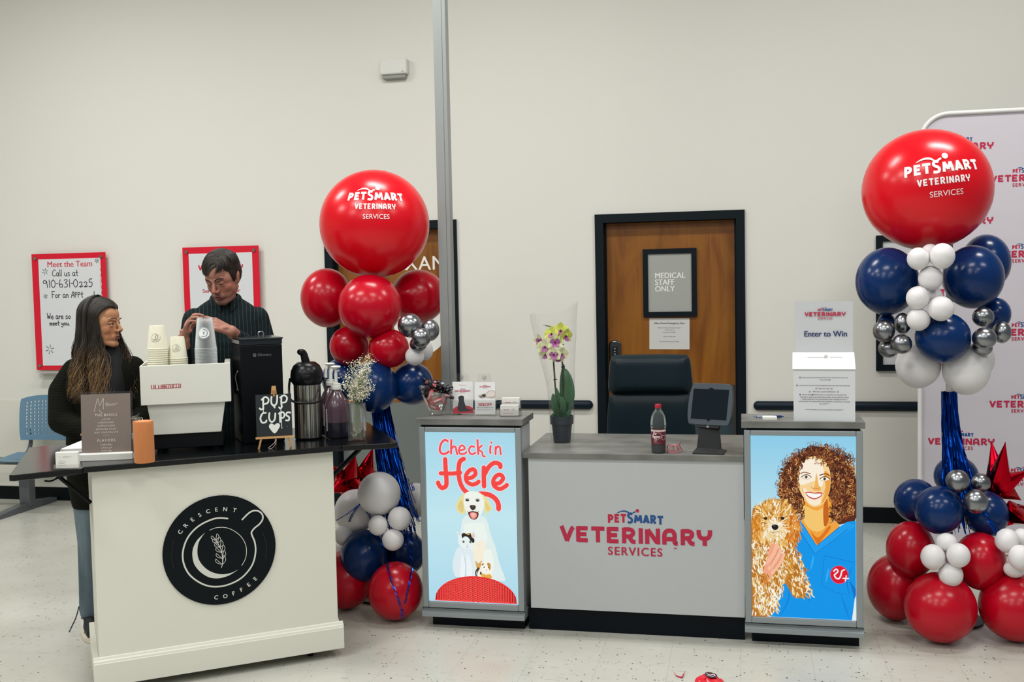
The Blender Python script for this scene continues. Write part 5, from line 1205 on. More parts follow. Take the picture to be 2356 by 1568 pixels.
t = board('notice_board', -3.9345, 1.073, 2.027, 0.640, (-4.201, -3.667, 1.12, 1.976), 'red framed poster board with red lettering partly hidden behind the man')
P = Pic(); q = lambda x, z: (x+3.9345, z-1.55)
heavy(P, 'VETERINARY', *q(-3.934, 1.845), 0.042, '#c51a35', width=0.375)
P.text('Services to offer', *q(-3.934, 1.672), 0.042, '#b3173f', bold=0.0010, sx=1.14)
for i in range(7): P.stroke([q(-4.10, 1.58-i*0.05), q(-3.80, 1.58-i*0.05)], 0.005, '#b9a9ae', caps=False)
P.build('print', PRINT, t, upright(0, -0.0032, 0), label='red printed lettering')
# paper notice on the wooden door
t = tag(obj('paper_notice', nb((-0.143, 0.143, -0.0008, 0.0, -0.111, 0.111)), mat('notice_paper', '#cbccc8', 0.7), None, loc=(-0.508, 0.0775, 1.312), rot=(0, 0.012, 0)), 'white after hours emergency care notice taped on the wooden door', 'notice')
P = Pic(); k_ = '#3c3e40'
P.text('After Hours Emergency Care', 0, 0.070, 0.0185, k_, bold=0.0006, sx=0.98)
for yy, tx, sz in ((0.040,'PetSmart Veterinary Emergency Hospital',0.0098),(0.024,'1100 Bonita Lane',0.0098),(0.008,'Fayetteville, NC 28303',0.0098),(-0.024,'Phone: 910-864-2488',0.0098),(-0.058,'Open 24/7 including major holidays',0.0098)): P.text(tx, 0, yy, sz, k_)
P.build('print', PRINT, t, upright(0, -0.001, 0))
# framed sign at the right, mostly hidden by the balloons
t = thing('wall_sign', 'black framed white wall sign half hidden behind the right balloon column', 'sign', (1.15, 0, 1.51))
obj('frame', ring_frame(-0.257, 0.257, -0.459, 0.459, 0.042, -0.03, 0.0), M_black, t)
obj('panel', nb((-0.216, 0.216, -0.018, -0.004, -0.418, 0.418)), mat('sign_white', '#d3d5d8', 0.4), t)
P = Pic(); vet_logo(P, 0, 0.1, 0.3); P.build('print', PRINT, t, upright(0, -0.0185, 0))
# ---------------------------------------------------------------- fabric backdrop
t = thing('backdrop', 'tall white fabric backdrop with rounded corner and repeated veterinary logos, right edge', 'backdrop', (0, -0.8, 0))
M_fab = mat('backdrop_fabric', '#c9c4cb', 0.85); M_tube = mat('backdrop_tube', '#e3e3e0', 0.5)
x0, x1, zt = 1.052, 3.05, 2.652
pts = rrect(x0, x1, 0.02, zt, 0.16, 10)
bm = bmesh.new(); prism(bm, rrect(x0+0.004, x1-0.004, 0.03, zt-0.004, 0.156, 10), 0.012, Matrix.Translation((0,0.004,0))); obj('fabric', bm, M_fab, t)
bm = bmesh.new(); tube(bm, [(a, 0.0, b) for a, b in pts], 0.0135, 10, closed=True); obj('tube_frame', bm, M_tube, t, smooth=True)
for xx in (1.4, 2.7): obj('foot', nb((xx-0.03, xx+0.03, -0.2, 0.2, 0.0, 0.012)), mat('foot_grey', '#8f9296', 0.4), t)
P = Pic()
rows = [(2.458-0.024, 1.273), (2.236, 1.632), (2.02-0.026, 1.273), (1.79, 1.632), (1.57, 1.273), (1.352-0.024, 1.632), (1.146-0.022, 1.273), (0.921-0.022, 1.632), (0.697-0.026, 1.286), (0.485-0.026, 1.632), (0.26, 1.273)]
for zz, xx in rows:
    for k_ in range(3):
        if xx+k_*0.718 < 2.95: vet_logo(P, xx+k_*0.718, zz, 0.372, c1='#b81b45')
P.build('printed_logos', PRINT, t, upright(0, 0.0035, 0), label='rows of red and blue veterinary logos')
# ---------------------------------------------------------------- blue perforated seat
t = thing('beam_seat', 'light blue perforated plastic seat on a grey steel pedestal against the left wall', 'chair', (-5.50, -0.30, 0))
M_seat = mat('seat_blue', '#5f8298', 0.45); M_sg = mat('seat_steel', '#62666a', 0.4, metal=0.4)
def perforated(w, h, nx, nz, f, inset=0.05):
    """plate in u,v with rows of round-ish holes; f maps (u,v,depth) to 3D"""
    bm = bmesh.new(); th = 0.006
    du, dv = (w-2*inset)/nx, (h-2*inset)/nz
    xs = [0]+[inset+du*i for i in range(nx+1)]+[w]; zs = [0]+[inset+dv*i for i in range(nz+1)]+[h]
    def shape(u, v):   # rounded outline
        uu, vv = u/w*2-1, v/h*2-1; k = 1-0.16*abs(uu)**2.2*max(0, vv)**2-0.10*max(0, -vv)**2*abs(uu)**2
        return (w/2+uu*w/2*(1-0.05*abs(vv)**3), v if vv < 0 else v*(1-0.08*abs(uu)**3))
    cache = {}
    def V(u, v, d):
        key = (round(u,5), round(v,5), d)
        if key not in cache: a, b = shape(u, v); cache[key] = bm.verts.new(f(a, b, d*th))
        return cache[key]
    for i in range(len(xs)-1):
        for j in range(len(zs)-1):
            u0, u1, v0, v1 = xs[i], xs[i+1], zs[j], zs[j+1]
            hole = 0 < i < len(xs)-2 and 0 < j < len(zs)-2
            if not hole:
                for d in (0, 1): bm.faces.new([V(u0,v0,d),V(u1,v0,d),V(u1,v1,d),V(u0,v1,d)])
            else:
                c = [(u0,v0),(u1,v0),(u1,v1),(u0,v1)]; m = [(u0+(u1-u0)*a, v0+(v1-v0)*b) for a, b in ((.28,.25),(.72,.25),(.72,.75),(.28,.75))]
                for d in (0, 1):
                    for k in range(4): bm.faces.new([V(*c[k],d),V(*c[(k+1)%4],d),V(*m[(k+1)%4],d),V(*m[k],d)])
                for k in range(4): bm.faces.new([V(*m[k],0),V(*m[(k+1)%4],0),V(*m[(k+1)%4],1),V(*m[k],1)])
    per = []
    for i in range(len(xs)-1): per += [((xs[i],0),(xs[i+1],0)),((xs[i],h),(xs[i+1],h))]
    for j in range(len(zs)-1): per += [((0,zs[j]),(0,zs[j+1])),((w,zs[j]),(w,zs[j+1]))]
    for a, b in per: bm.faces.new([V(*a,0),V(*b,0),V(*b,1),V(*a,1)])
    return bm
def fb(u, v, d):   # back: leaning, wrapped
    k = (u/0.46*2-1); return (u-0.23+0.10, 0.10+0.03*(v/0.36)-0.05*k*k+d, 0.53+v)
bm = perforated(0.46, 0.355, 13, 10, fb, 0.035); obj('backrest', bm, M_seat, t, smooth=True)
def fs(u, v, d):
    return (u-0.24+0.10, -0.36+v, 0.435-0.025*math.sin(v/0.42*PI)+0.012*(u/0.48*2-1)**2-d)
bm = perforated(0.48, 0.42, 6, 4, fs, 0.2); obj('seat', bm, M_seat, t, smooth=True)
bm = bmesh.new()
for xx in (-0.10, 0.30): tube(bm, spl([(xx,0.0,0.40),(xx,0.11,0.43),(xx+0.01,0.14,0.52),(xx+0.005,0.12,0.62)],5), 0.016, 10)
obj('back_bracket', bm, M_sg, t, smooth=True)
obj('beam', nb((-0.6, 0.45, -0.10, -0.04, 0.36, 0.41)), M_sg, t, bevel=0.004)
obj('pedestal', nb((-0.045, 0.045, -0.09, -0.01, 0.03, 0.37)), M_sg, t, bevel=0.006)
bm = bmesh.new(); prism(bm, [(-0.45,0.0),(0.26,0.0),(0.26,0.035),(0.0,0.06),(-0.1,0.06),(-0.45,0.03)], 0.07, Matrix.Translation((0.035,0,0)) @ Matrix(((0,-1,0,0),(1,0,0,0),(0,0,1,0),(0,0,0,1)))); obj('foot_bar', bm, M_sg, t, bevel=0.004)
# foil sweet wrapper on the floor
rd = random.Random(2); bm = bmesh.new(); rows = []
out_ = [(-0.058,0.0),(-0.044,0.03),(-0.03,0.062),(-0.012,0.071),(0.01,0.058),(0.035,0.042),(0.056,0.02),(0.072,-0.02),(0.04,-0.044),(0.0,-0.055),(-0.04,-0.036)]
o2 = spl(out_, 3, True); n = len(o2)
for f, h in ((1.0,0.001),(0.97,0.006),(0.82,0.016),(0.55,0.021),(0.28,0.019),(0.05,0.023)):
    rows.append([bm.verts.new((a*f+rd.uniform(-.002,.002), -(h+rd.uniform(-.0035,.0035)*(f < 0.98)), b*f+rd.uniform(-.002,.002))) for a, b in o2])
for A, B in zip(rows, rows[1:]):
    for i in range(n): bm.faces.new((A[i],A[(i+1)%n],B[(i+1)%n],B[i]))
bm.faces.new(rows[-1]); bm.faces.new(rows[0][::-1])
t = tag(obj('candy_wrapper', bm, mat('wrapper_red', '#d2122a', 0.25, coat=0.3), None, loc=(-0.150, -3.09, 0.0), rot=(-PI/2,0,0)), 'crumpled red sweet wrapper on the floor in front of the reception counter', 'wrapper')
P = Pic(); P.poly([(-0.012,0.045),(0.01,0.05),(0.035,0.024),(0.03,-0.01),(0.0,-0.01),(-0.015,0.02)], '#3a1626', 4); P.stroke([(-0.008,0.03),(0.01,0.02),(0.02,0.03),(0.028,0.01)], 0.005, '#d8cfd0', smooth=3); P.stroke([(-0.005,0.012),(0.02,0.004)], 0.004, '#d8cfd0')
P.build('print', PRINT, t, Matrix(((1,0,0,0),(0,0,-1,-0.0265),(0,1,0,0),(0,0,0,1))))
bm = bmesh.new(); tube(bm, spl([(-0.262,-3.06,0.004),(-0.285,-3.045,0.004),(-0.30,-3.02,0.012)],5), [0.004,0.004,0.0035,0.003,0.003,0.0025,0.002,0.0015,0.001,0.001,0.0008], 5); tube(bm, spl([(-0.262,-3.06,0.004),(-0.258,-3.03,0.006),(-0.250,-3.005,0.012)],5), [0.004,0.004,0.0035,0.003,0.003,0.0025,0.002,0.0015,0.001,0.001,0.0008], 5)
tag(obj('ribbon_scrap', bm, mat('ribbon_red', '#b8324a', 0.4)), 'thin red ribbon scrap on the floor left of the red wrapper', 'ribbon')
# ---------------------------------------------------------------- things on the reception desk
LT, CT = 0.883, 1.047
M_clear = MATS['acrylic']
# office chair
t = thing('office_chair', 'high backed black leather office chair behind the reception counter', 'chair', (-0.52, -1.42, 0), math.radians(4))
M_lea = bump(mat('black_leather', '#0f2027', 0.42, spec=0.3), 120, 0.15)
def cushion(w0, w1, z0, z1, y, th, bul):
    bm = bmesh.new(); nx, nz = 12, 10; F, B = [], []
    for j in range(nz+1):
        v = j/nz; rowf, rowb = [], []
        for i in range(nx+1):
            u = i/nx*2-1; w = w0+(w1-w0)*v; vv = v*2-1
            r = (abs(u)**5+abs(vv)**5)**0.2; k = 1-0.0*r; e = max(0, 1-abs(u)**6)*max(0, 1-abs(vv)**6)
            cu = u*(1-0.05*abs(vv)**6); cv = vv*(1-0.05*abs(u)**6)
            x = cu*w/2; z = (z0+z1)/2+cv*(z1-z0)/2
            rowf.append(bm.verts.new((x, y-bul*e**0.5+0.02*u*u*-1, z))); rowb.append(bm.verts.new((x, y+th*e**0.4, z)))
        F.append(rowf); B.append(rowb)
    for G_ in (F, B):
        for j in range(nz):
            for i in range(nx): bm.faces.new((G_[j][i], G_[j][i+1], G_[j+1][i+1], G_[j+1][i]))
    for j in range(nz):
        for i in (0, nx): bm.faces.new((F[j][i], F[j+1][i], B[j+1][i], B[j][i]))
    for i in range(nx):
        for j in (0, nz): bm.faces.new((F[j][i], F[j][i+1], B[j][i+1], B[j][i]))
    return bm
o = obj('headrest', cushion(0.50,0.46,1.045,1.275,-0.02,0.06,0.055), M_lea, t, smooth=True)
for q_ in (o,): m_ = q_.modifiers.new('sub','SUBSURF'); m_.levels = 1; m_.render_levels = 1
o = obj('backrest', cushion(0.54,0.49,0.60,1.060,-0.01,0.06,0.035), M_lea, t, smooth=True); o.modifiers.new('sub','SUBSURF').levels = 1
bm = bmesh.new(); box(bm, -0.25, 0.25, -0.45, 0.03, 0.46, 0.55); obj('seat', bm, M_lea, t, bevel=0.03)
for s_ in (-1, 1):
    bm = bmesh.new(); tube(bm, spl([(s_*0.27,0.0,0.55),(s_*0.29,-0.02,0.70),(s_*0.28,-0.10,0.73),(s_*0.28,-0.33,0.71),(s_*0.27,-0.36,0.55)],5), 0.022, 8); obj('armrest', bm, M_lea, t, smooth=True)
bm = bmesh.new(); lathe(bm, [(0.03,0.08),(0.03,0.46)], 14, c=(0,-0.2,0)); obj('gas_column', bm, M_blk, t, smooth=True)
bm = bmesh.new()
for k_ in range(5):
    a = k_*2*PI/5; tube(bm, [(0,-0.2,0.11),(0.30*math.cos(a),-0.2+0.30*math.sin(a),0.075)], [0.028,0.018], 8)
obj('star_base', bm, M_blk, t, smooth=True)
for k_ in range(5):
    a = k_*2*PI/5; bm = bmesh.new(); lathe(bm, [(0.03,-0.014),(0.03,0.014)], 16, M=Matrix.Translation((0.30*math.cos(a), -0.2+0.30*math.sin(a), 0.0305)) @ Matrix.Rotation(PI/2, 4, 'Y')); obj('caster', bm, M_blk, t, smooth=True)
# tablet stand
t = thing('tablet_stand', 'dark grey tablet kiosk stand with black screen on the low counter', 'tablet stand', (-0.155, -2.505, LT), math.radians(-6))
M_tab = mat('tablet_shell', '#303b42', 0.5); M_tabb = mat('stand_black', '#0a0f16', 0.5)
bm = bmesh.new()
prof = [(-0.072,-0.055,0.0),(0.072,-0.055,0.0),(0.072,0.075,0.0),(-0.072,0.075,0.0)]
bm = nb((-0.072, 0.074, -0.055, 0.075, 0.0, 0.006)); 
v = wedge(-0.072,0.074,-0.056,0.056,0.006,0.026,-0.052,-0.02,0.01)
me_ = bpy.data.meshes.new('x'); v.to_mesh(me_); bm.from_mesh(me_); v.free(); bpy.data.meshes.remove(me_)
obj('base', bm, M_tabb, t, bevel=0.003)
obj('stem', wedge(-0.056,0.056,-0.045,0.047,0.022,0.125,-0.022,0.0,0.02), M_tabb, t, bevel=0.002)
HM = Matrix.Translation((0.0, -0.012, 0.130)) @ Matrix.Rotation(math.radians(-14), 4, 'Z') @ Matrix.Rotation(math.radians(-17), 4, 'X')
bm = bmesh.new(); box(bm, -0.058, 0.052, -0.005, 0.02, -0.012, 0.02, 0, HM); obj('neck', bm, M_tabb, t, bevel=0.003)
sh = spl([(-0.100,0.012),(-0.108,0.05),(-0.109,0.11),(-0.103,0.165),(-0.094,0.192),(-0.08,0.200),(0,0.201),(0.08,0.200),(0.096,0.192),(0.105,0.165),(0.111,0.11),(0.110,0.05),(0.102,0.012),(0.088,0.002),(0,0.0),(-0.086,0.002)], 4, True)
bm = bmesh.new(); prism(bm, sh, 0.02, HM @ Matrix.Translation((0,-0.012,0.0))); obj('tablet_case', bm, M_tab, t, bevel=0.003)
bm = bmesh.new(); prism(bm, [(-0.088,0.028),(-0.012,0.028),(0,0.018),(0.012,0.028),(0.088,0.028),(0.088,0.172),(0.014,0.172),(0.007,0.179),(-0.007,0.179),(-0.014,0.172),(-0.088,0.172)], 0.0015, HM @ Matrix.Translation((0,-0.0135,0))); obj('screen', bm, mat('dark_screen', '#0a161d', 0.5, spec=0.08), t)
P = Pic(); P.ell(0, 0, 0.0062, 0.0062, '#c6cacb'); P.ell(0, 0, 0.0046, 0.0046, '#30363a'); P.stroke([(-0.003,-0.003),(0.003,0.003)], 0.002, '#c6cacb'); P.stroke([(0.0,-0.004),(0.0,0.004)], 0.001, '#c6cacb')
P.build('lock', PRINT, t, HM @ upright(-0.002, -0.0055, -0.004))
# soda bottle
t = thing('soda_bottle', 'half empty dark cola bottle with maroon label and red cap', 'bottle', (-0.391, -2.525, LT))
bm = bmesh.new(); prof = [(0.026,0.0),(0.033,0.004),(0.0345,0.03),(0.034,0.045),(0.034,0.115),(0.0365,0.122),(0.0370,0.145),(0.0345,0.165),(0.031,0.178),(0.020,0.200),(0.0135,0.208),(0.0125,0.222)]
lathe(bm, prof, 36); obj('bottle_body', bm, mat('pet_plastic', '#b9c4c6', 0.04, trans=0.92, ior=1.15), t, smooth=True)
bm = bmesh.new(); lathe(bm, [(0.025,0.002),(0.0322,0.006),(0.0336,0.03),(0.0332,0.045),(0.0332,0.108),(0.0001,0.108)], 32, cap=False); obj('cola', bm, mat('cola', '#150b0c', 0.08), t, smooth=True)
bm = bmesh.new(); lathe(bm, [(0.0347,0.044),(0.0347,0.116)], 40, cap=False); lb = obj('label', bm, mat('maroon_label', '#5b1a2a', 0.35), t, smooth=True)
bm = bmesh.new(); lathe(bm, [(0.0148,0.214),(0.0152,0.229),(0.0135,0.232),(0.0001,0.232)], 28); obj('cap', bm, mat('red_cap', '#a8182e', 0.35), t, smooth=True)
P = Pic(); w_ = '#e4cfd0'
P.rect(-0.06, 0.06, 0.104, 0.113, '#d7c3c0'); P.text('SERVE BEST IF COLD', 0, 0.1055, 0.006, '#5b1a2a', bold=0.0003)
P.text('Dr', -0.012, 0.089, 0.018, w_, bold=0.0008, shear=0.2); P.text('Pepper', -0.006, 0.076, 0.0165, w_, bold=0.0008, shear=0.2, sx=0.9)
P.stroke([(-0.022,0.074),(0.004,0.070),(0.020,0.078),(0.018,0.094),(0.004,0.101)], 0.0012, w_, smooth=5)
P.stroke([(-0.008+0.0075*math.cos(a*0.5), 0.063+0.0065*math.sin(a*0.5)) for a in range(13)], 0.001, w_); P.text('23', -0.008, 0.060, 0.007, w_)
P.stroke([(0.033+0.010*math.cos(a*0.5), 0.076+0.012*math.sin(a*0.5)) for a in range(13)], 0.0013, w_)
P.stroke([(-0.02,0.051),(0.012,0.051)], 0.0016, '#a5707c', caps=False)
def wl(v): a = v.x/0.0349-0.12; r_ = 0.0350+v.z; return Vector((r_*math.sin(a), -r_*math.cos(a), v.y))
P.build('lettering', PRINT, lb, warp=wl, cut=0.008)
# claw clip
t = thing('hair_clip', 'pink plastic hair claw clip lying beside the soda bottle', 'hair clip', (-0.322, -2.508, LT), 0.2)
M_pink = mat('pink_plastic', '#d08084', 0.3, trans=0.15)
bm = bmesh.new()
for s_ in (-1, 1):
    arch = spl([(-0.026,s_*0.014,0.0),(-0.028,s_*0.018,0.018),(-0.020,s_*0.010,0.032),(0.006,s_*0.008,0.034),(0.024,s_*0.012,0.026),(0.030,s_*0.016,0.008)], 4)
    tube(bm, arch, 0.0028, 6)
    for f_ in (0.15,0.35,0.55,0.75): q_ = arch[int(f_*(len(arch)-1))]; tube(bm, [q_, (q_[0], s_*0.004, 0.004)], [0.0026,0.0012], 5)
    tube(bm, [arch[2], (-0.02,s_*0.016,0.003), (0.024,s_*0.016,0.003)], 0.0024, 6)
box(bm, -0.022, 0.010, -0.008, 0.008, 0.031, 0.034)
obj('claw', bm, M_pink, t, smooth=True)
bm = bmesh.new(); tube(bm, spl([(0.018,0.0,0.032),(0.030,0.003,0.040),(0.034,0.004,0.056)],4), [0.005,0.005,0.004,0.004,0.003,0.003,0.002,0.002,0.001], 6); tube(bm, [(0.028,0.002,0.03),(0.044,0.004,0.004)], [0.003,0.0012], 6); obj('thumb_tab', bm, mat('clip_mauve', '#8d5560', 0.35), t, smooth=True)
# orchid in a pot with clear sleeve
OX, OY = -0.905, -2.235
t = thing('potted_orchid', 'potted orchid with yellow and pink flowers wrapped in a clear plastic sleeve', 'potted plant', (OX, OY, LT))
bm = bmesh.new(); lathe(bm, [(0.040,0.0),(0.043,0.002),(0.052,0.092),(0.059,0.094),(0.061,0.136),(0.057,0.136),(0.053,0.112),(0.0001,0.11)], 40); obj('pot', bm, mat('pot_charcoal', '#2c3239', 0.5), t, smooth=True)
bm = bmesh.new(); lathe(bm, [(0.053,0.112),(0.03,0.120),(0.0001,0.122)], 24, cap=False); obj('bark', bm, mottled(mat('orchid_bark', '#2c2018', 0.9), '#1c1410', '#3c2c20', 80), t)
M_leaf = mottled(mat('orchid_leaf', '#2f5236', 0.35), '#27482f', '#3f6643', 9)
def leafblade(pts, w, fold=0.25, nrm=(0,-1,0.2)):
    bm = bmesh.new(); pts = spl(pts, 6); n = len(pts); N_ = Vector(nrm); rows = []
    for i, p in enumerate(pts):
        p = Vector(p); d = Vector(pts[min(i+1,n-1)])-Vector(pts[max(i-1,0)]); d.normalize(); s = d.cross(N_).normalized(); nn = s.cross(d).normalized()
        f = i/(n-1); ww = w*max(0.02, math.sin(PI*min(1, f*0.86+0.12))**0.7)
        rows.append([bm.verts.new(p+s*ww*u-nn*ww*fold*abs(u)*-1) for u in (-1,-.5,0,.5,1)])
    for A, B in zip(rows, rows[1:]):
        for i in range(4): bm.faces.new((A[i], A[i+1], B[i+1], B[i]))
    return bm
for pts, w in (([(0.0,0.0,0.115),(0.022,-0.01,0.17),(0.044,-0.012,0.24),(0.040,-0.01,0.32),(0.022,0.0,0.375)],0.028),([(0.0,0.0,0.115),(0.01,-0.02,0.16),(0.012,-0.026,0.205),(0.0,-0.024,0.235)],0.017),([(0.0,0.0,0.115),(0.006,0.01,0.22),(0.006,0.014,0.32),(0.014,0.012,0.40)],0.016),
   ([(0.0,0.0,0.115),(-0.024,-0.01,0.16),(-0.036,-0.012,0.21),(-0.040,-0.01,0.25)],0.017),([(0.0,0.0,0.115),(-0.016,0.0,0.18),(-0.016,-0.002,0.23),(-0.028,0.0,0.28)],0.015),([(0.0,0.0,0.115),(-0.034,-0.02,0.135),(-0.045,-0.02,0.15)],0.012),([(0.0,0.0,0.115),(0.03,-0.02,0.14),(0.054,-0.02,0.17)],0.013)):
    o = obj('leaf', leafblade(pts, w), M_leaf, t, smooth='all'); m_ = o.modifiers.new('thick','SOLIDIFY'); m_.thickness = 0.0022
M_stem = mat('flower_stem', '#3b4a2c', 0.6); M_stick = mat('support_stick', '#3a3128', 0.7)
bm = bmesh.new(); tube(bm, spl([(0.006,0.0,0.11),(0.012,0.0,0.30),(0.010,0.0,0.42),(0.004,0.0,0.545),(-0.030,-0.01,0.585),(-0.075,-0.015,0.600)],6), 0.0022, 6); obj('flower_stem', bm, M_stem, t, smooth=True)
bm = bmesh.new(); tube(bm, spl([(-0.020,0.0,0.11),(-0.028,0.0,0.28),(-0.034,0.0,0.40),(-0.040,-0.01,0.48),(-0.078,-0.02,0.52)],6), 0.0022, 6); obj('flower_stem', bm, M_stem, t, smooth=True)
for x0_, x1_, zt_ in ((0.010,0.004,0.545),(-0.024,-0.044,0.495)):
    bm = bmesh.new(); tube(bm, [(x0_,0.004,0.11),(x1_,0.004,zt_)], 0.0026, 6); obj('support_stick', bm, M_stick, t, smooth=True)
bm = bmesh.new()
for (cx_, cz_) in ((0.012,0.385),(0.008,0.498),(-0.030,0.32),(-0.042,0.45)): tube(bm, [(cx_-0.010,-0.001,cz_),(cx_+0.010,-0.001,cz_+0.003)], 0.0028, 6)
obj('plant_clip', bm, MATS['matt_black'], t)
bm = bmesh.new()
for i in range(4): ball(bm, (-0.045-0.012*i, -0.012, 0.592+0.003*i), (0.0065-0.0012*i, 0.005-0.001*i, 0.0055-0.001*i), 10, 8)
obj('flower_buds', bm, mat('bud_green', '#6f7c3e', 0.5), t, smooth=True)
M_pet = [mat('petal_cream', '#dfe0b4', 0.5, sss=0.1), mat('petal_purple', '#a04f92', 0.5), mat('petal_yellow', '#c9cf5c', 0.5), mat('petal_dark', '#5d1f3a', 0.5)]
def orchid(c, s, yaw_, pit, kind):
    R_ = Matrix.Translation(c) @ Matrix.Rotation(yaw_, 4, 'Z') @ Matrix.Rotation(pit, 4, 'X')
    bm = bmesh.new()
    def petal(a, L0, w, mi, cup=0.25, y0=0.0):
        rows = []
        for i in range(7):
            f = i/6; r_ = L0*f; ww = w*math.sin(PI*min(1, 0.08+f*0.9))**0.75*(1 if i < 6 else 0.25)
            rows.append([bm.verts.new(R_ @ Vector(((r_*math.cos(a)-ww*u*math.sin(a))*s, (y0-cup*f*f*L0+0.12*ww*u*u)*s, (r_*math.sin(a)+ww*u*math.cos(a))*s))) for u in (-1,-.5,0,.5,1)])
        for A, B in zip(rows, rows[1:]):
            for i in range(4): bm.faces.new((A[i],A[i+1],B[i+1],B[i])).material_index = mi
    for a, L0, w in ((PI/2,1,.42),(PI/2+2.2,1,.38),(PI/2-2.2,1,.38)): petal(a, L0, w, 0 if kind != 2 else 2)
    for a in (0.15, PI-0.15): petal(a, 1.0, 0.62, 0 if kind != 2 else 2, 0.15, -0.03)
    for a in (-PI/2-0.5, -PI/2+0.5, -PI/2): petal(a, 0.55, 0.22, 1, 0.9, -0.08)
    if kind == 1:
        for a in (0.15, PI-0.15): petal(a, 0.6, 0.34, 1, 0.15, -0.06)
    r = ball(bm, (0,0,0), (0.13*s,0.2*s,0.13*s), 8, 6)
    for v_ in r: v_.co = R_ @ (v_.co+Vector((0,-0.12*s,0))); 
    for v_ in r:
        for f_ in v_.link_faces: f_.material_index = 3
    obj('flower', bm, M_pet, t, smooth='all', flat=True)
for c, s, ya, pi_, k_ in (((-0.105,-0.02,0.522),0.030,-0.4,0.1,1),((-0.075,-0.035,0.492),0.036,0.1,0.1,0),((-0.022,-0.03,0.515),0.038,0.2,0.0,1),((-0.040,-0.02,0.556),0.034,-0.2,-0.2,2),((0.004,-0.01,0.572),0.036,0.3,-0.1,2),((0.028,-0.01,0.545),0.036,0.9,0.3,2),
    ((-0.028,-0.04,0.452),0.033,0.1,0.1,1),((-0.072,-0.03,0.452),0.030,-0.3,0.3,0),((0.008,-0.02,0.455),0.032,0.6,0.3,0),((-0.01,-0.015,0.435),0.028,0.2,0.4,0)): orchid(c, s*1.2, ya, pi_, k_)
M_slv = mat('clear_film', '#f2f6f4', 0.12, spec=0.6)
def film_nodes():
    N, L, p = nt(M_slv); out = [n_ for n_ in N if n_.type == 'OUTPUT_MATERIAL'][0]
    tr = N.new('ShaderNodeBsdfTransparent'); gl = N.new('ShaderNodeBsdfGlossy'); gl.inputs['Roughness'].default_value = 0.16; mx = N.new('ShaderNodeMixShader')
    lw = N.new('ShaderNodeLayerWeight'); lw.inputs[0].default_value = 0.22; tc = N.new('ShaderNodeTexCoord'); ns = N.new('ShaderNodeTexNoise'); ns.inputs['Scale'].default_value = 9; ns.inputs['Detail'].default_value = 2
    bp = N.new('ShaderNodeBump'); bp.inputs['Strength'].default_value = 0.5; bp.inputs['Distance'].default_value = 0.02; L.new(tc.outputs['Object'], ns.inputs['Vector']); L.new(ns.outputs[0], bp.inputs['Height']); L.new(bp.outputs[0], gl.inputs['Normal'])
    ad = N.new('ShaderNodeMath'); ad.operation = 'MULTIPLY_ADD'; ad.inputs[1].default_value = 0.40; ad.inputs[2].default_value = 0.02; L.new(lw.outputs['Facing'], ad.inputs[0]); L.new(ad.outputs[0], mx.inputs[0])
    L.new(tr.outputs[0], mx.inputs[1]); L.new(gl.outputs[0], mx.inputs[2]); L.new(mx.outputs[0], out.inputs[0])
film_nodes()
bm = bmesh.new(); rows = []; rd = random.Random(9)
for z, xl, xr, dep in ((0.003,-0.052,0.056,0.05),(0.05,-0.062,0.062,0.056),(0.13,-0.064,0.066,0.062),(0.20,-0.064,0.066,0.062),(0.28,-0.072,0.068,0.064),(0.36,-0.088,0.070,0.066),(0.45,-0.112,0.074,0.068),(0.54,-0.132,0.080,0.070),(0.62,-0.150,0.088,0.072),(0.66,-0.156,0.094,0.074)):
    cx_, hw = (xl+xr)/2, (xr-xl)/2; ring = []
    for i in range(26):
        a = 2*PI*i/26; c_, s_ = math.cos(a), math.sin(a); pw = 0.7 if z > 0.3 else 1.0
        zz = z+(0.06*max(0,c_) if z > 0.6 else 0)
        ring.append(bm.verts.new((cx_+hw*abs(c_)**pw*(1 if c_ > 0 else -1)+rd.uniform(-.0015,.0015), dep*s_+rd.uniform(-.002,.002), zz)))
    rows.append(ring)
for A, B in zip(rows, rows[1:]):
    for i in range(26): bm.faces.new((A[i], A[(i+1)%26], B[(i+1)%26], B[i]))
obj('plastic_sleeve', bm, M_slv, t, smooth='all')
bm = bmesh.new()
tube(bm, [(0.090,0,0.70),(0.074,-0.01,0.45),(0.068,0,0.25)], 0.0007, 4); tube(bm, [(-0.156,0,0.66),(-0.112,-0.03,0.47),(-0.03,-0.06,0.36),(-0.075,0,0.29)], 0.0007, 4); tube(bm, [(-0.140,0,0.665),(-0.126,-0.02,0.60)], 0.0007, 4)
obj('sleeve_seam', bm, mat('film_edge', '#c9cfcc', 0.2), t)
# raffle box
t = thing('raffle_box', 'white raffle entry box with slot and upright enter to win sign', 'box', (0.362, -2.585, CT), math.radians(-3))
M_card = mat('white_card', '#d4d6d8', 0.55)
bm = bmesh.new(); prism(bm, [(0.0,0.0),(0.0,0.238),(0.135,0.302),(0.135,0.0)], 0.268, Matrix.Translation((-0.134,0,0)) @ Matrix(((0,1,0,0),(1,0,0,0),(0,0,1,0),(0,0,0,1)))); obj('box', bm, M_card, t)
lidm = Matrix.Translation((0,0,0.238)) @ Matrix.Rotation(math.atan2(0.064,0.135), 4, 'X')
bm = bmesh.new(); box(bm, -0.138, 0.136, -0.006, 0.150, 0.0008, 0.003, 0, lidm); ld = obj('lid_flap', bm, mat('lid_white', '#dfe0e0', 0.5), t)
P = Pic(); P.rect(-0.072, 0.0, 0.098, 0.1015, '#3a3c3e'); P.rect(0.028, 0.084, 0.098, 0.1015, '#3a3c3e'); P.build('slot', PRINT, ld, lidm @ Matrix.Translation((0,0,0.0032)))
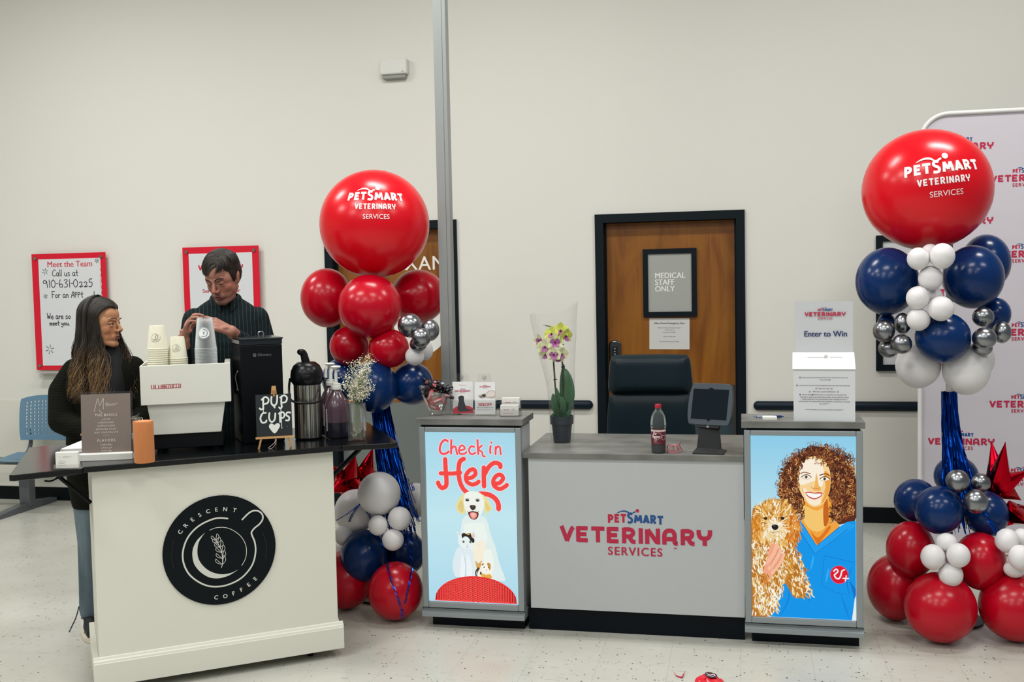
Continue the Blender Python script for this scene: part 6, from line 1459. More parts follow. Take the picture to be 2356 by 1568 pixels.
bm = bmesh.new(); box(bm, -0.004, 0.012, 0.095, 0.098, 0.0, 0.022, 0, lidm @ Matrix.Rotation(0.5,4,'Y')); obj('ticket', bm, mat('ticket', '#d9d9d4', 0.6), ld)
obj('header_sign', nb((-0.126,0.132,0.136,0.139,0.30,0.540)), M_card, t)
bm = bmesh.new(); prism(bm, rrect(-0.130,0.137,0.285,0.546,0.012), 0.002, Matrix.Translation((0,0.132,0))); hs = obj('sign_sleeve', bm, M_slv, t)
P = Pic(); vet_logo(P, 0.008, 0.472, 0.180, c1='#b5284a'); P.text('Enter to Win', 0.010, 0.378, 0.0365, '#1d3264', bold=0.0008, sx=0.98); P.build('header_print', PRINT, t, upright(0, 0.1317, 0))
P = Pic(); k_ = '#4a4c50'
lines = [(0.196,'ENTER OUR GRAND OPENING RAFFLE FOR A CHANCE TO WIN THE',0,0.0078),(0.186,'FOLLOWING:',0,0.0078),(0.160,'3 MONTHS OF HILLS PET FOOD (PRESCRIPTION OR OVER THE COUNTER)',0,0.0078),(0.146,'FREE NAIL TRIMS',0,0.0078),(0.132,'FREE ANAL GLAND EXPRESSIONS',0,0.0078),(0.118,'GRAND PRIZE : ONE FREE DENTAL CLEANING TO INCLUDE PRE-',0,0.0078),(0.107,'ANESTHETIC EXAM & BLOODWORK AS WELL AS FULL MOUTH X-RAYS',0,0.0078),
 (0.097,'***PRIZE DOES NOT INCLUDE EXTRACTIONS OR MEDICATIONS. IF',1,0.0078),(0.087,'EXTRACTIONS OR MEDICATION ARE NECESSARY, ADDITIONAL CHARGES',1,0.0078),(0.077,'WILL APPLY***',1,0.0078),(0.050,'***THE WINNERS WILL BE ANNOUNCED ON 3/8/2024***',1,0.0078)]
for y_, tx, b_, sz in lines: P.text(tx, 0, y_, sz, k_, bold=0.0003 if b_ else 0.0001, sx=0.85)
for x_, y_ in ((-0.106,0.199),(0.024,0.189),(-0.034,0.149),(0.032,0.149),(-0.062,0.135),(0.06,0.135)): P.stroke([(x_+0.0034*math.cos(a*0.63), y_+0.0034*math.sin(a*0.63)) for a in range(11)], 0.0012, k_)
for x_, y_ in ((-0.118,0.163),(-0.105,0.121),(-0.05,0.121)): P.rect(x_-0.003, x_+0.003, y_-0.003, y_+0.003, k_)
P.build('front_print', PRINT, t, upright(0, -0.0006, 0), label='small black print on the box front')
# note pad and pens
t = tag(obj('note_pad', nb((-0.032,0.032,-0.03,0.03,0,0.011)), mat('white_paper', '#e6e5e0', 0.75), None, loc=(0.123,-2.515,CT), rot=(0,0,0.03)), 'small pad of white slips beside the raffle box', 'note pad')
def pen(x, y, z, rz, lab):
    t = thing('pen', lab, 'pen', (x, y, z), rz, 'blue pens by the note pad')
    bm = bmesh.new(); lathe(bm, [(0.001,0.0),(0.0025,0.01),(0.0048,0.014),(0.0048,0.05)], 12, M=Matrix.Rotation(PI/2,4,'Y')); obj('grip', bm, mat('pen_blue', '#1c3a78', 0.3), t, smooth=True)
    bm = bmesh.new(); lathe(bm, [(0.0044,0.05),(0.0044,0.125),(0.002,0.127),(0.002,0.135)], 12, M=Matrix.Rotation(PI/2,4,'Y')); box(bm, 0.09, 0.13, -0.001, 0.001, 0.004, 0.007); obj('barrel', bm, mat('pen_grey', '#9aa3b3', 0.3), t, smooth=True)
pen(0.050, -2.475, CT+0.005, 0.12, 'blue pen lying left behind the white note pad'); pen(0.190, -2.462, CT+0.005, PI+0.1, 'blue pen lying right behind the white note pad')
# brochure holders
def brochure_stand(x, y, rz, lab, blab, fn):
    t = thing('brochure_holder', lab, 'brochure holder', (x, y, CT), rz, 'clear brochure holders')
    L_ = Matrix.Rotation(math.radians(-8), 4, 'X')
    bm = bmesh.new(); prism(bm, rrect(-0.036,0.036,0.0,0.208,0.012), 0.002, L_ @ Matrix.Translation((-0.006,0.014,0))); box(bm, -0.055, 0.055, -0.03, 0.03, 0.0, 0.002); obj('back_plate', bm, M_clear, t)
    bm = bmesh.new(); box(bm, -0.054,0.054,-0.012,-0.010,0.004,0.075,0,L_); box(bm, -0.056,-0.054,-0.012,0.014,0.004,0.075,0,L_); box(bm, 0.054,0.056,-0.012,0.014,0.004,0.075,0,L_); obj('pocket', bm, M_clear, t)
    P = Pic(); P.stroke([(0.0105*math.cos(a*0.4), 0.0105*math.sin(a*0.4)) for a in range(15)], 0.0014, '#3c4244'); P.stroke([(-0.002,0.005),(-0.003,-0.001),(0.001,-0.006),(0.005,-0.001),(0.005,0.005)], 0.0022, '#3c4244', smooth=4)
    P.build('emblem', PRINT, t, L_ @ upright(-0.006, 0.0135, 0.186))
    bm = bmesh.new(); box(bm, -0.0515,0.0515,-0.008,0.006,0.006,0.165,0,L_); b = obj('brochure', bm, mat('brochure_white', '#dfdfdd', 0.4), None, loc=(x,y,CT), rot=(0,0,rz)); tag(b, blab, 'brochure', 'brochures in clear holders')
    P = Pic(); fn(P); P.build('cover_print', PRINT, b, L_ @ upright(0, -0.0083, 0))
def cov1(P):
    P.stroke([(-0.018,0.147),(-0.012,0.151),(-0.010,0.145),(-0.004,0.149),(0.002,0.145),(0.008,0.149),(0.014,0.145),(0.020,0.149)], 0.0014, '#b84a5e', smooth=3); vet_logo(P, 0, 0.114, 0.078)
    P.poly([(-0.0513,0.006),(-0.0513,0.028),(-0.03,0.042),(0.0,0.047),(0.03,0.043),(0.0513,0.032),(0.0513,0.006)], '#c62739')
    P.poly([(-0.022,0.018),(-0.024,0.050),(-0.020,0.070),(-0.022,0.086),(-0.014,0.094),(-0.002,0.095),(0.006,0.088),(0.006,0.068),(0.012,0.050),(0.020,0.030),(0.046,0.022),(0.02,0.016)], '#1c2128', 4); P.ell(-0.004, 0.082, 0.003, 0.003, '#4a5058')
def cov2(P):
    vet_logo(P, 0, 0.139, 0.056)
    P.poly([(-0.034,0.098),(-0.020,0.104),(0.0,0.108),(0.02,0.122),(0.040,0.124),(0.051,0.116),(0.051,0.088),(0.03,0.084),(0.01,0.088),(-0.012,0.084),(-0.028,0.090)], '#b5a9a2', 4); P.poly([(0.004,0.100),(0.022,0.118),(0.04,0.120),(0.049,0.110),(0.046,0.096),(0.02,0.092)], '#d6cdc6', 4)
    P.ell(-0.006, 0.098, 0.010, 0.008, '#4a3a38'); P.ell(-0.020, 0.092, 0.009, 0.005, '#7a6a66'); P.ell(-0.004, 0.096, 0.004, 0.004, '#15100f')
    P.text('20%OFF', 0, 0.046, 0.0215, '#c0304a', bold=0.0006, sx=0.95); P.text('New Consultation visit', 0, 0.036, 0.0088, '#2f6b62', bold=0.0002); P.text('Book your appointment now', 0, 0.025, 0.0068, '#6a6c6e')
brochure_stand(-1.372, -2.44, math.radians(10), 'clear holder with the dark dog brochure, left of the two on the cabinet', 'white brochure with a dark dog on red, next to the sweets bowl', cov1)
brochure_stand(-1.252, -2.46, math.radians(6), 'clear holder with the 20 percent off brochure, right of the two', 'white brochure reading 20% off with a white dog', cov2)
# business card tray
t = thing('card_tray', 'two tier clear acrylic card tray at the right end of the left cabinet', 'card holder', (-1.122, -2.48, CT), math.radians(4))
bm = bmesh.new()
for y0, z0 in ((-0.02,0.0),(0.03,0.03)):
    box(bm, -0.05,0.05,y0,y0+0.002,z0,z0+0.035); box(bm, -0.05,0.05,y0+0.035,y0+0.037,z0,z0+0.045); box(bm, -0.05,-0.048,y0,y0+0.037,z0,z0+0.04); box(bm, 0.048,0.05,y0,y0+0.037,z0,z0+0.04); box(bm, -0.05,0.05,y0,y0+0.037,z0,z0+0.002)
box(bm, -0.05,0.05,0.016,0.067,0.0,0.002); box(bm, -0.05,-0.048,0.03,0.067,0.0,0.03); box(bm, 0.048,0.05,0.03,0.067,0.0,0.03)
obj('acrylic_body', bm, M_clear, t)
for y0, z0, lab in ((-0.016,0.003,'white business cards in the lower tier of the clear tray'),(0.034,0.033,'white business cards in the upper tier of the clear tray')):
    b = obj('business_card', nb((-0.0445,0.0445,y0,y0+0.03,z0,z0+0.052)), MATS['card_stock'], None, loc=(-1.122,-2.48,CT), rot=(0,0,math.radians(4))); tag(b, lab, 'business card', 'business cards in the clear tray')
    P = Pic(); P.stroke([(-0.03,z0+0.030),(0.0,z0+0.030)], 0.003, '#b84a5e', caps=False); P.stroke([(0.012,z0+0.034),(0.026,z0+0.034)], 0.0012, '#8a8a8a', caps=False); P.stroke([(0.012,z0+0.030),(0.03,z0+0.030)], 0.0012, '#8a8a8a', caps=False); P.stroke([(-0.03,z0+0.012),(0.02,z0+0.012)], 0.004, '#d9a7a0', caps=False)
    P.build('print', PRINT, b, upright(0, y0-0.0003, 0))
# sweets bowl
BX, BY = -1.502, -2.475
t = thing('sweets_bowl', 'flared glass bowl filled with small wrapped sweets', 'bowl', (BX, BY, CT), 0.1)
bm = bmesh.new(); lathe(bm, [(0.036,0.0),(0.038,0.006),(0.034,0.014),(0.040,0.022),(0.085,0.130),(0.083,0.130),(0.038,0.026),(0.0001,0.022)], 40)
for v_ in bm.verts:
    if v_.co.z > 0.02: v_.co.z += (v_.co.z-0.02)*(-v_.co.x)*2.2
obj('glass', bm, glassfilm('bowl_glass', 0.08, 0.8), t, smooth=True)
M_c = [mat('wrap_black', '#14141c', 0.22, coat=0.4), mat('wrap_red', '#b3142c', 0.22, coat=0.4), mat('wrap_white', '#d8d4d2', 0.3)]
def sweet(loc, rot, kind, lab, s=1.0):
    t = thing('wrapped_sweet', lab, 'sweet', loc, 0, 'red sweet packs in the glass bowl' if kind else 'dark wrapped sweets heaped in the glass bowl'); t.rotation_euler = rot
    bm = bmesh.new(); rows = []
    for x, hy, hz in ((-0.033,0.009,0.0008),(-0.028,0.008,0.0012),(-0.023,0.0085,0.004),(-0.012,0.0105,0.0062),(0.012,0.0105,0.0062),(0.023,0.0085,0.004),(0.028,0.008,0.0012),(0.033,0.009,0.0008)):
        rows.append([bm.verts.new((x*s, hy*s*math.cos(2*PI*k/10), hz*s*math.sin(2*PI*k/10))) for k in range(10)])
    for A, B in zip(rows, rows[1:]):
        for k in range(10): bm.faces.new((A[k],A[(k+1)%10],B[(k+1)%10],B[k]))
    bm.faces.new(rows[0]); bm.faces.new(rows[-1])
    obj('wrapper', bm, M_c[kind], t, smooth=True)
    P = Pic()
    if kind: P.text('Skittles', 0, -0.004*s, 0.012*s, '#f0dfe0', bold=0.0004)
    else: P.ell(0, 0, 0.013*s, 0.0055*s, '#b3142c' if int(loc[0]*1e4)%2 else '#cfcfd6'); P.text('TWIX' if int(loc[0]*1e4)%3 else 'MILKY', 0, -0.0035*s, 0.009*s, '#e8e4e4' if int(loc[0]*1e4)%2 else '#2a2030', bold=0.0005)
    P.build('print', PRINT, t, Matrix.Translation((0,0,0.0066*s)))
rd = random.Random(12); spots = []
names_ = ['front left','front','front right','left','middle','right','back left','back','back right']
for i in range(27):
    a = rd.uniform(0, 2*PI); lay = i//9; r_ = (0.072, 0.062, 0.038)[lay]*math.sqrt(rd.uniform(0.2, 1)); z = (0.108, 0.134, 0.158)[lay]+rd.uniform(-.006,.006)
    x_, y_ = r_*math.cos(a), r_*math.sin(a)
    lab = 'small dark wrapped sweet in the glass bowl, %s layer' % ('lower','middle','top')[lay] 
    sweet((BX+x_, BY+y_, CT+z-x_*0.15), (rd.uniform(0.5,1.5) , rd.uniform(-.7,.7), rd.uniform(-1.6,1.6)), 0, 'small dark foil wrapped sweet heaped in the glass bowl', 1.15)
for i, (x_, y_, z_, rx, ry, rz_) in enumerate(((0.018,-0.030,0.078,1.3,-0.4,0.2),(-0.006,-0.022,0.045,1.4,0.3,-0.2),(0.03,0.0,0.075,1.2,0.5,0.6),(-0.02,-0.035,0.10,1.2,-1.2,0.1),(-0.022,-0.008,0.066,1.2,0.9,-0.5))):
    sweet((BX+x_, BY+y_, CT+z_), (rx, ry, rz_), 1, 'red sweet pack pressed against the inside of the glass bowl', 1.1)
# ---------------------------------------------------------------- people
def cone(bm, p0, r0, p1, r1, seg=16, M=None, flat=1.0):
    """closed tapered capsule"""
    p0, p1 = Vector(p0), Vector(p1)
    if M is not None: p0, p1 = M @ p0, M @ p1
    d = p1-p0; L0 = max(1e-6, d.length); d = d/L0; a = d.orthogonal().normalized(); b = d.cross(a); rings = []
    prof = [(-r0*math.cos(PI/2*i/4), r0*math.sin(PI/2*i/4)) for i in range(5)]+[(L0+r1*math.sin(PI/2*i/4), r1*math.cos(PI/2*i/4)) for i in range(5)]
    for h, r in prof:
        r = max(r, 1e-5); rings.append([bm.verts.new(p0+d*h+(a*math.cos(2*PI*k/seg)+b*math.sin(2*PI*k/seg))*r) for k in range(seg)])
    for A, B in zip(rings, rings[1:]):
        for k in range(seg): bm.faces.new((A[k], A[(k+1)%seg], B[(k+1)%seg], B[k]))
    bm.faces.new(rings[0][::-1]); bm.faces.new(rings[-1])
def chain(bm, pts, M=None, add=0.0):
    for (p, r), (q, s) in zip(pts, pts[1:]): cone(bm, p, r+add, q, s+add, M=M)
def ell(bm, c, r, M=None, add=0.0, rot=None):
    R_ = Euler(rot or (0,0,0)).to_matrix().to_4x4(); c = Vector(c)
    vs = ball(bm, (0,0,0), (r[0]+add, r[1]+add, r[2]+add), 24, 16)
    for v in vs:
        v.co = c+(R_ @ v.co)
        if M is not None: v.co = M @ v.co
def loft(bm, secs, seg=36, add=0.0):
    """sections (x,y,z,rx,ry) closed at both ends"""
    secs = spl(secs, 4); rings = []
    for x, y, z, rx, ry in secs:
        rings.append([bm.verts.new((x+(rx+add)*math.copysign(abs(math.cos(2*PI*k/seg))**0.85, math.cos(2*PI*k/seg)), y+(ry+add)*math.copysign(abs(math.sin(2*PI*k/seg))**0.9, math.sin(2*PI*k/seg)), z)) for k in range(seg)])
    for A, B in zip(rings, rings[1:]):
        for k in range(seg): bm.faces.new((A[k], A[(k+1)%seg], B[(k+1)%seg], B[k]))
    bm.faces.new(rings[0][::-1]); bm.faces.new(rings[-1])
def blob(name, bm, m, parent, vox, sm=6, fac=0.5, label=None):
    o = obj(name, bm, m, parent, label=label)
    r = o.modifiers.new('remesh', 'REMESH'); r.mode = 'VOXEL'; r.voxel_size = vox; r.use_smooth_shade = True
    s = o.modifiers.new('smooth', 'SMOOTH'); s.iterations = sm; s.factor = fac
    return o
def head_parts(bm, H, k=1.0, male=True):
    e = lambda c, r, rot=None: ell(bm, tuple(a*k for a in c), tuple(a*k for a in r), H, rot=rot)
    c_ = lambda p, r, q, s: cone(bm, tuple(a*k for a in p), r*k, tuple(a*k for a in q), s*k, M=H)
    e((0,0.012,0.034),(0.076,0.096,0.088)); e((0,-0.026,-0.026),(0.062,0.062,0.084)); e((0,-0.045,0.045),(0.058,0.044,0.05))
    jw = 0.056 if male else 0.051
    for s in (-1, 1):
        c_((s*jw,0.004,-0.052),0.017,(s*0.040,-0.040,-0.092),0.017); c_((s*0.040,-0.040,-0.092),0.017,(s*0.010,-0.070,-0.104),0.018)
        e((s*0.031,-0.043,-0.026),(0.036,0.034,0.038)); e((s*0.023,-0.042,-0.064),(0.035,0.031,0.038)); e((s*0.042,-0.018,-0.040),(0.027,0.042,0.052)); e((s*0.044,-0.030,0.012),(0.026,0.040,0.040))
        c_((s*0.010,-0.085,0.021),0.0090,(s*0.042,-0.073,0.025),0.0078)
        e((s*0.0125,-0.099,-0.034),(0.0085,0.010,0.0075))
        e((s*0.076,0.014,-0.004),(0.009,0.017,0.029),(0.15*1,0,s*0.35)); c_((s*0.072,0.008,-0.024),0.008,(s*0.075,0.010,-0.032),0.007); e((s*0.068,0.006,-0.01),(0.012,0.02,0.03))
        e((s*0.083,0.022,0.010),(0.005,0.013,0.017),(0.1,0,s*0.45))
        e((s*0.031,-0.072,-0.008),(0.017,0.012,0.008))
    e((0,-0.070,-0.100),(0.022,0.019,0.017) if male else (0.018,0.018,0.016))
    c_((0,-0.082,0.016),0.0085,(0,-0.100,-0.010),0.0085); c_((0,-0.100,-0.010),0.0085,(0,-0.110,-0.028),0.0108)
    e((0,-0.070,-0.064),(0.034,0.0205,0.026)); e((0,-0.062,-0.048),(0.044,0.020,0.036))
def face_details(root, H, k, m_lip, m_brow, lid_mat, gaze=(0,0), closed=0.0, brow_t=0.003, lip_w=0.023):
    T = lambda p: H @ Vector(tuple(a*k for a in p))
    for s in (-1, 1):
        c = (s*0.031, -0.0690, 0.002)
        bm = bmesh.new(); ball(bm, T(c), 0.0125*k, 20, 14)
        ey = obj('eye', bm, mat('eye_white', '#a8a19a', 0.25), root, smooth='all')
        g = Vector((gaze[0], -1, gaze[1])).normalized(); p = Vector(c)+g*0.0085
        bm = bmesh.new(); ell(bm, (0,0,0), (0.0062*k,0.0048*k,0.0062*k), Matrix.Translation(T(p))); obj('iris', bm, mat('iris', '#20160f', 0.15), ey, smooth='all')
        # upper and lower lids as sphere shells
        for top in (1, 0):
            bm = bmesh.new(); n = 14; mrows = 6; rows = []
            lo = (0.30-closed*0.95) if top else -1.2; hi = 1.45 if top else -0.52+closed*0.05
            for j in range(mrows+1):
                th = lo+(hi-lo)*j/mrows; row = []
                for i in range(n+1):
                    ph = -1.55+3.1*i/n; f = max(0.0, 1-abs(ph/1.25)**2.5); tt = th if (j and top) or (not top and j < mrows) else th*(f if top else 1)-(0 if top else 0.0)
                    if top and j == 0: tt = lo*f+(-0.12)*(1-f)
                    if not top and j == mrows: tt = hi*f+(-0.12)*(1-f)
                    r_ = 0.0137
                    row.append(bm.verts.new(T((c[0]+r_*1.12*math.sin(ph)*math.cos(tt), c[1]-r_*math.cos(ph)*math.cos(tt), c[2]+r_*math.sin(tt)))))
                rows.append(row)
            for A, B in zip(rows, rows[1:]):
                for i in range(n): bm.faces.new((A[i],A[i+1],B[i+1],B[i]))
            ld = obj('eyelid', bm, lid_mat, ey, smooth='all'); sm_ = ld.modifiers.new('t','SOLIDIFY'); sm_.thickness = 0.0014; sm_.offset = 1
            if top:
                bm = bmesh.new(); pts = [v.co.copy() for v in []]
                pts = []
                for i in range(n+1):
                    ph = -1.55+3.1*i/n; f = max(0.0, 1-abs(ph/1.25)**2.5); tt = lo*f-0.12*(1-f); r_ = 0.0150
                    pts.append(T((c[0]+r_*1.12*math.sin(ph)*math.cos(tt), c[1]-r_*math.cos(ph)*math.cos(tt), c[2]+r_*math.sin(tt))))
                tube(bm, pts, 0.0011*k, 6); obj('eyelashes', bm, mat('lash', '#0d0a09', 0.6), ey, smooth='all')
        bm = bmesh.new()
        tube(bm, [T(q) for q in spl([(s*0.012,-0.0965,0.024),(s*0.026,-0.0945,0.031),(s*0.042,-0.085,0.031),(s*0.053,-0.072,0.024)],4)], [brow_t*k*f for f in (0.6,.8,1,1.1,1.15,1.15,1.1,1,.9,.75,.55,.35,.2)], 8)
        obj('eyebrow', bm, m_brow, root, smooth='all')
    bm = bmesh.new()
    U_ = spl([(-lip_w,-0.0835,-0.0665),(-0.012,-0.0925,-0.0625),(-0.004,-0.0955,-0.0605),(0,-0.0950,-0.0615),(0.004,-0.0955,-0.0605),(0.012,-0.0925,-0.0625),(lip_w,-0.0835,-0.0665)],3)
    n = len(U_); tube(bm, [T(q) for q in U_], [k*(0.0009+0.0022*math.sin(PI*i/(n-1))) for i in range(n)], 8)
    Lw = spl([(-lip_w,-0.0830,-0.0685),(-0.011,-0.0915,-0.0730),(0,-0.0940,-0.0740),(0.011,-0.0915,-0.0730),(lip_w,-0.0830,-0.0685)],4)
    n = len(Lw); tube(bm, [T(q) for q in Lw], [k*(0.0009+0.0030*math.sin(PI*i/(n-1))) for i in range(n)], 8)
    obj('lips', bm, m_lip, root, smooth='all')
    bm = bmesh.new(); tube(bm, [T((x,-0.0965+1.1*x*x*20*0.5,-0.0675)) for x in (-0.019,-0.012,-0.005,0,0.005,0.012,0.019)], [0.0004*k,0.0008*k,0.0009*k,0.0009*k,0.0009*k,0.0008*k,0.0004*k], 6)
    obj('mouth_line', bm, mat('mouth_dark', '#2a1312', 0.6), root, smooth='all')
    bm = bmesh.new()
    for s in (-1,1): ell(bm, T((s*0.0065,-0.107,-0.0385)), (0.0028*k,0.0030*k,0.0016*k))
    obj('nostrils', bm, mat('mouth_dark', '#2a1312', 0.6), root, smooth='all')
def hand_parts(bm, W, palm_dir, normal, side, curl, spread=0.16, k=1.0, thumb_curl=0.5):
    """W wrist point; palm_dir fingers direction; normal = back of the hand; side=+1 thumb on cross side"""
    d = Vector(palm_dir).normalized(); nn = Vector(normal); nn = (nn-d*nn.dot(d)).normalized(); sd = d.cross(nn)*side; W = Vector(W)
    P_ = lambda a, b, c: W+d*(a*k)+sd*(b*k)+nn*(c*k)
    for b0, b1, r in ((0.022,0.034,0.0115),(0.007,0.012,0.0125),(-0.008,-0.010,0.012),(-0.020,-0.030,0.0105)):
        cone(bm, P_(0.0,b0*0.7,0), 0.0150*k, P_(0.085,b1,0), r*k)
    ell(bm, P_(0.045,0.0,-0.003), (0.030*k,0.030*k,0.014*k), rot=None)
    cone(bm, W, 0.023*k, P_(0.03,0,0), 0.022*k)
    for i, (b, L_, r) in enumerate(((0.034,(0.043,0.026,0.021),0.0088),(0.012,(0.047,0.030,0.022),0.0090),(-0.010,(0.044,0.028,0.021),0.0086),(-0.031,(0.035,0.021,0.019),0.0076))):
        p = P_(0.085, b, 0.0); ang = spread*(1.5-i)*0.35; cu = curl if not isinstance(curl, (list, tuple)) else curl[i]; a = cu*0.45
        for j, l in enumerate(L_):
            dd = (d*math.cos(a)-nn*math.sin(a)); dd = (dd*math.cos(ang)+sd*math.sin(ang)).normalized(); q = p+dd*(l*k)
            rr = r*(1-0.12*j)*k; cone(bm, p, rr, q, rr*0.88, seg=12); p = q; a += cu*(0.95 if j == 0 else 0.6)
    p = P_(0.018, 0.024, -0.006); q = P_(0.048, 0.052, -0.018); cone(bm, p, 0.0150*k, q, 0.0115*k)
    r2 = P_(0.078, 0.060-0.012*thumb_curl, -0.024-0.012*thumb_curl); cone(bm, q, 0.0110*k, r2, 0.0098*k); r3 = P_(0.102, 0.054-0.024*thumb_curl, -0.030-0.018*thumb_curl); cone(bm, r2, 0.0098*k, r3, 0.0080*k)
def skin(name, c1, c2, chin=None, stub=None):
    m = mat(name, c1, 0.48, spec=0.35, sss=0.12); N, L, p = nt(m)
    tc = N.new('ShaderNodeTexCoord'); ns = N.new('ShaderNodeTexNoise'); ns.inputs['Scale'].default_value = 22; ns.inputs['Detail'].default_value = 5
    rp = N.new('ShaderNodeValToRGB'); rp.color_ramp.elements[0].position = 0.3; rp.color_ramp.elements[0].color = hx(c2); rp.color_ramp.elements[1].position = 0.7; rp.color_ramp.elements[1].color = hx(c1)
    L.new(tc.outputs['Object'], ns.inputs['Vector']); L.new(ns.outputs[0], rp.inputs[0]); last = rp.outputs[0]
    if chin:
        for pt, rad, col, k in chin:
            vd = N.new('ShaderNodeVectorMath'); vd.operation = 'DISTANCE'; vd.inputs[1].default_value = pt; L.new(tc.outputs['Object'], vd.inputs[0])
            mr = N.new('ShaderNodeMapRange'); mr.inputs[1].default_value = rad*0.45; mr.inputs[2].default_value = rad; mr.inputs[3].default_value = k; mr.inputs[4].default_value = 0.0; L.new(vd.outputs['Value'], mr.inputs[0])
            mx = N.new('ShaderNodeMix'); mx.data_type = 'RGBA'; L.new(mr.outputs[0], mx.inputs[0]); L.new(last, mx.inputs[6]); mx.inputs[7].default_value = hx(col); last = mx.outputs[2]
    L.new(last, p.inputs['Base Color']); return m
M_hairc = attr_mat('hair_strands', 0.0, 0.5)
def strands(name, items, parent, seg=5):
    """items: (points, radii, colour function of point)"""
    bm = bmesh.new(); cl = bm.loops.layers.float_color.new('Col')
    for pts, rad, cf in items:
        n0 = len(bm.faces); tube(bm, pts, rad, seg, cap=False); bm.faces.ensure_lookup_table()
        for f in bm.faces[n0:]:
            for l in f.loops: l[cl] = cf(l.vert.co)
    return obj(name, bm, M_hairc, parent, smooth='all', flat=True)
# ---- man behind the cart
MB = (-2.602, -2.55, 0); MRZ = math.radians(27.7)
man = thing('person', 'man in dark green pinstriped shirt behind the coffee cart, looking down at his hands', 'person', MB, MRZ)
HM_ = Matrix.Translation((-0.002, -0.085, 1.758)) @ Matrix.Rotation(math.radians(-30), 4, 'Z') @ Matrix.Rotation(math.radians(24), 4, 'X') @ Matrix.Rotation(math.radians(-3), 4, 'Y')
chin_ = HM_ @ Vector((0,-0.075,-0.098)); nose_ = HM_ @ Vector((0,-0.11,-0.03)); cheek_ = HM_ @ Vector((0.045,-0.06,-0.03)); up_ = HM_ @ Vector((0,-0.09,-0.052)); jaw_ = HM_ @ Vector((0.045,-0.025,-0.085)); jaw2_ = HM_ @ Vector((-0.045,-0.025,-0.085))
M_skm = skin('skin_man', '#a87766', '#996857', [(nose_, 0.03, '#b36a58', 0.5), (cheek_, 0.045, '#b0685a', 0.35), (chin_, 0.05, '#5c443a', 0.75), (jaw_, 0.05, '#5f473c', 0.6), (jaw2_, 0.05, '#5f473c', 0.6), (up_, 0.024, '#5c443a', 0.6)])
torso_m = [(0.01,0.02,0.86,0.15,0.10),(0.01,0.02,0.98,0.15,0.10),(0.01,0.015,1.10,0.14,0.095),(0.01,0.01,1.28,0.155,0.105),(0.01,0.01,1.44,0.160,0.105),(0.01,0.015,1.545,0.145,0.085),(0.01,0.01,1.60,0.10,0.065),(0.010,0.0,1.64,0.055,0.055)]
armR_m = [((-0.150,0.01,1.545),0.042),((-0.170,0.0,1.45),0.045),((-0.190,-0.03,1.24),0.042),((-0.205,-0.15,1.27),0.042),((-0.190,-0.42,1.47),0.030)]
armL_m = [((0.165,0.01,1.545),0.042),((0.185,0.0,1.45),0.045),((0.212,-0.04,1.26),0.043),((0.200,-0.13,1.30),0.042),((0.030,-0.420,1.500),0.029)]
bm = bmesh.new()
loft(bm, torso_m); chain(bm, [((0.012,0.0,1.58),0.060),((0.008,-0.02,1.65),0.056),((0.0,-0.05,1.70),0.056)])
head_parts(bm, HM_, 1.0)
chain(bm, armR_m); chain(bm, armL_m)
hand_parts(bm, (-0.190,-0.42,1.47), (0.22,-0.35,0.78), (-0.95,0.1,0.25), -1, [0.9,0.8,0.8,0.8], k=0.98)
hand_parts(bm, (0.030,-0.420,1.500), (-0.86,-0.30,0.42), (0.35,-0.62,0.70), 1, [0.55,0.6,0.65,0.7], k=1.0, thumb_curl=0.2)
for s in (-1, 1): chain(bm, [((0.02+s*0.085,0.02,0.86),0.085),((0.02+s*0.09,0.01,0.50),0.055),((0.02+s*0.09,0.03,0.10),0.038),((0.02+s*0.09,-0.08,0.045),0.034)])
blob('body', bm, M_skm, man, 0.0032, 9)
M_sh = mat('pinstripe_shirt', '#0b1719', 0.8, spec=0.2)
def stripes():
    N, L, p = nt(M_sh); tc = N.new('ShaderNodeTexCoord'); sp_ = N.new('ShaderNodeSeparateXYZ'); L.new(tc.outputs['Object'], sp_.inputs[0])
    ns = N.new('ShaderNodeTexNoise'); ns.inputs['Scale'].default_value = 7; L.new(tc.outputs['Object'], ns.inputs['Vector'])
    a = N.new('ShaderNodeMath'); a.operation = 'MULTIPLY_ADD'; a.inputs[1].default_value = 0.012; L.new(ns.outputs[0], a.inputs[0]); L.new(sp_.outputs[0], a.inputs[2])
    b = N.new('ShaderNodeMath'); b.operation = 'MULTIPLY'; b.inputs[1].default_value = 52; L.new(a.outputs[0], b.inputs[0])
    c = N.new('ShaderNodeMath'); c.operation = 'FRACT'; L.new(b.outputs[0], c.inputs[0]); d = N.new('ShaderNodeMath'); d.operation = 'LESS_THAN'; d.inputs[1].default_value = 0.06; L.new(c.outputs[0], d.inputs[0])
    n2 = N.new('ShaderNodeTexNoise'); n2.inputs['Scale'].default_value = 60; L.new(tc.outputs['Object'], n2.inputs['Vector']); e = N.new('ShaderNodeMath'); e.operation = 'MULTIPLY'; L.new(d.outputs[0], e.inputs[0]); L.new(n2.outputs[0], e.inputs[1])
    mx = N.new('ShaderNodeMix'); mx.data_type = 'RGBA'; L.new(e.outputs[0], mx.inputs[0]); mx.inputs[6].default_value = hx('#0d1a1d'); mx.inputs[7].default_value = hx('#5f7871'); L.new(mx.outputs[2], p.inputs['Base Color'])
    n3 = N.new('ShaderNodeTexNoise'); n3.inputs['Scale'].default_value = 9; n3.inputs['Detail'].default_value = 2; L.new(tc.outputs['Object'], n3.inputs['Vector']); bp = N.new('ShaderNodeBump'); bp.inputs['Strength'].default_value = 0.6; bp.inputs['Distance'].default_value = 0.03; L.new(n3.outputs[0], bp.inputs['Height']); L.new(bp.outputs[0], p.inputs['Normal'])
stripes()
bm = bmesh.new()
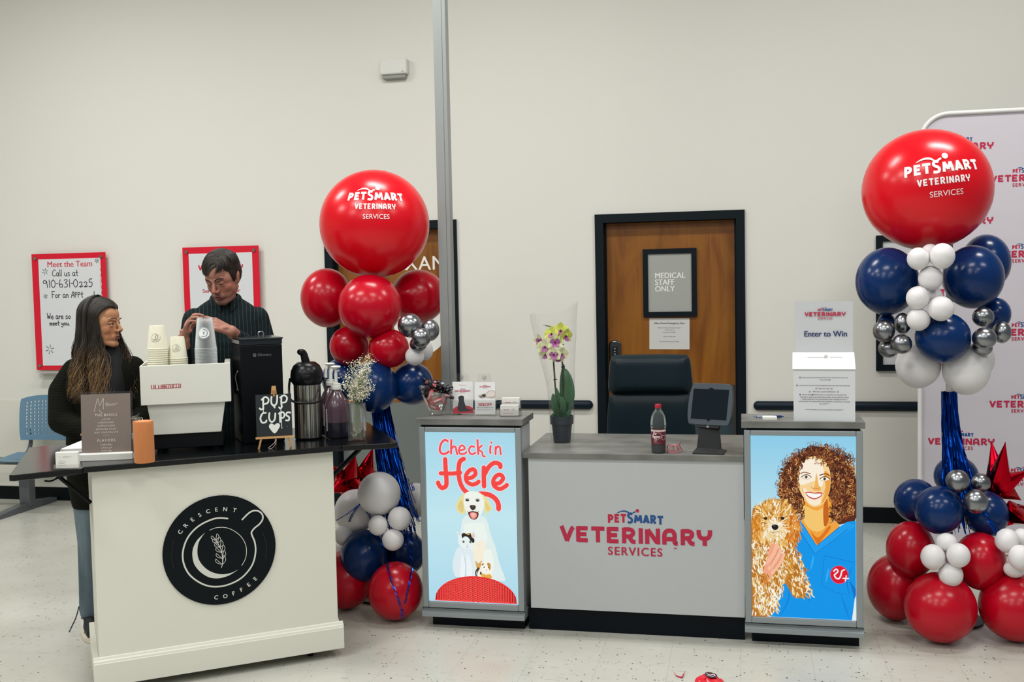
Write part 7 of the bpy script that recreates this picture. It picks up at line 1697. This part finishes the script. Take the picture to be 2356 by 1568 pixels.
loft(bm, [(0.01,0.02,0.88,0.170,0.122),(0.01,0.02,1.0,0.168,0.120),(0.01,0.015,1.10,0.162,0.116),(0.01,0.01,1.28,0.178,0.128),(0.01,0.01,1.44,0.188,0.126),(0.01,0.013,1.55,0.182,0.108),(0.01,0.010,1.605,0.145,0.088),(0.010,0.004,1.648,0.085,0.072),(0.010,0.0,1.660,0.066,0.064)])
chain(bm, [((-0.148,0.01,1.548),0.060),((-0.166,0.0,1.45),0.060),((-0.192,-0.03,1.24),0.056),((-0.205,-0.15,1.265),0.052),((-0.195,-0.36,1.425),0.040)])
chain(bm, [((0.165,0.01,1.548),0.060),((0.186,0.0,1.45),0.061),((0.215,-0.04,1.25),0.057),((0.205,-0.13,1.295),0.054),((0.085,-0.345,1.445),0.042),((0.058,-0.385,1.470),0.036)])
shirt = blob('shirt', bm, M_sh, man, 0.005, 8)
# collar
bm = bmesh.new()
def collar_piece(bm, side):
    rows = []
    for i in range(9):
        f = i/8; a = -PI/2+side*(0.28+f*2.6)
        x = 0.010+0.062*math.cos(a); y = -0.014+0.062*math.sin(a)
        top = Vector((x, y, 1.664+0.026*f-0.016*(1-f)**2)); low = Vector((0.010+0.084*math.cos(a), -0.014+0.086*math.sin(a), 1.640+0.018*f-(0.070*(1-f)**4)))
        rows.append([bm.verts.new(top), bm.verts.new(top*0.5+low*0.5+Vector((0.006*math.cos(a), 0.006*math.sin(a), 0.008))), bm.verts.new(low)])
    for A, B in zip(rows, rows[1:]):
        for j in range(2): bm.faces.new((A[j], A[j+1], B[j+1], B[j]))
collar_piece(bm, 1); collar_piece(bm, -1)
o = obj('collar', bm, M_sh, man, smooth='all'); s_ = o.modifiers.new('t','SOLIDIFY'); s_.thickness = 0.004; o.modifiers.new('s','SUBSURF').levels = 1
for z_ in (1.50,1.43,1.36):
    bm = bmesh.new(); lathe(bm, [(0.005,0),(0.005,0.002)], 12, M=Matrix.Translation((0.018,-0.122+0.02*max(0,(z_-1.42)/0.1),z_)) @ Matrix.Rotation(PI/2,4,'X')); obj('button', bm, mat('button_dark', '#1c2a2b', 0.3), man)
bm = bmesh.new()
for s in (-1, 1): chain(bm, [((0.02+s*0.075,0.02,0.90),0.105),((0.02+s*0.09,0.01,0.50),0.080),((0.02+s*0.09,0.03,0.09),0.066)])
blob('trousers', bm, mat('dark_trousers', '#15181c', 0.8), man, 0.008, 4)
for s in (-1, 1):
    bm = bmesh.new(); chain(bm, [((0.02+s*0.09,0.04,0.05),0.05),((0.02+s*0.09,-0.12,0.04),0.04)]); blob('shoe', bm, mat('dark_shoe', '#0c0d10', 0.5), man, 0.006, 3)
M_brm = mat('brow_brown', '#1f1814', 0.8)
face_details(man, HM_, 1.0, mat('lips_man', '#8a5048', 0.5), M_brm, M_skm, gaze=(0,-0.9), closed=0.66, brow_t=0.0029)
# short swept hair
bm = bmesh.new()
ell(bm, (0,0.022,0.052), (0.083,0.096,0.084), HM_); ell(bm, (0.0,0.05,0.0), (0.076,0.062,0.07), HM_)
for s in (-1,1): ell(bm, (s*0.072,0.002,0.028), (0.012,0.035,0.045), HM_); cone(bm, (s*0.075,-0.014,0.02), 0.009, (s*0.073,-0.018,-0.012), 0.006, M=HM_)
hr = blob('hair', bm, mat('hair_dark', '#17130f', 0.6), man, 0.004, 4)
rd = random.Random(31); it = []
def cfm(c): 
    return lambda co: c
for i in range(900):
    a = rd.uniform(0, 1); fr = rd.uniform(-1, 1)
    # from a side part, over the top and towards the far temple
    px = 0.035+rd.uniform(-.012,.012); py = -0.060+0.16*rd.random()
    sgn = -1 if rd.random() < 0.72 else 1; pts = []
    n = 9; span = rd.uniform(0.9, 1.25) if sgn < 0 else rd.uniform(0.5, 1.0); jit = rd.uniform(-.005,.003)
    for j in range(n+1):
        f = j/n; th = math.asin(max(-1, min(1, px/0.088)))+sgn*f*span*(1.6 if sgn < 0 else 1.1); yy = py-0.03*f*(1 if py < 0.0 else 0.2)
        k_ = math.sqrt(max(0.05, 1-((yy-0.018)/0.104)**2)); R_ = 0.0885*k_+jit*0.4+0.003*math.sin(f*PI)
        pts.append(HM_ @ Vector((R_*math.sin(th), yy+0.002*math.sin(f*9+i), 0.050+R_*1.02*math.cos(th))))
    sh_ = rd.random(); c = mixc(hx('#0d0b0a'), hx('#3a3026'), sh_**1.5)
    it.append((pts, [0.0014*(1-0.75*(j/n)**2) for j in range(n+1)], cfm(c)))
for i in range(170):
    x = rd.uniform(0.03,0.045); xe = rd.uniform(-0.066,-0.02); z0 = rd.uniform(0.098,0.118); ze = rd.uniform(0.048,0.070); pts = []
    for j in range(9):
        f = j/8; xx = x+(xe-x)*f; zz = z0+(ze-z0)*f**1.5; yy = -0.080-0.012*math.sin(f*PI)+0.020*f*f+0.6*(zz-0.085)*0.4 
        yy = 0.012-0.100*math.sqrt(max(0.02, 1-(xx/0.088)**2-((zz-0.036)/0.094)**2))-0.004
        pts.append(HM_ @ Vector((xx, yy, zz)))
    it.append((pts, [0.0015*(1-0.8*(j/8)**2) for j in range(9)], cfm(mixc(hx('#0d0b0a'), hx('#33291f'), rd.random()))))
for i in range(420):
    s = 1 if rd.random() < 0.75 else -1; y0 = rd.uniform(-0.030, 0.10); zz0 = rd.uniform(0.03, 0.10); L_ = rd.uniform(0.03, 0.055); pts = []
    for j in range(7):
        f = j/6; z = zz0-L_*f; yy = y0+0.012*f; k_ = math.sqrt(max(0.03, 1-((yy-0.022)/0.1)**2)); kz = math.sqrt(max(0.03, 1-((z-0.045)/0.1)**2)) if z > 0.045 else 1-0.06*((0.045-z)/0.06)**2
        pts.append(HM_ @ Vector((s*0.0855*k_**0.8*kz, yy, z)))
    if y0 < -0.02 and zz0 < 0.05: continue
    it.append((pts, [0.0013*(1-0.8*(j/6)**2) for j in range(7)], cfm(mixc(hx('#0d0b0a'), hx('#2e251c'), rd.random()))))
strands('hair_strands', it, hr)['kind'] = 'stuff'
# ---- woman leaning at the left leaf
WB = (-3.089, -2.900, 0); WRZ = math.radians(34.9)
wom = thing('person', 'woman with long wavy brown hair in dark knit cardigan and jeans, turned to the man', 'person', WB, WRZ)
HW_ = Matrix.Translation((0.010, -0.045, 1.545)) @ Matrix.Rotation(math.radians(56), 4, 'Z') @ Matrix.Rotation(math.radians(2), 4, 'X')
kW = 0.94
ck_ = HW_ @ Vector((-0.045,-0.06,-0.03))
M_skw = skin('skin_woman', '#b88764', '#aa7856', [(ck_, 0.05, '#a96a4e', 0.45), (HW_ @ Vector((0,-0.1,-0.03)), 0.03, '#b07a5c', 0.4)])
bm = bmesh.new()
loft(bm, [(0.0,0.05,0.80,0.165,0.115),(0.0,0.05,0.92,0.155,0.11),(0.0,0.04,1.04,0.125,0.095),(0.0,0.02,1.20,0.14,0.105),(0.005,0.0,1.29,0.145,0.105),(0.01,-0.005,1.335,0.11,0.07),(0.018,-0.015,1.37,0.05,0.048)])
chain(bm, [((0.018,-0.015,1.38),0.052),((0.025,-0.02,1.43),0.047),((0.030,-0.025,1.50),0.047)])
head_parts(bm, HW_, kW, male=False)
chain(bm, [((-0.125,0.0,1.325),0.046),((-0.185,-0.01,1.22),0.042),((-0.190,-0.07,1.065),0.038),((-0.02,-0.185,1.035),0.028)])
chain(bm, [((0.150,0.0,1.325),0.046),((0.190,0.0,1.22),0.042),((0.200,-0.05,1.07),0.038),((0.040,-0.20,1.045),0.028)])
hand_parts(bm, (-0.02,-0.185,1.035), (1.0,-0.12,0.02), (0.0,-0.25,0.95), -1, [0.3,0.35,0.4,0.4], k=0.88)
hand_parts(bm, (0.040,-0.20,1.060), (-1.0,0.05,0.0), (0.0,-0.15,0.97), 1, [0.3,0.35,0.4,0.4], k=0.88)
for x_ in (-0.074, 0.095): chain(bm, [((x_,0.05,0.80),0.088),((x_-0.0,0.04,0.46),0.055),((x_-0.005,0.05,0.10),0.035),((x_+0.0,-0.05,0.045),0.03)])
blob('body', bm, M_skw, wom, 0.0032, 9)
face_details(wom, HW_, kW, mat('lips_woman', '#8e4d4a', 0.4), mat('brow_dark', '#1d130e', 0.8), M_skw, gaze=(0.15,0.0), closed=0.05, brow_t=0.0019, lip_w=0.021)
M_knit = mat('dark_knit', '#11120d', 0.95, spec=0.15)
def knit():
    N, L, p = nt(M_knit); tc = N.new('ShaderNodeTexCoord'); mp = N.new('ShaderNodeMapping'); mp.inputs['Rotation'].default_value = (0, 0.0, 0); L.new(tc.outputs['Object'], mp.inputs[0])
    w1 = N.new('ShaderNodeTexWave'); w1.bands_direction = 'Z'; w1.inputs['Scale'].default_value = 60; w1.inputs['Distortion'].default_value = 1.2; w1.inputs['Detail'].default_value = 1; L.new(mp.outputs[0], w1.inputs['Vector'])
    rp = N.new('ShaderNodeValToRGB'); rp.color_ramp.elements[0].color = hx('#0a0b08'); rp.color_ramp.elements[1].color = hx('#1b1c14'); L.new(w1.outputs[0], rp.inputs[0]); L.new(rp.outputs[0], p.inputs['Base Color'])
    bp = N.new('ShaderNodeBump'); bp.inputs['Strength'].default_value = 0.8; bp.inputs['Distance'].default_value = 0.004; L.new(w1.outputs[0], bp.inputs['Height']); L.new(bp.outputs[0], p.inputs['Normal'])
knit()
bm = bmesh.new()
loft(bm, [(0.0,0.05,0.635,0.160,0.120),(0.0,0.05,0.68,0.168,0.125),(-0.0,0.05,0.80,0.182,0.135),(0.0,0.045,0.95,0.178,0.130),(0.0,0.03,1.10,0.168,0.125),(0.0,0.015,1.22,0.172,0.128),(0.005,0.005,1.30,0.172,0.122),(0.008,-0.002,1.345,0.142,0.098),(0.012,-0.008,1.375,0.085,0.072)])
chain(bm, [((-0.120,0.0,1.318),0.062),((-0.180,-0.005,1.22),0.066),((-0.188,-0.06,1.085),0.064),((-0.13,-0.12,1.052),0.056),((-0.03,-0.175,1.040),0.042)])
chain(bm, [((0.145,0.0,1.318),0.062),((0.185,0.0,1.22),0.064),((0.198,-0.045,1.085),0.062),((0.15,-0.12,1.052),0.056),((0.055,-0.19,1.046),0.042)])
blob('cardigan', bm, M_knit, wom, 0.006, 7)
bm = bmesh.new()
loft(bm, [(0.03,-0.045,0.98,0.07,0.100),(0.03,-0.045,1.15,0.075,0.105),(0.032,-0.045,1.27,0.078,0.100),(0.03,-0.030,1.34,0.078,0.088),(0.025,-0.020,1.385,0.074,0.074),(0.026,-0.022,1.420,0.058,0.060),(0.030,-0.024,1.462,0.054,0.056)])
blob('turtleneck', bm, mat('black_jersey', '#070a0e', 0.85), wom, 0.006, 6)
M_jean = bump(mottled(mat('denim', '#5d6c74', 0.85), '#4b5a62', '#76878f', 5, stretch=(1.6,1,0.5)), 30, 0.5, 0.004)
bm = bmesh.new()
for x_ in (-0.074, 0.095): chain(bm, [((x_,0.05,0.80),0.096),((x_,0.045,0.46),0.071),((x_-0.004,0.05,0.25),0.070),((x_-0.004,0.05,0.115),0.073)])
loft(bm, [(0.0,0.05,0.76,0.165,0.11),(0.0,0.05,0.9,0.165,0.115),(0.0,0.05,0.98,0.15,0.11)])
blob('jeans', bm, M_jean, wom, 0.006, 5)
bm = bmesh.new(); tube(bm, spl([(-0.150,0.04,0.14),(-0.165,0.035,0.09),(-0.185,0.03,0.05),(-0.20,0.03,0.02)],3), [0.004]*10, 4); obj('frayed_hem', bm, mat('fray', '#39424a', 0.9), wom)
for x_ in (-0.106, 0.095):
    bm = bmesh.new(); chain(bm, [((x_,0.06,0.066),0.040),((x_+0.01,-0.04,0.058),0.040),((x_+0.02,-0.12,0.046),0.036)]); sh_ = blob('shoe', bm, mat('sneaker_black', '#0d1013', 0.6), wom, 0.005, 3)
    bm = bmesh.new(); sol = spl([(x_-0.036,0.09),(x_-0.040,0.0),(x_-0.026,-0.10),(x_+0.02,-0.163),(x_+0.055,-0.12),(x_+0.046,-0.02),(x_+0.038,0.08),(x_,0.105)],5,True)
    A = [bm.verts.new((a, b, 0.001)) for a, b in sol]; B = [bm.verts.new((a, b, 0.028)) for a, b in sol]; n = len(A); bm.faces.new(A[::-1]); bm.faces.new(B)
    for i in range(n): bm.faces.new((A[i],A[(i+1)%n],B[(i+1)%n],B[i]))
    obj('sole', bm, mat('sole_cream', '#cfc8b4', 0.7), sh_, bevel=0.003)
    bm = bmesh.new()
    for j in range(3): tube(bm, [(x_-0.030+0.002*j,-0.018-0.018*j,0.035),(x_-0.040+0.006*j,0.005-0.018*j,0.092)], 0.0045, 6)
    obj('side_stripe', bm, mat('stripe_white', '#dcdcd8', 0.6), sh_)
# long hair
bm = bmesh.new()
ell(bm, (0,0.032*kW,0.044), (0.081*kW,0.092*kW,0.082*kW), HW_); ell(bm, (0,0.052,-0.02), (0.070,0.055,0.09), HW_); cone(bm, (0,0.055,-0.05), 0.062, (0.0,0.065,-0.17), 0.06, M=HW_)
hb = blob('hair', bm, mat('hair_brown_base', '#14100c', 0.6), wom, 0.005, 4)
rd = random.Random(5); it = []; face_az = math.radians(56)-PI/2
Hc = HW_.translation
def wcol(seed):
    rr_ = random.Random(seed); hl = rr_.random(); d0 = mixc(hx('#0f0d0b'), hx('#2a1f16'), rr_.random()); g0 = mixc(hx('#3a2a1c'), hx('#b08a58'), hl**1.6)
    def f(co):
        t_ = max(0.0, min(1.0, (1.46-co.z)/0.20)); return mixc(d0, g0, t_)
    return f
for i in range(1300):
    rel = rd.uniform(math.radians(95), math.radians(265)); az = face_az+rel
    c_rel = math.cos(rel); ca, sa = math.cos(az), math.sin(az)
    clump = int((rel-0.7)*9); cr_ = random.Random(clump*7+3); ph_ = cr_.uniform(0, 6.28); camp = cr_.uniform(0.6, 1.5)
    end = 1.285-0.105*rd.random()**0.5-0.02*cr_.random()
    layer = rd.uniform(0.0, 0.016); amp = rd.uniform(0.012, 0.020)*camp; nS = 22; pts = []
    lowR = rd.uniform(0.085, 0.150) if c_rel > -0.2 else rd.uniform(0.10, 0.130)
    lean = 0.075 if ca > 0.2 else -0.012
    # front strands start at the hairline part, sweep back over the temple
    fx_, fy_ = math.cos(face_az), math.sin(face_az); front = max(0.0, c_rel-0.1)/0.9
    for j in range(nS+1):
        f = j/nS
        if f < 0.32:
            g = f/0.32; th = 0.06+g*1.49; r_ = math.sin(th); zz = Hc.z+0.042+0.093*math.cos(th)+layer*0.4
            sw = 0.045*front*(1-g)**1.3
            x = Hc.x-0.014*fx_+(0.086+layer)*r_*ca+sw*fx_; y = Hc.y-0.014*fy_+(0.092+layer)*r_*sa+sw*fy_
            zz -= 0.012*front*(1-g)*g*4*0.3
        else:
            g = (f-0.32)/0.68; z_top = Hc.z+0.042+0.093*math.cos(1.55); zz = z_top+(end-z_top)*g
            R_ = 0.088+layer+(lowR-0.088)*min(1, g*1.15)**1.5
            x = Hc.x-0.014*fx_+R_*ca+lean*g*g; y = Hc.y-0.014*fy_+R_*sa
            if y > 0.03: y = 0.03+(y-0.03)*0.8
            k_ = max(0, g-0.2); x += amp*k_*1.7*math.sin(g*12+ph_); y += amp*k_*1.7*math.cos(g*11+ph_)
            x += rd.uniform(-1,1)*0.0012*g; y += rd.uniform(-1,1)*0.0012*g
        pts.append((x, y, zz))
    r0 = rd.uniform(0.0009, 0.0019)
    it.append((pts, [r0*(1.0 if j < nS*0.7 else max(0.1, 1-(j-nS*0.7)/(nS*0.3))) for j in range(nS+1)], wcol(i)))
for i in range(1700):
    s = -1 if rd.random() < 0.62 else 1; yp = rd.uniform(-0.086, 0.075); layer = rd.uniform(0.0, 0.012); pts = []; ph0 = rd.uniform(-0.04, 0.05)
    cr_ = random.Random(int(yp*120)*3+s+99); ph_ = cr_.uniform(0, 6.28); camp = cr_.uniform(0.6, 1.5); amp = rd.uniform(0.011, 0.018)*camp
    end = 1.285-0.115*rd.random()**0.6; y1 = rd.uniform(-0.030, 0.030) if yp < -0.02 else rd.uniform(0.02, 0.06)
    for j in range(11):
        g = j/10; ph = ph0+(1.64-ph0)*g; yy = yp+(y1-yp)*g**1.35
        k_ = math.sqrt(max(0.04, 1-((yy-0.012)/0.108)**2)); kk = k_+(1-k_)*0.25*g
        pts.append(HW_ @ Vector((s*(0.083+layer)*kk*math.sin(ph)*kW, yy*kW, (0.040+(0.094+layer*0.5)*k_*math.cos(ph))*kW)))
    p1 = pts[-1]; tx, ty = (rd.uniform(-0.035,0.055), rd.uniform(-0.145,-0.105)) if s < 0 else (rd.uniform(0.10,0.185), rd.uniform(-0.07,0.03))
    for j in range(1, 17):
        g = j/16; q_ = g**1.1; x = p1.x+(tx-p1.x)*q_; y = p1.y+(ty-p1.y)*q_; z = p1.z+(end-p1.z)*g; k_ = max(0, g-0.15)
        x += amp*k_*1.8*math.sin(g*12+ph_)+rd.uniform(-1,1)*0.001*g; y += amp*k_*1.5*math.cos(g*11+ph_); pts.append(Vector((x, y, z)))
    r0 = rd.uniform(0.0009, 0.0018); nn_ = len(pts)
    it.append((pts, [r0*(1.0 if j < nn_*0.75 else max(0.1, 1-(j-nn_*0.75)/(nn_*0.25))) for j in range(nn_)], wcol(i+5000)))
strands('hair_strands', it, hb)['kind'] = 'stuff'
